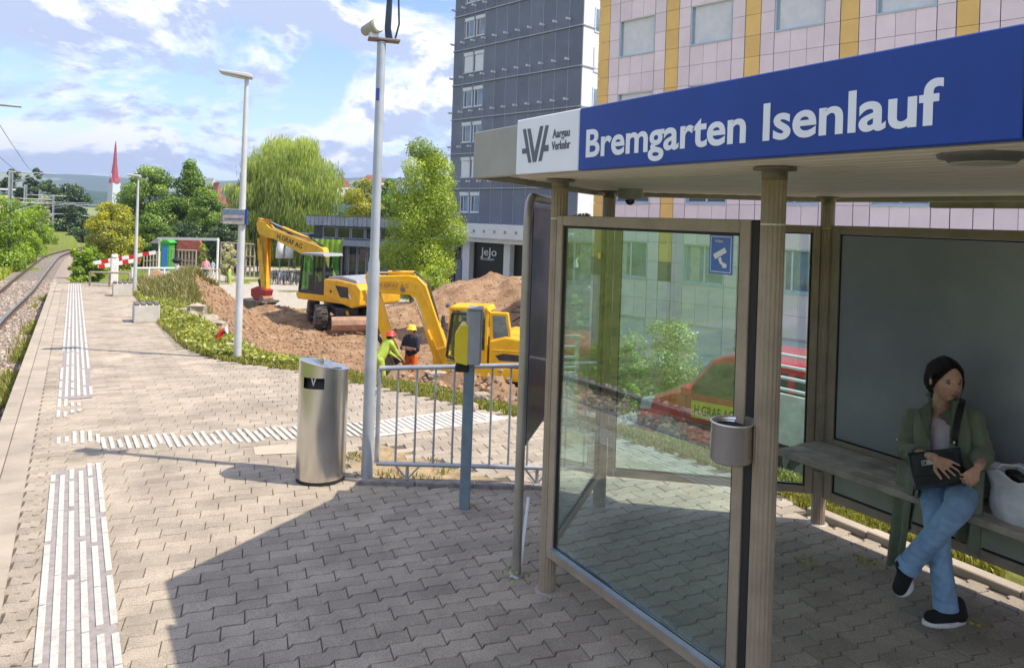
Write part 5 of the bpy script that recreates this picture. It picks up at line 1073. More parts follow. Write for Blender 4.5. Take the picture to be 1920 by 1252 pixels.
for z in lines:
    rect('floor_profile', T0, UF, NF, 0, TL, z - .04, z + .04, -.05, .10, TLN, tw)
    for i in range(11): rect('sunshade_bracket', T0, UF, NF, i * pw + .0, i * pw + .12, z + .48, z + .62, 0, .42, WFR, tw)
    rect('floor_profile', (T0[0] + UF[0] * TL, T0[1] + UF[1] * TL), -NF, UF, 0, 12, z - .04, z + .04, 0, .06, TLN, tw)
for i in range(1, 11): rect('joint_profile', T0, UF, NF, i * pw - .02, i * pw + .02, 1.75, 24, -.05, .015, TLN, tw)
P1 = (T0[0] + UF[0] * TL, T0[1] + UF[1] * TL)
for k in range(8):
    z = 4.2 + 2.73 * k; w = rect('window', P1, -NF, UF, 1.2, 2.6, z, z + 1.7, 0, .05, WFR, tw); rect('pane', P1, -NF, UF, 1.3, 2.5, z + .1, z + 1.6, .052, .06, BLIND if k % 2 else WINBLUE, w)
cz = rect('canopy', T0, UF, NF, -1.2, TL + 1, .72, 1.75, -.05, 1.6, TWH, tw, .02); rect('canopy_lip', T0, UF, NF, -1.2, TL + 1, .40, .70, -.05, 1.25, TWH, cz)
for i in range(12): P = np.array([*T0, 0]) + UF * (-.6 + i * 1.1) + ZV * 1.22; MB().cyl(P + NF * 1.6, P + NF * 1.615, .13, None, 12).build('vent', mat('vent_grey', (.3, .32, .36), .5), cz)
sA, _ = on_plane(876, 480, T0, UF[:2]); sB, _ = on_plane(889, 480, T0, UF[:2]); sC, _ = on_plane(953, 480, T0, UF[:2]); sD, _ = on_plane(965, 480, T0, UF[:2])
rect('entrance_recess', T0, UF, NF, sB, TL - .2, TZ, .38, -.05, -.02, mat('entrance_black', (.008, .008, .009), .4, var=.1), tw)
for a, b in ((sA, sB), (sC, sD), (sD + 2.2, sD + 2.6)): rect('pillar', T0, UF, NF, a, b, TZ, .39, .02, .5, TWH, tw, .02)
rect('dark_glazing', T0, UF, NF, -1.0, sA - .8, TZ, .38, .0, .06, WINDK, tw); rect('side_cabinet', T0, UF, NF, sA - .75, sA - .1, TZ, -1.1, .1, .5, TD, tw)
tp0 = np.array([*T0, 0]) + NF * .02
ls, lz_ = on_plane(900, 470, T0, UF[:2])
jj = text_mesh('lettering', 'JeJo', .85, np.array([*T0, 0]) + UF * (sB + .75) + ZV * -.62 + NF * .02, UF, ZV, SIGNW, tw, .01, width=1.75, bold=.004); text_mesh('lettering', 'RESTAURANT', .24, np.array([*T0, 0]) + UF * (sB + .8) + ZV * -.98 + NF * .02, UF, ZV, SIGNW, tw, .01, width=1.5)

# pink tiled house
Q0 = (17.30, 22.81)
ph = thing('pink_tiled_building', 'pale pink tiled building with yellow vertical stripes and roller blind windows', 'building', (*Q0, -3.4))
PINK = mat('pink_tile', (.82, .69, .73), .5, var=.04, scale=.9, objvar=.05, dirt=.25, dirtcol=(.62, .54, .56)); YST = mat('yellow_tile', (.82, .53, .17), .55, var=.05, scale=1.5, objvar=.05); GROUT = mat('tile_joint', (.33, .27, .30), .9)
PL = 19.0; QZ0, QZ1 = -3.36, 10.80; RH = .69
MB().prism([(0, QZ0), (PL, QZ0), (PL, QZ1), (0, QZ1)], -9, -.16, ((*Q0, 0), UF, ZV, NF)).build('wall', GROUT, ph)
rect('parapet', Q0, UF, NF, -.1, PL, QZ1, QZ1 + .12, -9.1, .08, WFR, ph)
wc = [1.81 + 3.075 * i for i in range(6)]; cols = []
for i, c in enumerate(wc):
    cols += [('y', c - 1.80, c - 1.27), ('t', c - 1.26, c - .80), ('w', c - .79, c + .79), ('t', c + .80, c + 1.26)]
cols.insert(0, ('t', -.02, .0)); cols = cols[1:]
tile_list = []; win_rows = [(.11, 1.49), (2.87, 4.25), (5.63, 7.01), (8.39, 9.77), (-2.65, -1.27)]
zr = [QZ0 + .0]; z = .11 - RH * 5
rows = []
while z < QZ1 - .01: rows.append((z, min(z + RH, QZ1))); z += RH
for z0, z1 in rows:
    if z1 < QZ0: continue
    iswin = any(z0 >= a - .02 and z1 <= b + .05 for a, b in win_rows)
    for k, a, b in cols:
        a = max(a, 0)
        if k == 'w':
            if iswin: continue
            for q in range(3): tile_list.append(('p', a + (b - a) * q / 3 + .006, a + (b - a) * (q + 1) / 3 - .006, z0, z1))
        else: tile_list.append(('y' if (k == 'y' and (z0 > 4.2 or (z0 > .7 and a < 4))) else ('b' if (k == 'y' and z0 > .1 and a < 4) else 'p'), a + .006, b - .006, z0, z1))
def tvis(t):
    P = np.array([*Q0, 0]) + UF * (t[1] + t[2]) / 2; p = proj(P[0], P[1], (t[3] + t[4]) / 2)
    if p is None or not (1040 < p[0] < 1935 and -15 < p[1] < 640): return 1e9
    if p[1] > 60 and p[1] < 1e9:
        top = 205 - (p[0] - 1088) * .189; 
        if top + 12 < p[1] < 350: return 1e9
        if p[0] > 1545 and p[1] > 440: return 1e9
    return p[2]
tile_list.sort(key=tvis); BRN = mat('brown_tile', (.14, .11, .12), .5)
mc = {}
for i, (k, a, b, z0, z1) in enumerate(tile_list[:300]):
    mt = {'p': PINK, 'y': YST, 'b': BRN}[k]; key = (k, round(b - a, 3), round(z1 - z0, 3))
    P = np.array([*Q0, 0]) + UF * a + ZV * (z0 + .006)
    if key not in mc:
        w_, h_ = b - a, z1 - z0 - .012; V = [UF * x + ZV * z + NF * y for y in (-.02, 0) for x, z in ((0, 0), (w_, 0), (w_, h_), (0, h_))]
        me = MB().add(V, [(4, 5, 6, 7), (0, 4, 7, 3), (1, 2, 6, 5), (2, 3, 7, 6), (0, 1, 5, 4)]).build('facade_tile', mt, None); mc[key] = me.data; bpy.data.objects.remove(me)
    o = bpy.data.objects.new('facade_tile', mc[key]); COL.objects.link(o); o.parent = ph; o.location = P - np.array([*Q0, -3.4])
rest = {}
for k, a, b, z0, z1 in tile_list[300:]:
    m = rest.setdefault(k, MB()); m.prism([(a, z0 + .006), (b, z0 + .006), (b, z1 - .006), (a, z1 - .006)], -.02, 0, ((*Q0, 0), UF, ZV, NF))
for k, m in rest.items(): m.build('facade_tiles', {'p': PINK, 'y': YST, 'b': BRN}[k], ph, kind='stuff')
LB_ = mat('light_blue_frame', (.46, .55, .65), .5, var=.05)
for c in wc:
    for r_, (z0, z1) in enumerate(win_rows):
        w = rect('window', Q0, UF, NF, c - .79, c + .79, z0, z1, -.16, -.13, LB_, ph)
        rect('window_sill', Q0, UF, NF, c - .80, c + .80, z0 - .02, z0 + .035, -.13, .03, LB_, w)
        rect('reveal', Q0, UF, NF, c - .79, c - .75, z0 + .036, z1, -.13, -.0, LB_, w)
        rect('reveal', Q0, UF, NF, c + .75, c + .79, z0 + .036, z1, -.13, -.0, LB_, w); rect('lintel', Q0, UF, NF, c - .75, c + .75, z1 - .03, z1, -.13, -.0, WFR, w)
        if r_ >= 2: rect('roller_blind', Q0, UF, NF, c - .66, c + .745, z0 + .04, z1 - .03, -.10, -.085, BLIND, w)
        else:
            rect('pane', Q0, UF, NF, c - .70, c + .70, z0 + .10, z1 - .08, -.125, -.12, WINDK if r_ == 1 else WINBLUE, w); rect('mullion', Q0, UF, NF, c - .03, c + .03, z0 + .08, z1 - .03, -.12, -.10, WFR, w)
            if r_ != 1: rect('curtain', Q0, UF, NF, c - .55, c - .2, z0 + .1, z1 - .1, -.118, -.112, CURT, w)

# cafe pavilion
CP = at(585, 515, 62); cu_ = (at(860, 519, 57.5) - CP)[:2]; CL = np.linalg.norm(cu_); cu_ = np.array([*(cu_ / CL), 0]); cn_ = np.array([cu_[1], -cu_[0], 0]); 
if cn_ @ np.array([-CP[0], -CP[1], 0]) < 0: cn_ = -cn_
cf = thing('cafe_pavilion', 'low grey pavilion with boarded roof edge and dark glazing behind the yellow excavators', 'building', (CP[0], CP[1], -3.1)); C0 = (CP[0], CP[1])
ZIN = mat('zinc_boards', (.30, .33, .39), .55, metal=.2, var=.12, scale=2, objvar=.12); CFR = mat('cafe_frame', (.26, .29, .34), .5)
rect('wall', C0, cu_, cn_, 0, CL, -3.4, 1.15, -8, -.1, mat('cafe_dark_wall', (.05, .055, .065), .5, var=.2), cf); rect('roof', C0, cu_, cn_, -.3, CL + .3, 1.9, 2.0, -8.3, .7, mat('planted_roof', (.18, .2, .08), .95, var=.3), cf)
n = 34
for i in range(n): rect('roof_board', C0, cu_, cn_, -.3 + (CL + .6) * i / n + .02, -.3 + (CL + .6) * (i + 1) / n - .02, 1.14, 1.89, .6, .68, ZIN, cf)
for i in range(9):
    a, b = .9 + (CL - 1.2) * i / 9, .9 + (CL - 1.2) * (i + 1) / 9; w = rect('window', C0, cu_, cn_, a, b - .04, .08, 1.05, -.1, -.02, CFR, cf); rect('pane', C0, cu_, cn_, a + .12, b - .16, .18, .98, -.018, -.01, WINDK, w)
rect('ledge', C0, cu_, cn_, -.2, CL, -.45, .02, -.1, .9, CFR, cf)
for i in range(12):
    a, b = 2.6 + (CL - 3) * i / 12, 2.6 + (CL - 3) * (i + 1) / 12; w = rect('window', C0, cu_, cn_, a, b - .06, -3.2, -.5, -.1, -.02, CFR, cf); rect('pane', C0, cu_, cn_, a + .08, b - .14, -3.1, -.55, -.018, -.01, WINDK, w)
for s in (1.9, 2.45): rect('white_column', C0, cu_, cn_, s, s + .16, -3.2, -.45, .7, .86, WFR, cf)
rect('white_beam', C0, cu_, cn_, -.6, 2.1, -.62, -.46, .7, .86, WFR, cf)
rect('side_roof', C0, cu_, cn_, -3.4, -.35, .05, .35, -3, .2, ZIN, cf)
# small garden buildings and things far left
def gb(px0, px1, py0, py1, Z, dp=2.0):
    a, b = at(px0, py1, Z), at(px1, py1, Z); t = at(px0, py0, Z); return a, b, t[2]
a, b, zt2 = gb(340, 372, 458, 480, 66); hut = thing('garden_hut', 'small wooden hut with weathered red roof behind the white pipe frame', 'hut', (a[0], a[1], -3)); u = np.array([*(b - a)[:2] / np.linalg.norm((b - a)[:2]), 0]); nn_ = np.array([u[1], -u[0], 0]); Lh_ = np.linalg.norm((b - a)[:2])
rect('wall', a, u, nn_, 0, Lh_, -3.4, zt2 - .3, -2, 0, mat('hut_timber', (.12, .09, .07), .9, var=.3, scale=4), hut)
MB().prism([(-.6, zt2 - .6), (Lh_ + .6, zt2 - .6), (Lh_ + .1, zt2 + .45), (-.1, zt2 + .45)], -.2, .15, ((a[0], a[1], 0), u, ZV, nn_)).build('roof', mat('red_roof', (.40, .12, .09), .8, var=.2, scale=3), hut)
a, b, zt2 = gb(301, 317, 455, 477, 62); ts = thing('play_house', 'bright green playhouse with a blue door panel left behind the pipe frame', 'playhouse', (a[0], a[1], -3)); Lh_ = np.linalg.norm((b - a)[:2])
rect('wall', a, u, nn_, 0, Lh_, -3.4, zt2, -1, 0, mat('play_green', (.05, .42, .04), .5), ts); rect('door', a, u, nn_, Lh_ * .22, Lh_ * .82, -3.2, zt2 - .22, 0, .05, mat('play_blue', (.05, .22, .6), .5), ts); MB().prism([(-.15, zt2), (Lh_ + .15, zt2), (Lh_ * .5, zt2 + .4)], -1.1, .1, ((a[0], a[1], 0), u, ZV, nn_)).build('roof', mat('play_green', (0, 0, 0)), ts)
a, b, zt2 = gb(284, 300, 456, 476, 64); sdh = thing('garden_shed', 'dark green shed with pale gable left of the bright playhouse', 'shed', (a[0], a[1], -3)); rect('wall', a, u, nn_, 0, 1, -3.4, zt2, -1, 0, mat('shed_green', (.04, .12, .06), .7), sdh); MB().prism([(-.2, zt2), (1.2, zt2), (.5, zt2 + .5)], -1.1, .15, ((a[0], a[1], 0), u, ZV, nn_)).build('roof', mat('shed_roof', (.4, .37, .36), .7), sdh)
rail_fence((270, 476), (300, 472), (60, 60), 1, WD, 'wooden_fence', 'brown timber fence left of the playhouse', 6, .05, (1.0, .6, .25))
rail_fence((322, 468), (368, 470), (58, 57), 1, WD, 'wooden_fence', 'brown timber fence under the pipe frame', 8, .05, (1.0, .6, .25))
rail_fence((415, 455), (478, 458), (60, 58), 1, WD, 'wooden_fence', 'brown timber fence right of the second lamp post', 9, .06, (1.0, .62, .3))
LIME = mat('lime_fabric', (.24, .42, .04), .7, var=.15, scale=2)
a, b, zt2 = gb(566, 640, 447, 505, 47); lm_ = thing('lime_banner', 'lime green site fence banner seen behind and through the excavator cab', 'banner', (a[0], a[1], -3)); u2 = np.array([*(b - a)[:2] / np.linalg.norm((b - a)[:2]), 0]); n2_ = np.array([u2[1], -u2[0], 0]); L2_ = np.linalg.norm((b - a)[:2])
m = MB(); k = 40
V = [np.array([a[0], a[1], 0]) + u2 * L2_ * i / k + n2_ * (.07 * math.sin(i * 1.1) + .04 * math.sin(i * 2.7)) + ZV * z for z in (-3.0, -1.6, zt2 - .0) for i in range(k + 1)]; m.add(V, [(r_ * (k + 1) + i, r_ * (k + 1) + i + 1, (r_ + 1) * (k + 1) + i + 1, (r_ + 1) * (k + 1) + i) for r_ in range(2) for i in range(k)], 0, True); m.build('fabric', LIME, lm_)
for i in range(5): P = np.array([a[0], a[1], 0]) + u2 * L2_ * i / 4 - n2_ * .08; MB().cyl(P - ZV * 3.2, P + ZV * (zt2 + .1), .035).build('post', GALV, lm_)
for px, lab in ((524, 'left one of two closed white parasols on the cafe terrace'), (541, 'right one of two closed white parasols on the cafe terrace')):
    a = at(px, 515, 57); g = groundz(a[0], a[1]); t = thing('closed_parasol', lab, 'parasol', (a[0], a[1], g), 0, 'closed parasols on the terrace'); tpz = at(px, 448, 57)[2]
    MB().cyl((a[0], a[1], g), (a[0], a[1], tpz + .1), .03).build('pole', GALV, t); MB().lathe([(.05, 0), (.26, -.25), (.32, -.8), (.36, -1.5), (.05, -1.45)], (a[0], a[1], tpz), 10).build('canopy', mat('parasol_cloth', (.62, .62, .66), .8, var=.08), t)
# bicycles in the stand by the terrace
def bike(x, y, g, ang, lab, col):
    t = thing('bicycle', lab, 'bicycle', (x, y, g), ang, 'bicycles parked on the terrace'); MBK = mat('bike_' + col, {'black': (.02, .02, .022), 'blue': (.03, .08, .25), 'silver': (.4, .4, .42)}[col], .4); c, s = math.cos(ang), math.sin(ang); P = lambda a, z, b=0: (x + c * a - s * b, y + s * a + c * b, g + z)
    for a in (-.52, .52):
        w = MB().tube([P(a + .34 * math.cos(q), .34 + .34 * math.sin(q)) for q in np.linspace(0, 2 * math.pi, 17)], .022, 6).build('wheel', TYRE, t); m = MB()
        for q in np.linspace(0, math.pi, 6, endpoint=False): m.bar(P(a - .32 * math.cos(q), .34 - .32 * math.sin(q)), P(a + .32 * math.cos(q), .34 + .32 * math.sin(q)), .008)
        m.build('spokes', GALV, w)
    f = MB()
    for p, q in ((P(-.52, .34), P(-.05, .32)), (P(-.05, .32), P(-.2, .85)), (P(-.05, .32), P(.36, .78)), (P(-.18, .8), P(.36, .82)), (P(-.52, .34), P(-.18, .78)), (P(.36, .95), P(.52, .34))): f.bar(p, q, .035)
    f.build('frame', MBK, t); MB().bar(P(-.32, .92), P(-.08, .92), .12, .05).build('saddle', GASKET, t); MB().tube([P(.3, 1.0, -.26), P(.36, .98), P(.3, 1.0, .26)], .015, 6).build('handlebar', MBK, t)
for i, px in enumerate((515, 524, 532, 540, 548, 556, 620 + 80)):
    a = at(px, 512, 52); g = groundz(a[0], a[1]); bike(a[0], a[1], g, 1.0 + .2 * (i % 3), ['leftmost black bicycle under the closed parasols', 'second bicycle from the left, silver, under the parasols', 'blue bicycle standing in the middle of the bicycle row', 'fourth bicycle of the row, black, left of the excavator cab', 'silver bicycle fifth in the row beside the cab', 'black bicycle rightmost of the row beside the cab', 'lone black bicycle leaning before the pavilion glazing'][i], ['black', 'silver', 'blue', 'black', 'silver', 'black', 'black'][i])

# ------------------------------------------------------------------ far town
CHW = mat('church_white', (.55, .58, .68), .8, var=.04); CHR = mat('church_red', (.34, .05, .08), .6, var=.1, scale=.3)
a = at(213, 385, 330); ch = thing('church_tower', 'white church tower with a slender dark red spire rising over the trees', 'church', (a[0], a[1], -2)); zt2 = at(213, 343, 330)[2]; tip = at(217, 263, 330)[2]; w = 1.75
MB().box((a[0], a[1], (zt2 - 30) / 2 + 5), (w * 2.1, w * 2.1, zt2 + 20), rz=.5).build('tower', CHW, ch)
m = MB(); 
m.lathe([(w * 1.35, 0), (w * .85, 3.6), (w * .48, 9), (w * .2, 17), (.03, tip - zt2)], (a[0], a[1], zt2), 8, smooth=False); m.build('spire', CHR, ch)
for i in range(4):
    q = .5 + i * math.pi / 2; MB().prism([(-w * .8, 0), (w * .8, 0), (0, 4.2)], -.3, .3, ((a[0] + math.cos(q) * w * .8, a[1] + math.sin(q) * w * .8, zt2), (-math.sin(q), math.cos(q), 0), ZV, (math.cos(q), math.sin(q), 0))).build('gable', CHR if i % 2 else CHW, ch)
    MB().box((a[0] + math.cos(q) * w * .81, a[1] + math.sin(q) * w * .81, zt2 - 3), (.1, 1.2, 2.2), rz=q).build('belfry_window', WINDK, ch)
def farhouse(px, py_top, py_base, Z, wd, name, label, wallm, roofm, steep=.8, cat='house', rz=.4):
    a = at(px, py_base, Z); zt_ = at(px, py_top, Z)[2]; zr = zt_ - wd * steep; t = thing(name, label, cat, (a[0], a[1], a[2] - 4)); c, s = math.cos(rz), math.sin(rz)
    MB().box((a[0], a[1], (zr + a[2] - 4) / 2), (wd, wd * 1.3, zr - a[2] + 4), rz=rz).build('wall', wallm, t); MB().prism([(-wd * .58, 0), (wd * .58, 0), (0, wd * steep)], -wd * .7, wd * .7, ((a[0], a[1], zr), (c, s, 0), ZV, (-s, c, 0))).build('roof', roofm, t)
    for i in (-1, 1): MB().box((a[0] + s * wd * .66 + c * i * wd * .2, a[1] - c * wd * .66 + s * i * wd * .2, zr - wd * .3), (wd * .14, .1, wd * .2), rz=rz).build('window', WINDK, t)
RRF = mat('far_red_roof', (.34, .13, .09), .85, var=.2, scale=.5); FW = mat('far_wall', (.6, .57, .52), .85)
farhouse(393, 334, 372, 260, 3.6, 'white_tower', 'white stepped-gable tower peeking between the trees', FW, FW, 1.6, 'tower'); farhouse(405, 342, 372, 255, 2.6, 'red_tower', 'small tower with pointed red roof right of the white gable tower', RRF, RRF, 2.2, 'tower')
farhouse(402, 366, 382, 240, 7, 'red_roofed_house', 'pale house with red tiled roof below the two small towers', FW, RRF, .5); farhouse(632, 334, 350, 300, 6.5, 'hillside_house', 'pale house on the distant slope right of the willow', FW, RRF, .5); farhouse(700, 328, 345, 320, 6, 'hillside_house', 'second pale house on the distant slope beside the grey pole', FW, RRF, .5)
a = at(8, 376, 95); bb_ = thing('cream_building', 'cream flat-roofed building above the hedge at the left edge', 'building', (a[0] - 4, a[1], a[2] - 3)); MB().box((a[0] - 4.7, a[1], a[2] - 2), (11, 8, at(8, 357, 95)[2] - a[2] + 4), rz=.1).build('wall', mat('cream_render', (.68, .55, .38), .85), bb_); MB().box((a[0] - 4.7, a[1], at(8, 357, 95)[2] + .1), (11.4, 8.4, .2), rz=.1).build('roof', WFR, bb_)

# hills
hm = bpy.data.materials.new('hill_land'); hm.use_nodes = True; t = hm.node_tree; b = t.nodes['Principled BSDF']; g_ = N(t, 'ShaderNodeNewGeometry'); n = N(t, 'ShaderNodeTexNoise', inp={'Scale': .0045, 'Detail': 7, 'Roughness': .55}); mp = N(t, 'ShaderNodeMapping', inp={'Scale': (1, .5, 3)}); L(t, g_.outputs['Position'], mp.inputs[0]); L(t, mp.outputs[0], n.inputs[0]); r = ramp(t, [(.47, (.03, .065, .03)), (.52, (.035, .075, .03)), (.545, (.20, .26, .09)), (.6, (.26, .27, .12))], n.outputs[0]); L(t, r.outputs[0], b.inputs['Base Color']); b.inputs['Roughness'].default_value = 1; b.inputs['Specular IOR Level'].default_value = 0
def hillrow(Z, prof, name, amp, seed, thick):
    V = []; xs_ = np.linspace(-900, 2700, 300)
    for j_, f in enumerate((0, .15, .35, .6, .85, 1.0, 1.12)):
        for i, px in enumerate(xs_):
            hy = np.interp(px, [p[0] for p in prof], [p[1] for p in prof]) + amp * float(fbm(np.array(px * 1.0), np.array(seed + .0), .012, 4))
            zz = Z * (1 + thick * (f - .5)); p = ray(px, CY + (px - CX) * .0338) * zz; top_ = hy / F_PX * Z; h = CAMH + (top_ + 6) * sst(0, .9, np.array(f)) - 8; h = float(h) if f < 1.05 else -20
            h += Z * .0016 * float(fbm(np.array(px * .9 + 50), np.array(f * 9 + seed), .05, 4)) * (0 < f < 1.05)
            V.append((p[0], p[1], h))
    n_ = len(xs_); F = np.array([(j_ * n_ + i, j_ * n_ + i + 1, (j_ + 1) * n_ + i + 1, (j_ + 1) * n_ + i) for j_ in range(6) for i in range(n_ - 1)])
    return bigmesh(name, V, F, hm, kind='structure', smooth=True)
hillrow(3000, [(-900, 75), (0, 68), (180, 62), (300, 66), (420, 66), (640, 76), (760, 84), (860, 88), (1300, 90), (2700, 60)], 'hills', 10, 3, .3)
hillrow(1500, [(-900, 52), (0, 40), (180, 30), (260, 36), (420, 45), (560, 44), (640, 42), (760, 55), (860, 68), (1300, 70), (2700, 60)], 'hills', 12, 8, .35)
hillrow(700, [(-900, 10), (0, 6), (160, 0), (300, 4), (430, 8), (640, 20), (860, 20), (1300, 20), (2700, 20)], 'hills', 10, 14, .4)

# air: the far hills fade to blue
hz = MB().box((300, 1900, 60), (9000, 7600, 330)).build('haze', [], None); hz['kind'] = 'stuff'
HM = bpy.data.materials.new('haze_air'); HM.use_nodes = True; t = HM.node_tree; t.nodes.clear(); pv = N(t, 'ShaderNodeVolumePrincipled'); pv.inputs['Color'].default_value = (.62, .76, 1, 1); pv.inputs['Density'].default_value = .00026; pv.inputs['Anisotropy'].default_value = .2
oo = N(t, 'ShaderNodeOutputMaterial'); L(t, pv.outputs[0], oo.inputs['Volume']); hz.data.materials.clear(); hz.data.materials.append(HM)
# ------------------------------------------------------------------ trees
BARK = mat('bark', (.14, .105, .075), .95, var=.35, scale=8, bump=.7)
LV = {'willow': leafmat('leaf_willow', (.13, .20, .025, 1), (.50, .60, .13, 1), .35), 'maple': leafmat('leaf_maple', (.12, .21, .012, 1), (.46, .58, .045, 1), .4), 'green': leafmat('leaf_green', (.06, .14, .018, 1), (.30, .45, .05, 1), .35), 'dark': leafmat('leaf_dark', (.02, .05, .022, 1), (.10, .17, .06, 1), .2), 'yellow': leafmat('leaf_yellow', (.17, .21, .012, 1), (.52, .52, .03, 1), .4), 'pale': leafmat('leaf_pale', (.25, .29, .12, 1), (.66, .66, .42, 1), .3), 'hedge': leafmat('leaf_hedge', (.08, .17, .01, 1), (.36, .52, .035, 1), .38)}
def tree(name, label, cat, px, py_base, Z, py_top, wpx, kind, n=9000, leaf=.16, lobes=None, group=None, trunk=True, shape='round', low=.18, zbase=None):
    n = int(n * 1.8); leaf *= .74; b = at(px, py_base, Z); g = min(groundz(b[0], b[1]), b[2]) if zbase is None else zbase; top = at(px, py_top, Z)[2]; H = top - g; Rr = wpx / 2 / F_PX * Z; x0, y0 = b[0], b[1]
    t = thing(name, label, cat, (x0, y0, g), 0, group)
    r_ = np.random.default_rng(int(px * 7 + py_top)); nl = lobes or 26; C = []
    for i in range(nl):
        f = low + (1 - low) * ((i + .5) / nl); 
        if shape == 'cone': rad = Rr * (1.05 - .93 * f) ** .8
        elif shape == 'maple': rad = Rr * (1.0 - .75 * max(0, (f - .35) / .65) ** 1.2) * (.75 + .25 * min(1, f / .35))
        elif shape == 'hedge': rad = Rr
        else: rad = Rr * math.sqrt(max(.05, 1 - (2 * (f - low) / (1 - low) - 1) ** 2)) ** .8
        for k in range(3):
            a = r_.uniform(0, 6.28); q = rad * math.sqrt(r_.uniform(.15, 1)) * .78; s = Rr * r_.uniform(.16, .42) * (.8 if f > .85 else 1); s = min(s, rad * .85 + .15)
            C.append((x0 + q * math.cos(a), y0 + q * math.sin(a), g + H * min(f + r_.uniform(-.04, .04), 1) - s * .75, s))
    C = np.array(C); w = C[:, 3] ** 2; pick = r_.choice(len(C), n, p=w / w.sum()); d = r_.normal(0, 1, (n, 3)); d /= np.linalg.norm(d, axis=1)[:, None]
    rr = C[pick, 3] * (1 - .45 * r_.random(n) ** 1.6) * (1 + .30 * r_.random(n) * (r_.random(n) < .2)); P = C[pick, :3] + d * rr[:, None] * np.array([1, 1, .8])
    P[:, 2] = np.maximum(P[:, 2], g + .05); P[:, 2] = np.minimum(P[:, 2], top + .1)
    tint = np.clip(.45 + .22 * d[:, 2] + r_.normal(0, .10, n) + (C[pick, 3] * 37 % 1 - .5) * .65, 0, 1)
    nrm = d * .7 + r_.normal(0, .55, (n, 3)); nrm[:, 2] += .25; nrm /= np.linalg.norm(nrm, axis=1)[:, None]
    a = np.cross(nrm, r_.normal(0, 1, (n, 3))); a /= np.linalg.norm(a, axis=1)[:, None]; c = np.cross(nrm, a); s = leaf * r_.uniform(.55, 1.3, n)[:, None]
    if shape == 'willow': a = np.c_[r_.normal(0, .12, n), r_.normal(0, .12, n), -np.ones(n)]; c = np.cross(a, r_.normal(0, 1, (n, 3))); c /= np.linalg.norm(c, axis=1)[:, None]; V = np.stack([P, P + a * s * 1.1 + c * s * .17, P + a * s * 2.6, P + a * s * 1.1 - c * s * .17], 1)
    else: V = np.stack([P - a * s * .5, P - c * s * .33, P + a * s * .5 + nrm * s * .1, P + c * s * .33], 1)
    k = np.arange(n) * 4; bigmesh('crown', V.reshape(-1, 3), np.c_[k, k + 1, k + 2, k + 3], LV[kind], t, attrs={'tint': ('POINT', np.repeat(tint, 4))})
    if trunk:
        m = MB(); rt = max(.05, Rr * .06); pts = [(x0, y0, g - .2)]; 
        for q in (.15, .35, .6, .85): pts.append((x0 + r_.normal(0, .03) * Rr, y0 + r_.normal(0, .03) * Rr, g + H * q))
        m.tube(pts, [rt * 1.3, rt, rt * .8, rt * .5, rt * .2], 8)
        for j in range(9):
            f = r_.uniform(.2, .65); c0 = C[r_.integers(len(C))]; m.tube([(x0, y0, g + H * f), ((x0 + c0[0]) / 2, (y0 + c0[1]) / 2, g + H * f * .5 + c0[2] * .5 - (0 if f else 0)), tuple(c0[:3])], [rt * .5, rt * .3, rt * .08], 6)
        m.build('trunk', BARK, t)
    return t
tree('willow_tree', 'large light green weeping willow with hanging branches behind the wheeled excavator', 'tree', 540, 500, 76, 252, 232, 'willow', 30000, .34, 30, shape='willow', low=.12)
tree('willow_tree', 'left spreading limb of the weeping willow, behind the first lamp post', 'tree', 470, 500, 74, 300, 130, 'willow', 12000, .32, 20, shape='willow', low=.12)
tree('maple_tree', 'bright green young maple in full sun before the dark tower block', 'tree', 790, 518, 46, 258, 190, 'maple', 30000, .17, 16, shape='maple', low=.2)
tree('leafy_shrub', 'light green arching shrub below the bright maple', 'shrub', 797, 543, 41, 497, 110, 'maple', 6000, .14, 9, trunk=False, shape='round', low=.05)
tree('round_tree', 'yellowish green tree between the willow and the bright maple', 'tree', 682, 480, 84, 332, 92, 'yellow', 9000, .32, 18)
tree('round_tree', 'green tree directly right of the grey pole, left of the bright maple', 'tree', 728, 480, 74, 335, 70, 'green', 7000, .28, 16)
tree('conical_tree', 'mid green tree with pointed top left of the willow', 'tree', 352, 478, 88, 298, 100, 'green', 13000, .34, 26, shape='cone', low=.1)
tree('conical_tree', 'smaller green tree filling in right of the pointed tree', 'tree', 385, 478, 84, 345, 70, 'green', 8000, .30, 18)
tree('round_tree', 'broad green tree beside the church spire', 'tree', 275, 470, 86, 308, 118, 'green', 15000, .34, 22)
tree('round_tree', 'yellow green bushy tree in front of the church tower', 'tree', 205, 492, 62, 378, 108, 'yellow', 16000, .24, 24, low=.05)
tree('round_tree', 'green tree below the second lamp post head', 'tree', 285, 480, 66, 400, 80, 'green', 8000, .24, 18, low=.05)
tree('dark_tree', 'dark green tree mass right of the catenary masts', 'tree', 130, 470, 125, 345, 80, 'dark', 11000, .5, 22, low=.02)
tree('dark_tree', 'dark green tree behind the second catenary mast', 'tree', 85, 470, 130, 337, 60, 'dark', 8000, .5, 20, low=.02)
tree('dark_tree', 'dark pine with flat top left of the first catenary mast', 'tree', 16, 440, 120, 316, 44, 'dark', 5000, .45, 12, low=.4)
tree('dark_tree', 'dark pine with rounded top just right of the first catenary mast', 'tree', 60, 440, 120, 315, 42, 'dark', 5000, .45, 12, low=.4)
tree('dark_tree', 'low dark trees closing the view at the end of the rails', 'tree', 150, 475, 110, 425, 70, 'dark', 7000, .35, 14, low=.0)
tree('flowering_tree', 'pale cream flowering tree behind the third catenary mast', 'tree', 76, 470, 95, 362, 34, 'pale', 5000, .28, 14, low=.05)
tree('bush', 'dense green bush at the far end of the platform', 'shrub', 164, 533, 27.0, 462, 62, 'hedge', 9000, .11, 14, trunk=False, low=.0)
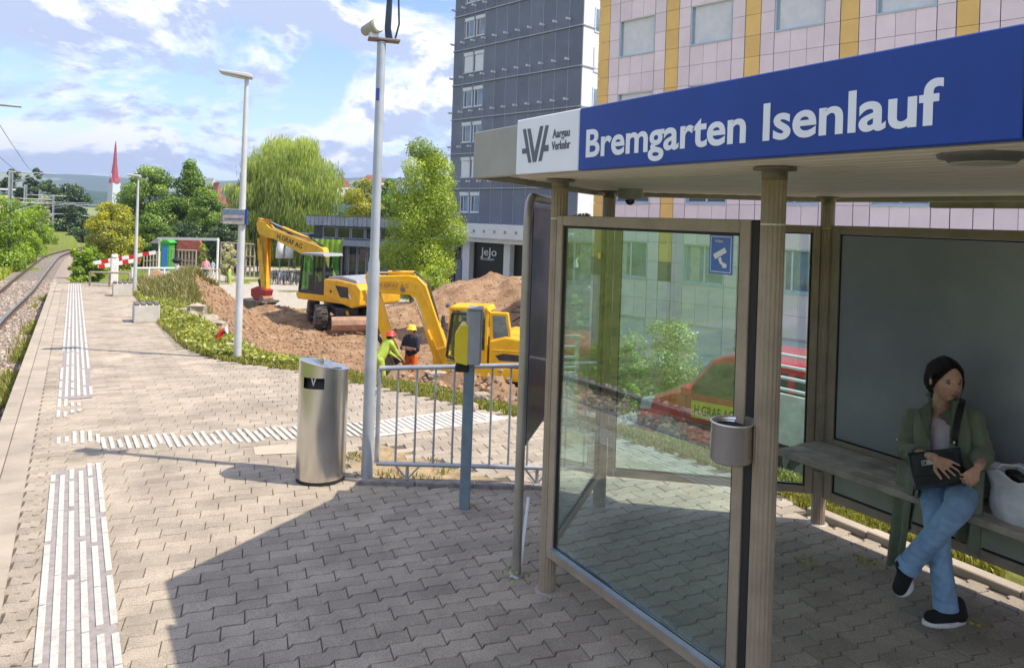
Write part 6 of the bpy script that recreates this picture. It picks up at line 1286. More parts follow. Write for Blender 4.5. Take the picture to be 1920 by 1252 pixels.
tree('bush', 'small bright bush nestling at the left of the dense bush', 'shrub', 140, 520, 34, 462, 28, 'maple', 3500, .12, 9, trunk=False, low=.0)
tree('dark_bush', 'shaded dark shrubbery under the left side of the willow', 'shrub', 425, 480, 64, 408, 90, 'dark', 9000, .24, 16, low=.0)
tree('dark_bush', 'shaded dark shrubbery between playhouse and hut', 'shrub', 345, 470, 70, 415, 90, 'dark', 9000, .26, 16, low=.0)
tree('young_tree', 'small yellow green sapling inside the white pipe frame', 'tree', 383, 492, 50, 455, 26, 'maple', 1500, .14, 8, low=.2)
tree('young_tree', 'small pale orange-green tree right of the pipe frame', 'tree', 428, 492, 52, 455, 34, 'pale', 1800, .15, 8, low=.25)
for i, (px, Z, pt, w_, lb) in enumerate([(-14, 38, 372, 150, 'nearest bright green hedge bush at the left picture edge'), (18, 44, 362, 92, 'bright hedge bush just left of the first mast'), (46, 54, 372, 76, 'hedge bush directly right of the first mast'), (68, 66, 388, 54, 'small hedge bush behind the second mast'), (86, 80, 415, 36, 'farthest small bush of the trackside hedge'), (20, 70, 372, 90, 'tall green bush behind the hedge, under the cream building')]):
    tree('hedge_bush', lb, 'hedge', px, 490 if i < 5 else 470, Z, pt, w_, 'hedge', 9000 if i < 3 else 5000, .17, 14, group='bushes of the trackside hedge', trunk=False, low=.0, shape='hedge')
for i, (px, w_) in enumerate([(600, 120), (690, 100), (830, 110), (930, 120)]): tree('background_tree', ['distant dark tree behind the willow top', 'distant dark tree behind the pavilion roof', 'distant dark tree behind the bright maple', 'distant dark tree hidden by the tower block'][i], 'tree', px, 470, 120, 372 + 8 * (i % 2), w_, 'dark', 7000, .45, 16, low=.02)
# seen through the shelter glass
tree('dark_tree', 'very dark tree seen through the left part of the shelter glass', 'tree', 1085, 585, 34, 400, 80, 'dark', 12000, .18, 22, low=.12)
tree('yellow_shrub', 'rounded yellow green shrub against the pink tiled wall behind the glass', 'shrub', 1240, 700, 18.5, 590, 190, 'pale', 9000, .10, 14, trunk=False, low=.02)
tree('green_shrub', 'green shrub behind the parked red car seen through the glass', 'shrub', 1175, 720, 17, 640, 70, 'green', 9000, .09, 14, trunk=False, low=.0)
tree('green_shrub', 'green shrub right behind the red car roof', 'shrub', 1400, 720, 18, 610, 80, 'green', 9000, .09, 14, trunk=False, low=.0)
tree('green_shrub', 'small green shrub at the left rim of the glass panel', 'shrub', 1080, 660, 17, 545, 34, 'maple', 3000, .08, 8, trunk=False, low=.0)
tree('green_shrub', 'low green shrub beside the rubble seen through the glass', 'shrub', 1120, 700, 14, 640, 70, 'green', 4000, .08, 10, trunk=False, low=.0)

# ------------------------------------------------------------------ red car behind the shelter
CR = mat('car_red', (.62, .014, .03), .28, var=.05, coat=1.0); CGL = mat('car_glass', (.03, .05, .045), .05, coat=1, var=.4, scale=3); CPL = mat('car_plastic', (.02, .02, .022), .6)
ca, cb_ = at(1196, 838, 11.6), at(1475, 905, 10.2); GC = -1.44
car = thing('red_van', 'small dark red works van with yellow company plate parked behind the shelter', 'van', (ca[0], ca[1], GC)); cu2 = (cb_ - ca)[:2]; cu2 /= np.linalg.norm(cu2)
K = Rig((ca[0], ca[1], GC), -cu2, car)          # heading = towards the picture's left
K.h = K.h * .76
sgn = 1 if K.l @ np.array([-ca[0], -ca[1], 0]) > 0 else -1
prof = [(0, .32), (.02, .62), (-.1, .80), (-.75, .98), (-.95, 1.02), (-1.55, 1.58), (-1.95, 1.68), (-3.6, 1.66), (-3.85, 1.55), (-3.95, .9), (-3.95, .32), (-3.4, .25), (-3.05, .25), (-.95, .25), (-.3, .25)]
y0, y1 = (-.0, -1.6) if sgn > 0 else (0, 1.6)
body = K.side('car_body', prof, min(y0, y1), max(y0, y1), CR, bevel=.07, seg=3)
fy = 0.0 * sgn; e = .012 * sgn
def cside(name, poly, mt, d=1.0, parent=None): return K.side(name, poly, min(.004 * sgn, e * d), max(.004 * sgn, e * d), mt, parent or body, 0)
cside('side_window', [(-1.08, 1.04), (-1.52, 1.46), (-1.68, 1.52), (-2.02, 1.54), (-2.02, 1.02)], CGL); cside('side_window', [(-2.16, 1.02), (-2.16, 1.54), (-3.0, 1.53), (-3.0, 1.02)], CGL); cside('side_window', [(-3.12, 1.04), (-3.12, 1.52), (-3.6, 1.48), (-3.72, 1.06)], CGL)
cside('door_seam', [(-2.085, .32), (-2.10, .32), (-2.10, 1.6), (-2.085, 1.6)], CPL, .6); cside('door_seam', [(-1.0, .5), (-1.012, .5), (-1.05, 1.0), (-1.03, 1.0)], CPL, .6); cside('rubbing_strip', [(-1.0, .52), (-3.0, .52), (-3.0, .60), (-1.0, .60)], CPL, 1.5)
pl = cside('company_plate', [(-1.15, .66), (-2.1, .66), (-2.1, .92), (-1.15, .92)], mat('plate_yellow', (.80, .62, .02), .5), 1.3)
text_mesh('lettering', 'H.GRAF AG', .2, K.P(-1.22, e * 1.6, .72), -K.h, ZV, mat('plate_ink', (.02, .02, .02), .5), pl, .001, bold=.003, width=.8)
K.side('windscreen', [(-.98, 1.06), (-1.5, 1.56), (-1.53, 1.54), (-1.03, 1.04)], min(y0 - .1 * sgn, y1 + .1 * sgn), max(y0 - .1 * sgn, y1 + .1 * sgn), CGL, body, 0)
K.side('headlight', [(.0, .62), (-.06, .80), (-.34, .86), (-.26, .66)], min(.01 * sgn, -.3 * sgn), max(.01 * sgn, -.3 * sgn), mat('headlamp', (.6, .62, .62), .15, coat=1), body, .01); K.side('bumper', [(.04, .34), (.06, .55), (-.45, .55), (-.45, .34)], min(.015 * sgn, -1.61 * sgn), max(.015 * sgn, -1.61 * sgn), CPL, body, .03)
K.box('mirror', -1.2, -1.02, min(.02 * sgn, .22 * sgn), max(.02 * sgn, .22 * sgn), 1.0, 1.16, CR, body, .03)
for x in (-.68, -3.22):
    for yy in (.01 * sgn, -1.42 * sgn):
        a, b = K.P(x, yy - .0, .31), K.P(x, yy + (-.2 * sgn if yy * sgn > 0 else -.2 * sgn), .31)
        if yy * sgn > 0: a = K.P(x, .03 * sgn, .31); b = K.P(x, -.18 * sgn, .31)
        wh = MB().tube([b, b + (a - b) * .1, b + (a - b) * .9, a], [.27, .31, .31, .27], 24).build('wheel', TYRE, car); MB().cyl(a, a + (a - b) * .03, .2, .18, 20).build('rim', mat('hubcap', (.35, .36, .37), .35, metal=.5), wh)
for x in (-1.9, -3.4): K.box('roof_rack_bar', x - .03, x + .03, min(-.15 * sgn, -1.45 * sgn), max(-.15 * sgn, -1.45 * sgn), 1.74, 1.78, GALV, body, 0)
# white trailer with rails, right of the car, seen through the rear pane
ta = at(1448, 850, 9.4); tb = at(1560, 856, 8.8); tu = (tb - ta)[:2]; tu /= np.linalg.norm(tu); gt = groundz(ta[0], ta[1]); TRL = thing('white_trailer', 'white drop-side trailer with pale rails seen through the rear shelter pane', 'trailer', (ta[0], ta[1], gt)); T_ = Rig((ta[0], ta[1], gt), tu, TRL)
z0_, z1_ = at(1480, 838, 9.2)[2] - gt, at(1480, 742, 9.2)[2] - gt; zz1 = at(1480, 668, 9.2)[2] - gt
sl = 1 if T_.l @ np.array([-ta[0], -ta[1], 0]) > 0 else -1
T_.box('side_board', 0, 3, min(0, -.04 * sl), max(0, -.04 * sl), z0_, z1_, mat('trailer_cream', (.66, .66, .58), .6), bevel=.01)
for zq in np.linspace(z1_ + .06, zz1, 4): T_.cyl('rail', (0, 0, zq), (3, 0, zq), .022, WB_, n=8)
for x in (.03, 1.0, 2.0, 2.97): T_.cyl('rail_post', (x, 0, z1_ - .05), (x, 0, zz1), .025, WB_, n=8)
T_.box('bed', 0, 3, min(-.05 * sl, -1.4 * sl), max(-.05 * sl, -1.4 * sl), z0_ - .05, z0_ + .02, CPL)
for x in (.45, 2.3): 
    whl = MB().tube([T_.P(x, -.03 * sl, .26), T_.P(x, -.2 * sl, .26)], .27, 22).build('wheel', TYRE, TRL); MB().cyl(T_.P(x, -.02 * sl, .26), T_.P(x, -.035 * sl, .26), .16, None, 18).build('rim', mat('hubcap', (0, 0, 0)), whl)
# ------------------------------------------------------------------ people
SKIN = mat('skin', (.64, .36, .25), .5, var=.10, scale=45, subsurf=.12); HAIRM = mat('black_hair', (.014, .011, .011), .38, var=.4, scale=60, bump=1.0, bscale=50, streak=(30, 30, 3)); OLIVE = mat('olive_linen', (.175, .20, .13), .85, var=.12, scale=9, bump=.25, bscale=160, sheen=.2); OLIVE_D = mat('olive_dark', (.12, .14, .09), .85, var=.1)
DENIM = mat('light_denim', (.26, .42, .64), .85, var=.16, scale=7, bump=.3, bscale=220); PINKT = mat('pale_pink_top', (.68, .56, .62), .8, var=.06, scale=30); LEATH = mat('black_leather', (.014, .014, .017), .38, var=.15, bump=.2, bscale=90); SHOEB = mat('black_knit_shoe', (.012, .012, .014), .85, bump=.3, bscale=300); SOLE = mat('white_sole', (.72, .70, .68), .6); LIPS = mat('lips', (.36, .12, .11), .45); EYEW = mat('eye_white', (.55, .52, .5), .2); EYEB = mat('eye_dark', (.012, .008, .006), .1, coat=1); SILV = mat('silver_metal', (.7, .7, .7), .2, metal=1)
def frame3(f, up=(0, 0, 1)):
    f = np.array(f, float); f /= np.linalg.norm(f); l = np.cross(up, f); l /= np.linalg.norm(l); u = np.cross(f, l); return np.stack([f, l, u], 1)     # columns: forward, left, up
def head_mesh(parent, c, f, sc, skin, hairm, long_=True, up=(0, 0, 1), body=None):
    """face sculpted from a sphere; c centre, f facing, sc half height of the head"""
    M = frame3(f, up); n, m_ = 48, 36; u = np.linspace(0, 2 * math.pi, n, endpoint=False); v = np.linspace(0, math.pi, m_ + 1)
    P = np.array([(math.sin(b) * math.cos(a), math.sin(b) * math.sin(a), math.cos(b)) for b in v for a in u]); x, y, z = P[:, 0].copy(), P[:, 1].copy(), P[:, 2].copy()
    wx, wy = .82, .68
    jaw = np.clip(-z - .1, 0, 1); X = x * wx; Y = y * wy * (1 - .42 * jaw ** 1.2); X = np.where(x > 0, X * (1 - .10 * jaw), X * (1 - .45 * jaw))
    X += .10 * jaw * (x > -.2)
    g = lambda cy, cz, sy, sz: np.exp(-((Y - cy) / sy) ** 2 - ((z - cz) / sz) ** 2) * (x > 0)
    X += .20 * g(0, -.20, .09, .13) + .10 * g(0, -.02, .07, .16) - .085 * (g(.27, .04, .13, .10) + g(-.27, .04, .13, .10)) + .05 * g(0, .16, .4, .08) + .07 * g(0, -.50, .17, .07) - .03 * g(0, -.60, .2, .04) + .06 * g(0, -.80, .16, .12) + .045 * (g(.34, -.22, .16, .16) + g(-.34, -.22, .16, .16)) + .03 * (g(.08, -.27, .05, .05) + g(-.08, -.27, .05, .05))
    V = (np.c_[X, Y, z] * sc) @ M.T + c
    fc = [(k * n + i, (k + 1) * n + i, (k + 1) * n + (i + 1) % n, k * n + (i + 1) % n) for k in range(m_) for i in range(n)]
    hd_ = MB().add(V, fc, 0, True).build('head', skin, parent)
    T = lambda a, b, cc: np.array([a, b, cc]) * sc @ M.T + c
    for s in (-1, 1):
        MB().ell(T(.0, s * .70, -.08), np.array([.11, .06, .19]) * sc, 12, 8, 0, M).build('ear', skin, hd_)
        MB().ell(T(.665, s * .27, .03), np.array([.07, .115, .05]) * sc, 12, 8, 0, M).build('eye', EYEW, hd_); MB().ell(T(.715, s * .27 - .03 * 0, .03), np.array([.035, .05, .045]) * sc, 10, 8, 0, M).build('iris', EYEB, hd_)
        MB().tube([T(.74, s * .13, .17), T(.75, s * .28, .21), T(.68, s * .42, .17)], [.022 * sc, .03 * sc, .012 * sc], 6).build('eyebrow', hairm, hd_)
        MB().tube([T(.72, s * .15, .06), T(.74, s * .28, .10), T(.67, s * .40, .05)], [.012 * sc, .018 * sc, .010 * sc], 6).build('eyelid', hairm, hd_)
        MB().ell(T(.93, s * .055, -.285), np.array([.015, .022, .014]) * sc, 8, 6, 0, M).build('nostril', LIPS, hd_)
    MB().ell(T(.845, 0, -.47), np.array([.05, .17, .035]) * sc, 14, 8, 0, M).build('upper_lip', LIPS, hd_); MB().ell(T(.835, 0, -.545), np.array([.055, .14, .045]) * sc, 14, 8, 0, M).build('lower_lip', LIPS, hd_); MB().box(T(.895, 0, -.508), (.01 * sc, .2 * sc, .012 * sc), 0, 0, M).build('mouth_line', EYEB, hd_)
    # hair cap: sphere pulled in over the face, combed into strands
    Q = P * np.array([.97, .86, 1.14]); face = sst(.24, .52, x - .30 * np.clip(z - .2, 0, 1)) * sst(.80, .62, z + .50 * np.maximum(np.abs(y - .06) - .12, 0)); low = sst(-.30, -.62, z) * (1 if long_ else 1); k = 1 - .22 * face - .5 * low * (x > -.55)
    part = 1 + .018 * np.cos(np.arctan2(y, z + .3) * 26) * (z > -.4) + .02 * np.cos(np.arctan2(y, z + .3) * 9) * (z > -.2); ear = np.exp(-((x + .02) / .20) ** 2 - ((z + .10) / .24) ** 2) * (np.abs(y) > .5); k = k - .20 * ear - .16 * sst(-.05, .18, x) * sst(.12, -.08, z); Q = Q * (k * part)[:, None]; Q[:, 0] -= .05; Q += (np.array([mnoise.noise(Vector((a * 2.2 + 5, b * 2.2, c_ * 1.2))) for a, b, c_ in P]) * .035)[:, None] * P
    hr = MB().add((Q * sc) @ M.T + c, fc, 0, True).build('hair', hairm, parent)
    return hd_, hr, T, M
def hand(parent, w, d, palm_n, sc, mt, curl, side=1, spread=.18, thumb_out=.8, body_caps=None, name='hand'):
    """w wrist, d finger direction, palm_n palm normal; returns limbs of one palm and five unequal bent fingers"""
    w, d, n = [np.array(q, float) for q in (w, d, palm_n)]; d /= np.linalg.norm(d); n -= d * (n @ d); n /= np.linalg.norm(n); s = np.cross(d, n) * side
    caps = []; pl = .085 * sc; kn = [w + d * pl * (1 if i in (1, 2) else .94) + s * (.030 - .020 * i) * sc for i in range(4)]
    for k in kn: caps.append((w + (k - w) * .15, .0125 * sc, k, .0095 * sc))
    for i, k in enumerate(kn):
        ln = [.066, .074, .069, .054][i] * sc; dd_ = d + s * spread * (1.5 - i) * .6; dd_ /= np.linalg.norm(dd_); p = k; r0 = .0082 * sc
        for j, f in enumerate((.45, .30, .25)):
            a = curl * (j + .6) * .62; v = dd_ * math.cos(a) + n * math.sin(a); q = p + v * ln * f; caps.append((p, r0, q, r0 * .9)); p, r0 = q, r0 * .9
    p = w + d * .022 * sc + s * .026 * sc; v = d * .65 + s * thumb_out * .75 + n * .25; v /= np.linalg.norm(v); q = p + v * .040 * sc; caps.append((w + d * .01 * sc, .012 * sc, q, .0105 * sc)); v2 = d * .9 + s * .3 + n * (.25 + .3 * curl); v2 /= np.linalg.norm(v2); q2 = q + v2 * .030 * sc; caps.append((q, .0100 * sc, q2, .0088 * sc)); caps.append((q2, .0088 * sc, q2 + (v2 + n * .3 * curl) * .022 * sc, .0075 * sc))
    return caps
OX = lambda px, py, x: on_x(px, py, x)
wm = thing('person', 'seated woman in olive jacket and light blue jeans, looking right on the bench', 'person', (4.30, 2.28, 0))
pel = np.array([4.43, 2.32, .71]); chest = np.array([4.47, 2.36, .93]); nb = OX(1762, 772, 4.43); ffd = np.array([-.93, -.36, 0]); ffd /= np.linalg.norm(ffd); rgt = np.array([-ffd[1], ffd[0], 0]) * -1
shR, shL = OX(1712, 786, 4.44), OX(1822, 788, 4.42); elR, elL = OX(1699, 846, 4.38), OX(1842, 852, 4.36); wrR, wrL = OX(1752, 857, 4.10), OX(1836, 874, 4.13)
hc = OX(1772, 712, 4.36); face = np.array([-.48, -.86, -.10]); SCH = .118
# the body: one continuous skin surface (neck, torso, arms and hands, legs)
hR = hand(wm, wrR, OX(1792, 884, 4.045) - wrR, np.array([.75, .1, -.6]), 1.02, SKIN, .22, side=-1, spread=.26)
hL = hand(wm, wrL, OX(1818, 893, 4.06) - wrL + np.array([0, 0, -.01]), np.array([.5, .8, -.1]), .95, SKIN, 1.35, side=1, spread=.05, thumb_out=.5)
body_caps = [(nb + (0, 0, -.06), .062, nb + (0, 0, .02), .049), (nb, .05, hc + np.array([.01, .01, -.05]), .047), (chest, .12, pel, .13), (nb + (0, 0, -.05), .07, chest, .11), (shR, .045, elR, .038), (elR, .036, wrR, .023), (shL, .045, elL, .038), (elL, .036, wrL, .023)] 
blob('body', body_caps + hR + hL, SKIN, wm, voxel=.0052, smooth=3)
head_o, hair_o, TH, MH = head_mesh(wm, hc, face, SCH, SKIN, HAIRM)
# hair details: parted fringe, side strands, low bun
m = MB()
for s in (-1, 1):
    for k in range(9):
        q = k / 8; m.tube([TH(.25 - .03 * k, .06 + s * .01 * k, 1.04 - .01 * k), TH(.58 - .02 * k, s * (.24 + .02 * k), .82 - .02 * k), TH(.60 - .03 * k, s * (.46 + .008 * k), .50 - .02 * k), TH(.38 - .03 * k, s * (.62 + .004 * k), .10 - .02 * k), TH(.20 - .02 * k, s * (.66), -.28 - .03 * k)], [.03 * SCH, .05 * SCH, .055 * SCH, .05 * SCH, .012 * SCH], 6)
m.ell(TH(-.92, .05, -.28), np.array([.34, .36, .32]) * SCH, 14, 10, 0, MH); m.ell(TH(-.55, 0, -.35), np.array([.42, .62, .36]) * SCH, 14, 10, 0, MH)
for s in (-1, 1):
    for k in range(10): m.tube([TH(.46 - .05 * k, s * .62, .30), TH(.34 - .035 * k, s * (.70 + .01 * (k % 3)), -.05), TH(.24 - .04 * k + .03 * (k % 2), s * .66, -.42 - .05 * (k % 4))], [.022 * SCH, .014 * SCH, .003 * SCH], 5)
for k in range(14): a_ = -1.2 + 2.6 * k / 13; m.tube([TH(-.55, .6 * math.sin(a_), -.1 + .3 * math.cos(a_)), TH(-1.05, .42 * math.sin(a_), -.30 + .25 * math.cos(a_)), TH(-1.22 - .04 * (k % 3), .3 * math.sin(a_), -.62 - .04 * (k % 4))], [.03 * SCH, .03 * SCH, .004 * SCH], 5)
for k in range(7): m.tube([TH(.40, .70 - .02 * k, .1), TH(.42, .66, -.35), TH(.36 + .02 * k, .60 - .02 * k, -.75 - .03 * k)], [.03 * SCH, .02 * SCH, .006 * SCH], 5)
m.build('fringe_and_bun', HAIRM, hair_o)
# pink top
blob('top', [(nb + (-.012, -.0, -.085), .082, chest + ffd * .012, .128), (chest + ffd * .012, .128, pel + (0, 0, .03), .135)], PINKT, wm, voxel=.01, smooth=4)
nl_ = OX(1762, 782, 4.33)
# jacket: torso shell, sleeves, collar, tails
def sheet3(name, rows, mt, parent, th=.006, smooth=True, label=None):
    """curved cloth: rows of points; given thickness"""
    A = np.array(rows, float); r_, c_ = A.shape[:2]; du = np.gradient(A, axis=1); dv = np.gradient(A, axis=0); nn = np.cross(du, dv); nn /= (np.linalg.norm(nn, axis=2)[..., None] + 1e-9); B = A + nn * th
    V = np.vstack([A.reshape(-1, 3), B.reshape(-1, 3)]); k = r_ * c_; F = [(i * c_ + j, i * c_ + j + 1, (i + 1) * c_ + j + 1, (i + 1) * c_ + j) for i in range(r_ - 1) for j in range(c_ - 1)]; F += [tuple(q + k for q in f[::-1]) for f in F]
    ed = [i * c_ for i in range(r_)], [i * c_ + c_ - 1 for i in range(r_)], list(range(c_)), [(r_ - 1) * c_ + j for j in range(c_)]
    for e_ in ed: F += [(e_[i], e_[i + 1], e_[i + 1] + k, e_[i] + k) for i in range(len(e_) - 1)]
    o = MB().add(V, F, 0, smooth).build(name, mt, parent, label=label); return o
bk_ = -ffd
jc = [(shR + bk_ * .01, .066, shL + bk_ * .01, .066), (nb + (0, 0, -.05) + bk_ * .02, .085, chest + bk_ * .03, .125), (shR + (0, 0, -.005), .064, elR, .056), (elR, .056, elR + (wrR - elR) * .42, .050), (shL + (0, 0, -.005), .064, elL, .058), (elL, .058, elL + (wrL - elL) * .55, .048),
      (shR + (0, -.02, -.06), .075, chest + rgt * -.0 + np.array([.0, .12, -.1]), .08), (shL + (0, .02, -.06), .075, chest + np.array([.0, -.12, -.1]), .08), (chest + np.array([.02, .13, -.08]), .07, pel + np.array([.0, .17, -.0]), .075), (chest + np.array([.02, -.13, -.08]), .07, pel + np.array([.0, -.17, .0]), .075), (chest + bk_ * .05, .11, pel + bk_ * .06, .12)]
def wrinkle(V):
    w = np.sin(V[:, 2] * 85 + V[:, 1] * 50 + 3 * np.sin(V[:, 1] * 30)) * .0045 + np.sin(V[:, 2] * 40 - V[:, 0] * 90) * .0045; V = V.copy(); V[:, 0] += w * -.9; V[:, 1] += w * .4; return V
jk = blob('jacket', jc, OLIVE, wm, voxel=.010, smooth=5, disp=wrinkle)
# front panels and lapels either side of the pale top
def strip3(pl, pr, n=8):
    return [[pl[i] + (pr[i] - pl[i]) * t_ + np.array([-.014 * math.sin(math.pi * t_), 0, 0]) for t_ in np.linspace(0, 1, n)] for i in range(len(pl))]
XF = 4.30
sheet3('front_panel', strip3([OX(1716, 768, 4.40), OX(1712, 795, 4.36), OX(1712, 825, 4.33), OX(1718, 850, 4.28), OX(1712, 880, 4.26)], [OX(1749, 758, 4.385), OX(1745, 790, 4.315), OX(1744, 815, 4.30), OX(1745, 838, 4.275), OX(1740, 865, 4.25)]), OLIVE, jk)
sheet3('front_panel', strip3([OX(1786, 752, 4.36), OX(1783, 785, 4.30), OX(1780, 815, 4.28), OX(1779, 838, 4.26), OX(1790, 868, 4.22)], [OX(1812, 758, 4.39), OX(1818, 792, 4.35), OX(1822, 822, 4.31), OX(1820, 848, 4.28), OX(1824, 880, 4.24)]), OLIVE, jk)
sheet3('lapel', strip3([OX(1722, 772, 4.36), OX(1728, 790, 4.325), OX(1738, 812, 4.295)], [OX(1747, 748, 4.37), OX(1746, 785, 4.30), OX(1744, 826, 4.285)], 5), OLIVE_D, jk); sheet3('lapel', strip3([OX(1785, 750, 4.345), OX(1783, 785, 4.288), OX(1781, 820, 4.27)], [OX(1800, 752, 4.36), OX(1797, 785, 4.30), OX(1786, 815, 4.275)], 5), OLIVE_D, jk)
MB().tube([OX(1746, 750, 4.40), OX(1740, 742, 4.46), OX(1765, 738, 4.52), OX(1792, 744, 4.46), OX(1788, 754, 4.39)], [.012, .018, .02, .018, .012], 8).build('collar', OLIVE, jk)
for a, b_ in ((elR + (wrR - elR) * .40, elR + (wrR - elR) * .50), (elL + (wrL - elL) * .5, elL + (wrL - elL) * .6)): MB().cyl(a, b_, .050, .047, 16).build('cuff', OLIVE, jk)
MB().ell(OX(1683, 824, 4.325), (.008, .008, .008)).build('button', SILV, jk)
def tail(name, top, bot, folds, seedx):
    rows = []; n = 16
    for i, t_ in enumerate(np.linspace(0, 1, 10)):
        l = top[0] + (bot[0] - top[0]) * t_; r = top[1] + (bot[1] - top[1]) * t_; rows.append([l + (r - l) * s + np.array([-.022 * math.sin(s * math.pi * folds + seedx) * (.3 + t_), 0, -.03 * math.sin(s * 3.1 + seedx) * t_]) for s in np.linspace(0, 1, n)])
    return sheet3(name, rows, OLIVE, jk, .005)
tail('coat_tail', (OX(1683, 868, 4.30), OX(1716, 880, 4.14)), (OX(1664, 1052, 4.20), OX(1694, 1046, 4.16)), 3, .4); tail('coat_tail', (OX(1700, 905, 4.22), OX(1722, 918, 4.14)), (OX(1688, 1000, 4.24), OX(1712, 990, 4.22)), 2, 1.4)
tail('coat_tail', (OX(1812, 905, 4.15), OX(1846, 880, 4.25)), (OX(1796, 1000, 4.22), OX(1832, 1060, 4.16)), 3, 2.0)
MB().ell((pel[0] + .02, pel[1], .655), (.17, .25, .05), 20, 10).build('coat_seat', OLIVE, jk)
# jeans
hipL, hipR = pel + np.array([-.02, -.10, -.01]), pel + np.array([-.02, .09, -.02])
kL, aL = OX(1796, 952, 4.02), OX(1711, 1050, 3.98); kR, aR = OX(1757, 962, 4.05) + np.array([0, .0, -.06]), OX(1771, 1118, 4.07)
def dn(V):
    w = np.sin(V[:, 2] * 48 + V[:, 1] * 75 + 2 * np.sin(V[:, 1] * 40)) * .0040 + np.sin(V[:, 2] * 110 - V[:, 1] * 60) * .0022; V = V.copy(); V[:, 0] -= w; return V
jeans = blob('jeans', [(hipR, .10, hipL, .10), (hipL, .098, kL, .068), (kL, .068, aL + (kL - aL) * .55, .060), (aL + (kL - aL) * .55, .060, aL, .056), (hipR, .095, kR, .065), (kR, .064, aR + (kR - aR) * .5, .054), (aR + (kR - aR) * .5, .054, aR, .060)], DENIM, wm, voxel=.008, smooth=3, disp=dn)
for a, k in ((aL, kL), (aR, kR)): d_ = (a - k) / np.linalg.norm(a - k); MB().cyl(a + d_ * .01, a + d_ * .062, .060, .062, 24).build('hem', DENIM, jeans); MB().cyl(a + d_ * .03, a + d_ * .075, .034, .036, 16).build('sock', SHOEB, jeans)
# shoes
def shoe(heel, toe, up_, nm='shoe'):
    heel, toe = np.array(heel, float), np.array(toe, float); d = toe - heel; Ls = np.linalg.norm(d); d /= Ls; up_ = np.array(up_, float); up_ -= d * (up_ @ d); up_ /= np.linalg.norm(up_); M = np.stack([d, np.cross(up_, d), up_], 1); c = (heel + toe) / 2
    T = lambda x, y, z: c + d * x + M[:, 1] * y + up_ * z
    o = blob(nm, [(T(-Ls * .36, 0, .048), .043, T(Ls * .32, 0, .034), .038), (T(-Ls * .36, 0, .055), .040, T(-Ls * .30, 0, .105), .040), (T(-Ls * .2, 0, .06), .036, T(.0, 0, .052), .034)], SHOEB, wm, voxel=.007, smooth=4)
    m = MB(); n = 28; out = []
    for i in range(n):
        a = 2 * math.pi * i / n; x = math.cos(a) * Ls * .52; y = math.sin(a) * (.048 + .008 * math.cos(a)) * (1 - .10 * (math.cos(a) < -.3)); out.append((x, y))
    m.add([T(x, y, .0) for x, y in out] + [T(x * 1.0, y * 1.0, .010) for x, y in out] + [T(x * .97, y * .96, .021 + .006 * (x < 0)) for x, y in out], [tuple(range(n))[::-1]] + [(k * n + i, k * n + (i + 1) % n, (k + 1) * n + (i + 1) % n, (k + 1) * n + i) for k in range(2) for i in range(n)] + [tuple(range(2 * n, 3 * n))], 0, True); m.build('sole', SOLE, o)
    for k in range(3): MB().tube([T(Ls * (.02 + .07 * k), -.025, .064 - .008 * k), T(Ls * (.02 + .07 * k), 0, .075 - .008 * k), T(Ls * (.02 + .07 * k), .025, .064 - .008 * k)], .003, 5).build('lace', LEATH, o)
shoe(OX(1706, 1075, 4.03) + np.array([0, 0, -.015]), OX(1686, 1118, 3.90), (-.55, 0, .85)); tz_ = on_g(1762, 1168); shoe((tz_[0] + .13, tz_[1] - .06, gz(tz_[1])), (tz_[0] - .10, tz_[1] + .03, gz(tz_[1]) + .004), (0, 0, 1))
# handbag with flap, tag and strap (held on the lap, a thing of its own)
hbg = thing('handbag', 'black leather handbag lying on the seated woman\'s lap', 'handbag', tuple(OX(1755, 915, 4.10)))
rows = []; TL_, TR_, BL_, BR_ = OX(1701, 850, 4.16), OX(1800, 838, 4.17), OX(1716, 918, 4.11), OX(1811, 905, 4.09)
fwd = np.array([-1, -.2, .25]); fwd /= np.linalg.norm(fwd); V = []; nS = 10
for k in (0, 1):
    for i in range(nS):
        for j in range(nS):
            s, t_ = j / (nS - 1), i / (nS - 1); p = (TL_ * (1 - s) + TR_ * s) * (1 - t_) + (BL_ * (1 - s) + BR_ * s) * t_; bulge = math.sin(math.pi * s) ** .5 * math.sin(math.pi * (.15 + .8 * t_)) * .034 + .004; V.append(p + fwd * bulge * (1 if k else -1))
F = []; q = nS * nS
for i in range(nS - 1):
    for j in range(nS - 1): f = (i * nS + j, i * nS + j + 1, (i + 1) * nS + j + 1, (i + 1) * nS + j); F += [f, tuple(a + q for a in f[::-1])]
rim_ = [j for j in range(nS)] + [i * nS + nS - 1 for i in range(1, nS)] + [(nS - 1) * nS + j for j in range(nS - 2, -1, -1)] + [i * nS for i in range(nS - 2, 0, -1)]
F += [(rim_[i], rim_[(i + 1) % len(rim_)], rim_[(i + 1) % len(rim_)] + q, rim_[i] + q) for i in range(len(rim_))]
bagb = MB().add(V, F, 0, True).build('bag_body', LEATH, hbg)
P4 = lambda s, t_, o_=.0: (TL_ * (1 - s) + TR_ * s) * (1 - t_) + (BL_ * (1 - s) + BR_ * s) * t_ + fwd * (math.sin(math.pi * s) ** .5 * math.sin(math.pi * (.15 + .8 * t_)) * .034 + .006 + o_)
MB().tube([P4(s, .62 + .06 * math.sin(s * 3.1)) for s in np.linspace(.03, .97, 14)], .0035, 6).build('piping', GASKET, bagb); MB().tube([P4(0.01, 0), P4(.0, .5), P4(.02, 1)], .0035, 6).build('side_trim', mat('trim_grey', (.2, .21, .23), .4), bagb)
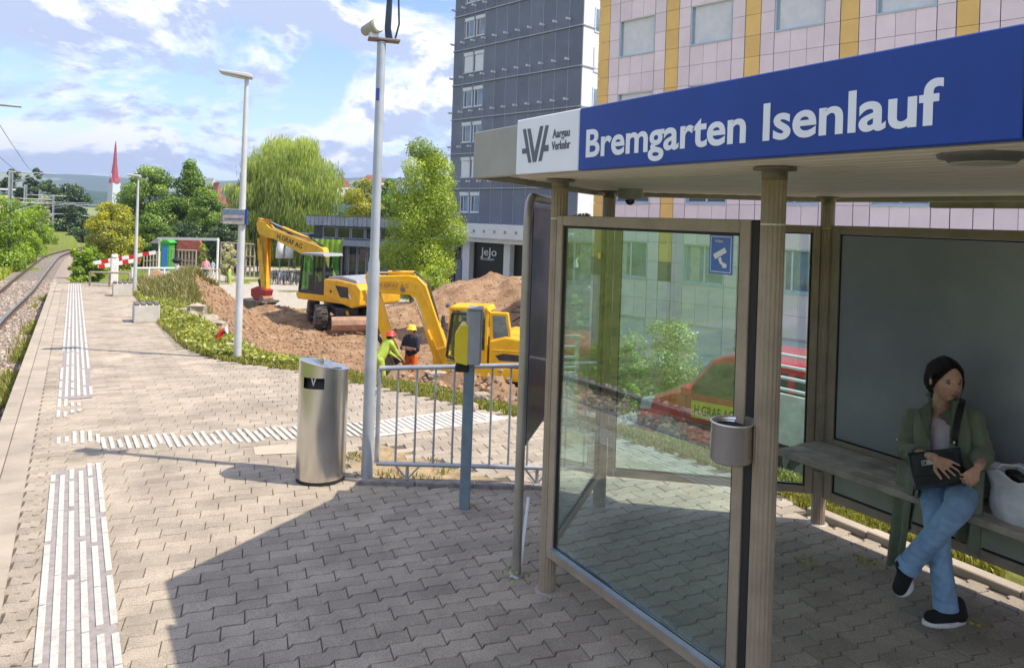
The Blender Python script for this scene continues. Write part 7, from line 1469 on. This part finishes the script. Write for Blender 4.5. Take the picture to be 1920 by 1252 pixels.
u_ = (P4(.6, .3) - P4(.3, .3)); u_ /= np.linalg.norm(u_); v_ = P4(.4, .1) - P4(.4, .5); v_ /= np.linalg.norm(v_); pc = P4(.40, .33, .004)
CRM = mat('tag_cream', (.66, .62, .45), .5); tg = MB().add([pc - u_ * .035 - v_ * .014, pc + u_ * .035 - v_ * .014, pc + u_ * .035 + v_ * .014, pc - u_ * .035 + v_ * .014] + [pc - u_ * .035 - v_ * .014 + fwd * .002, pc + u_ * .035 - v_ * .014 + fwd * .002, pc + u_ * .035 + v_ * .014 + fwd * .002, pc - u_ * .035 + v_ * .014 + fwd * .002], [(0, 1, 2, 3), (7, 6, 5, 4), (0, 4, 5, 1), (1, 5, 6, 2), (2, 6, 7, 3), (3, 7, 4, 0)]).build('name_tag', CRM, bagb)
text_mesh('lettering', 'DI', .026, pc - u_ * .03 - v_ * .009 + fwd * .003, u_, v_, GASKET, tg, .0006, bold=.001)
MB().ell(OX(1789, 830, 4.215), (.007, .007, .012)).build('ring', SILV, bagb)
st_ = [OX(1789, 834, 4.22), OX(1791, 815, 4.235), OX(1796, 785, 4.275), OX(1803, 758, 4.345), OX(1806, 748, 4.42), OX(1800, 760, 4.52)]
rows = [[p + np.array([.0, .018, .004]) * s for s in (-1, -.4, .4, 1)] for p in st_]; sheet3('strap', rows, LEATH, bagb, .004)
# white shopping bag on the bench
wb = thing('shopping_bag', 'crumpled white shopping bag with black contents standing on the bench at the right edge', 'bag', tuple(OX(1885, 985, 4.28)))
cx_, cy_, cz_ = OX(1893, 940, 4.30); bot_ = OX(1890, 990, 4.22)[2]; top_ = OX(1880, 880, 4.3)[2]; n = 40; V = []; lv = 14
for k in range(lv):
    f = k / (lv - 1)
    for i in range(n):
        a = 2 * math.pi * i / n; ra = (.105 + .055 * f + .012 * math.sin(f * 7)) * (1 + .045 * mnoise.noise(Vector((math.cos(a) * 2.2, math.sin(a) * 2.2, f * 4))) + .05 * mnoise.noise(Vector((math.cos(a) * 6, math.sin(a) * 6, f * 9)))); rb = ra * .72
        V.append((cx_ + .02 + rb * math.cos(a), cy_ - .03 + ra * math.sin(a), bot_ + (top_ - bot_) * f + (.012 * math.sin(3 * a) + .012 * math.sin(7 * a)) * f))
F = [(k * n + i, k * n + (i + 1) % n, (k + 1) * n + (i + 1) % n, (k + 1) * n + i) for k in range(lv - 1) for i in range(n)] + [tuple(range(n))[::-1]]
wbo = MB().add(V, F, 0, True).build('bag_skin', mat('white_plastic', (.68, .69, .73), .45, var=.06, scale=20, bump=.6, bscale=25, dirt=.12, dirtcol=(.3, .4, .38)), wb); mm_ = wbo.modifiers.new('s', 'SOLIDIFY'); mm_.thickness = .003
m = MB()
for k in range(12): a = rnd.uniform(0, 6.28); rr_ = rnd.uniform(0, .10); m.ell((cx_ + .02 + rr_ * .7 * math.cos(a), cy_ - .03 + rr_ * math.sin(a), top_ - .02 + rnd.uniform(-.02, .018)), (.035, .045, .022), 8, 6)
m.build('contents', mat('dark_contents', (.02, .02, .02), .5, var=.5, scale=40), wb)
MB().tube([(cx_ - .06, cy_ + .06, top_ - .02), (cx_ - .03, cy_ + .03, top_ + .035), (cx_ + .0, cy_ - .05, top_ + .045), (cx_ + .0, cy_ - .12, top_ - .01)], .006, 6).build('handle', mat('white_plastic', (0, 0, 0)), wb)
MB().tube([(cx_ + .10, cy_ + .03, top_ - .02), (cx_ + .09, cy_ + .0, top_ + .03), (cx_ + .09, cy_ - .10, top_ + .03), (cx_ + .09, cy_ - .14, top_ - .01)], .006, 6).build('handle', mat('white_plastic', (0, 0, 0)), wb)

# workers
HV = mat('hi_vis_yellow_green', (.40, .54, .07), .7, var=.12, scale=6); ORG = mat('hi_vis_orange', (.80, .15, .02), .7, var=.1, scale=6); NAVY = mat('navy_shirt', (.025, .03, .05), .85, var=.15); BOOT = mat('work_boot', (.06, .045, .035), .8); REFL = mat('reflective_band', (.7, .7, .72), .3); HELM = mat('helmet_yellow', (.85, .65, .02), .35, coat=.5); HELR = mat('helmet_red', (.7, .04, .02), .35, coat=.5)
def worker(label, x, y, g, f, H, top, legs, arms='crossed', helmet=None, bend=0.0, hair=HAIRM, sleeves=None, seated=False, cat='person', vox=.02, group=None):
    t = thing('person', label, cat, (x, y, g), 0, group); f = np.array([*f, 0.]); f /= np.linalg.norm(f); l = np.array([-f[1], f[0], 0]); k = H / 1.75
    P = lambda a, b, c: np.array([x, y, g]) + f * a * k + l * b * k + np.array([0, 0, c * k])
    hz = .92 if not seated else .48; bx_ = bend; sh_z = hz + .50; dxn = .0 + .5 * bx_; shc = P(dxn, 0, sh_z - .12 * bx_); hp = P(0, 0, hz); hc_ = P(dxn + .08 * bx_ + .02, 0, sh_z + .21 - .2 * bx_)
    if arms == 'crossed': A = [((dxn, s * .20, sh_z - .03 - .1 * bx_), (dxn + .10, s * .25, sh_z - .30), (dxn + .26, -s * .04, sh_z - .25 + .03 * s)) for s in (-1, 1)]
    elif arms == 'reach': A = [((dxn, s * .20, sh_z - .03 - .12 * bx_), (dxn + .18, s * .24, sh_z - .33 - .1 * bx_), (dxn + .38, s * .14, sh_z - .48 - .1 * bx_)) for s in (-1, 1)]
    else: A = [((dxn, s * .20, sh_z - .03), (dxn - .02, s * .26, sh_z - .32), (dxn + .10, s * .25, sh_z - .56)) for s in (-1, 1)]
    caps = [(shc + (0, 0, .02), .06 * k, hc_, .055 * k), (shc, .10 * k, hp, .11 * k)]
    for s, e_, w_ in A:
        caps += [(P(*s), .045 * k, P(*e_), .038 * k), (P(*e_), .038 * k, P(*w_), .025 * k)]; d_ = P(*w_) - P(*e_); caps += hand(t, P(*w_), d_, np.array([0, 0, -1.]) + f * .1, 1.1 * k, SKIN, .5)
    if seated: Lg = [((0, s * .09, hz), (.42, s * .12, hz + .02), (.45, s * .13, .08)) for s in (-1, 1)]
    else: Lg = [((0, s * .09, hz), (.03 + .1 * bx_, s * .12, hz * .52), (-.01 + .12 * s * 0, s * .14, .09)) for s in (-1, 1)]
    for h_, kn_, an_ in Lg: caps += [(P(*h_), .09 * k, P(*kn_), .055 * k), (P(*kn_), .055 * k, P(*an_), .04 * k)]
    caps += [(hc_ + (0, 0, -.02 * k), .075 * k, hc_ + f * .02 * k + (0, 0, -.06 * k), .06 * k)]
    blob('body', caps, SKIN, t, voxel=vox * .62, smooth=2)
    hd__, hr__, T_h, M_h = head_mesh(t, hc_, f, .115 * k, SKIN, hair)
    if helmet:
        hm_ = MB().lathe([(.155 * k, -.0), (.125 * k, .01), (.12 * k, .07 * k), (.085 * k, .12 * k), (.001, .135 * k)], tuple(hc_ + (0, 0, .03)), 20).build('helmet', helmet, t); MB().add([hc_ + f * a * k + l * b * k + np.array([0, 0, .035]) for a, b in ((.10, -.09), (.19, -.05), (.19, .05), (.10, .09))] + [hc_ + f * a * k + l * b * k + np.array([0, 0, .045]) for a, b in ((.10, -.09), (.19, -.05), (.19, .05), (.10, .09))], [(3, 2, 1, 0), (4, 5, 6, 7), (0, 1, 5, 4), (1, 2, 6, 5), (2, 3, 7, 6)]).build('peak', helmet, hm_)
    tc_ = [(shc + l * .16 * k, .075 * k, shc - l * .16 * k, .075 * k), (shc, .125 * k, hp + (0, 0, .05 * k), .13 * k), (shc + l * .1 * k, .1 * k, hp + l * .06 * k, .11 * k), (shc - l * .1 * k, .1 * k, hp - l * .06 * k, .11 * k)]
    for s, e_, w_ in A: tc_ += [(P(*s), .068 * k, P(*e_), .056 * k)] + ([(P(*e_), .055 * k, P(*(np.array(e_) * .25 + np.array(w_) * .75)), .042 * k)] if sleeves else [])
    tp_ = blob('jacket' if sleeves else 'shirt', tc_, top, t, voxel=vox * .8, smooth=3)
    lc = [(hp + l * .08 * k, .115 * k, hp - l * .08 * k, .115 * k)]
    for h_, kn_, an_ in Lg: lc += [(P(*h_), .105 * k, P(*kn_), .075 * k), (P(*kn_), .075 * k, P(*an_), .068 * k)]
    tr_ = blob('trousers', lc, legs, t, voxel=vox * .8, smooth=3)
    for i, (h_, kn_, an_) in enumerate(Lg):
        m = MB().cyl(P(*an_) + (P(*kn_) - P(*an_)) * .30, P(*an_) + (P(*kn_) - P(*an_)) * .42, .084 * k, .086 * k, 14).build('reflective_band', REFL, tr_) if legs in (HV, ORG) else None
        blob('boot', [(P(an_[0] - .03, an_[1], .06), .055 * k, P(an_[0] + .13, an_[1], .045), .045 * k), (P(an_[0] - .02, an_[1], .06), .055 * k, P(an_[0] - .02, an_[1], .18), .06 * k)], BOOT, t, voxel=vox * .8, smooth=2)
    return t
tocam = lambda x, y: np.array([-x, -y]) / math.hypot(x, y)
q = at(773, 607, 20.3); g = groundz(q[0], q[1]); g = min(g, q[2] - 1.55); tcm = tocam(q[0], q[1]); worker('worker with yellow helmet, navy shirt and orange trousers standing with folded arms', q[0], q[1], q[2] - 1.80, (tcm[0] * .8 - .5, tcm[1] * .8 + .1), 1.74, NAVY, ORG, 'crossed', HELM)
q = at(712, 622, 19.0); worker('worker in lime high-visibility suit and red helmet bending beside the digging arm', q[0], q[1], q[2] - 1.62, (.85, .15), 1.7, HV, HV, 'reach', HELR, bend=.55, sleeves=True)
q = at(431, 500, 51); worker('worker in yellow-green overalls standing beyond the soil behind the lamp post', q[0], q[1], q[2] - 1.68, (.8, -.3), 1.75, HV, HV, 'down', None, sleeves=True, vox=.03)
CHILD = mat('pink_shirt', (.75, .35, .38), .8); WHS = mat('white_shirt', (.75, .72, .70), .8); JN = mat('blue_jeans', (.06, .09, .16), .9)
q = at(386, 486, 50); g = groundz(q[0], q[1]); worker('person in pink top and dark jeans sitting under the sapling', q[0], q[1], q[2] - 1.1, (-.2, -1), 1.6, CHILD, JN, 'down', None, seated=True, vox=.035)
q = at(399, 490, 49); worker('small child in pale blue shirt next to the person in the pink top', q[0], q[1], q[2] - 1.0, (-.6, -.8), 1.05, mat('pale_blue_shirt', (.4, .55, .65), .8), WHS, 'down', None, vox=.025)
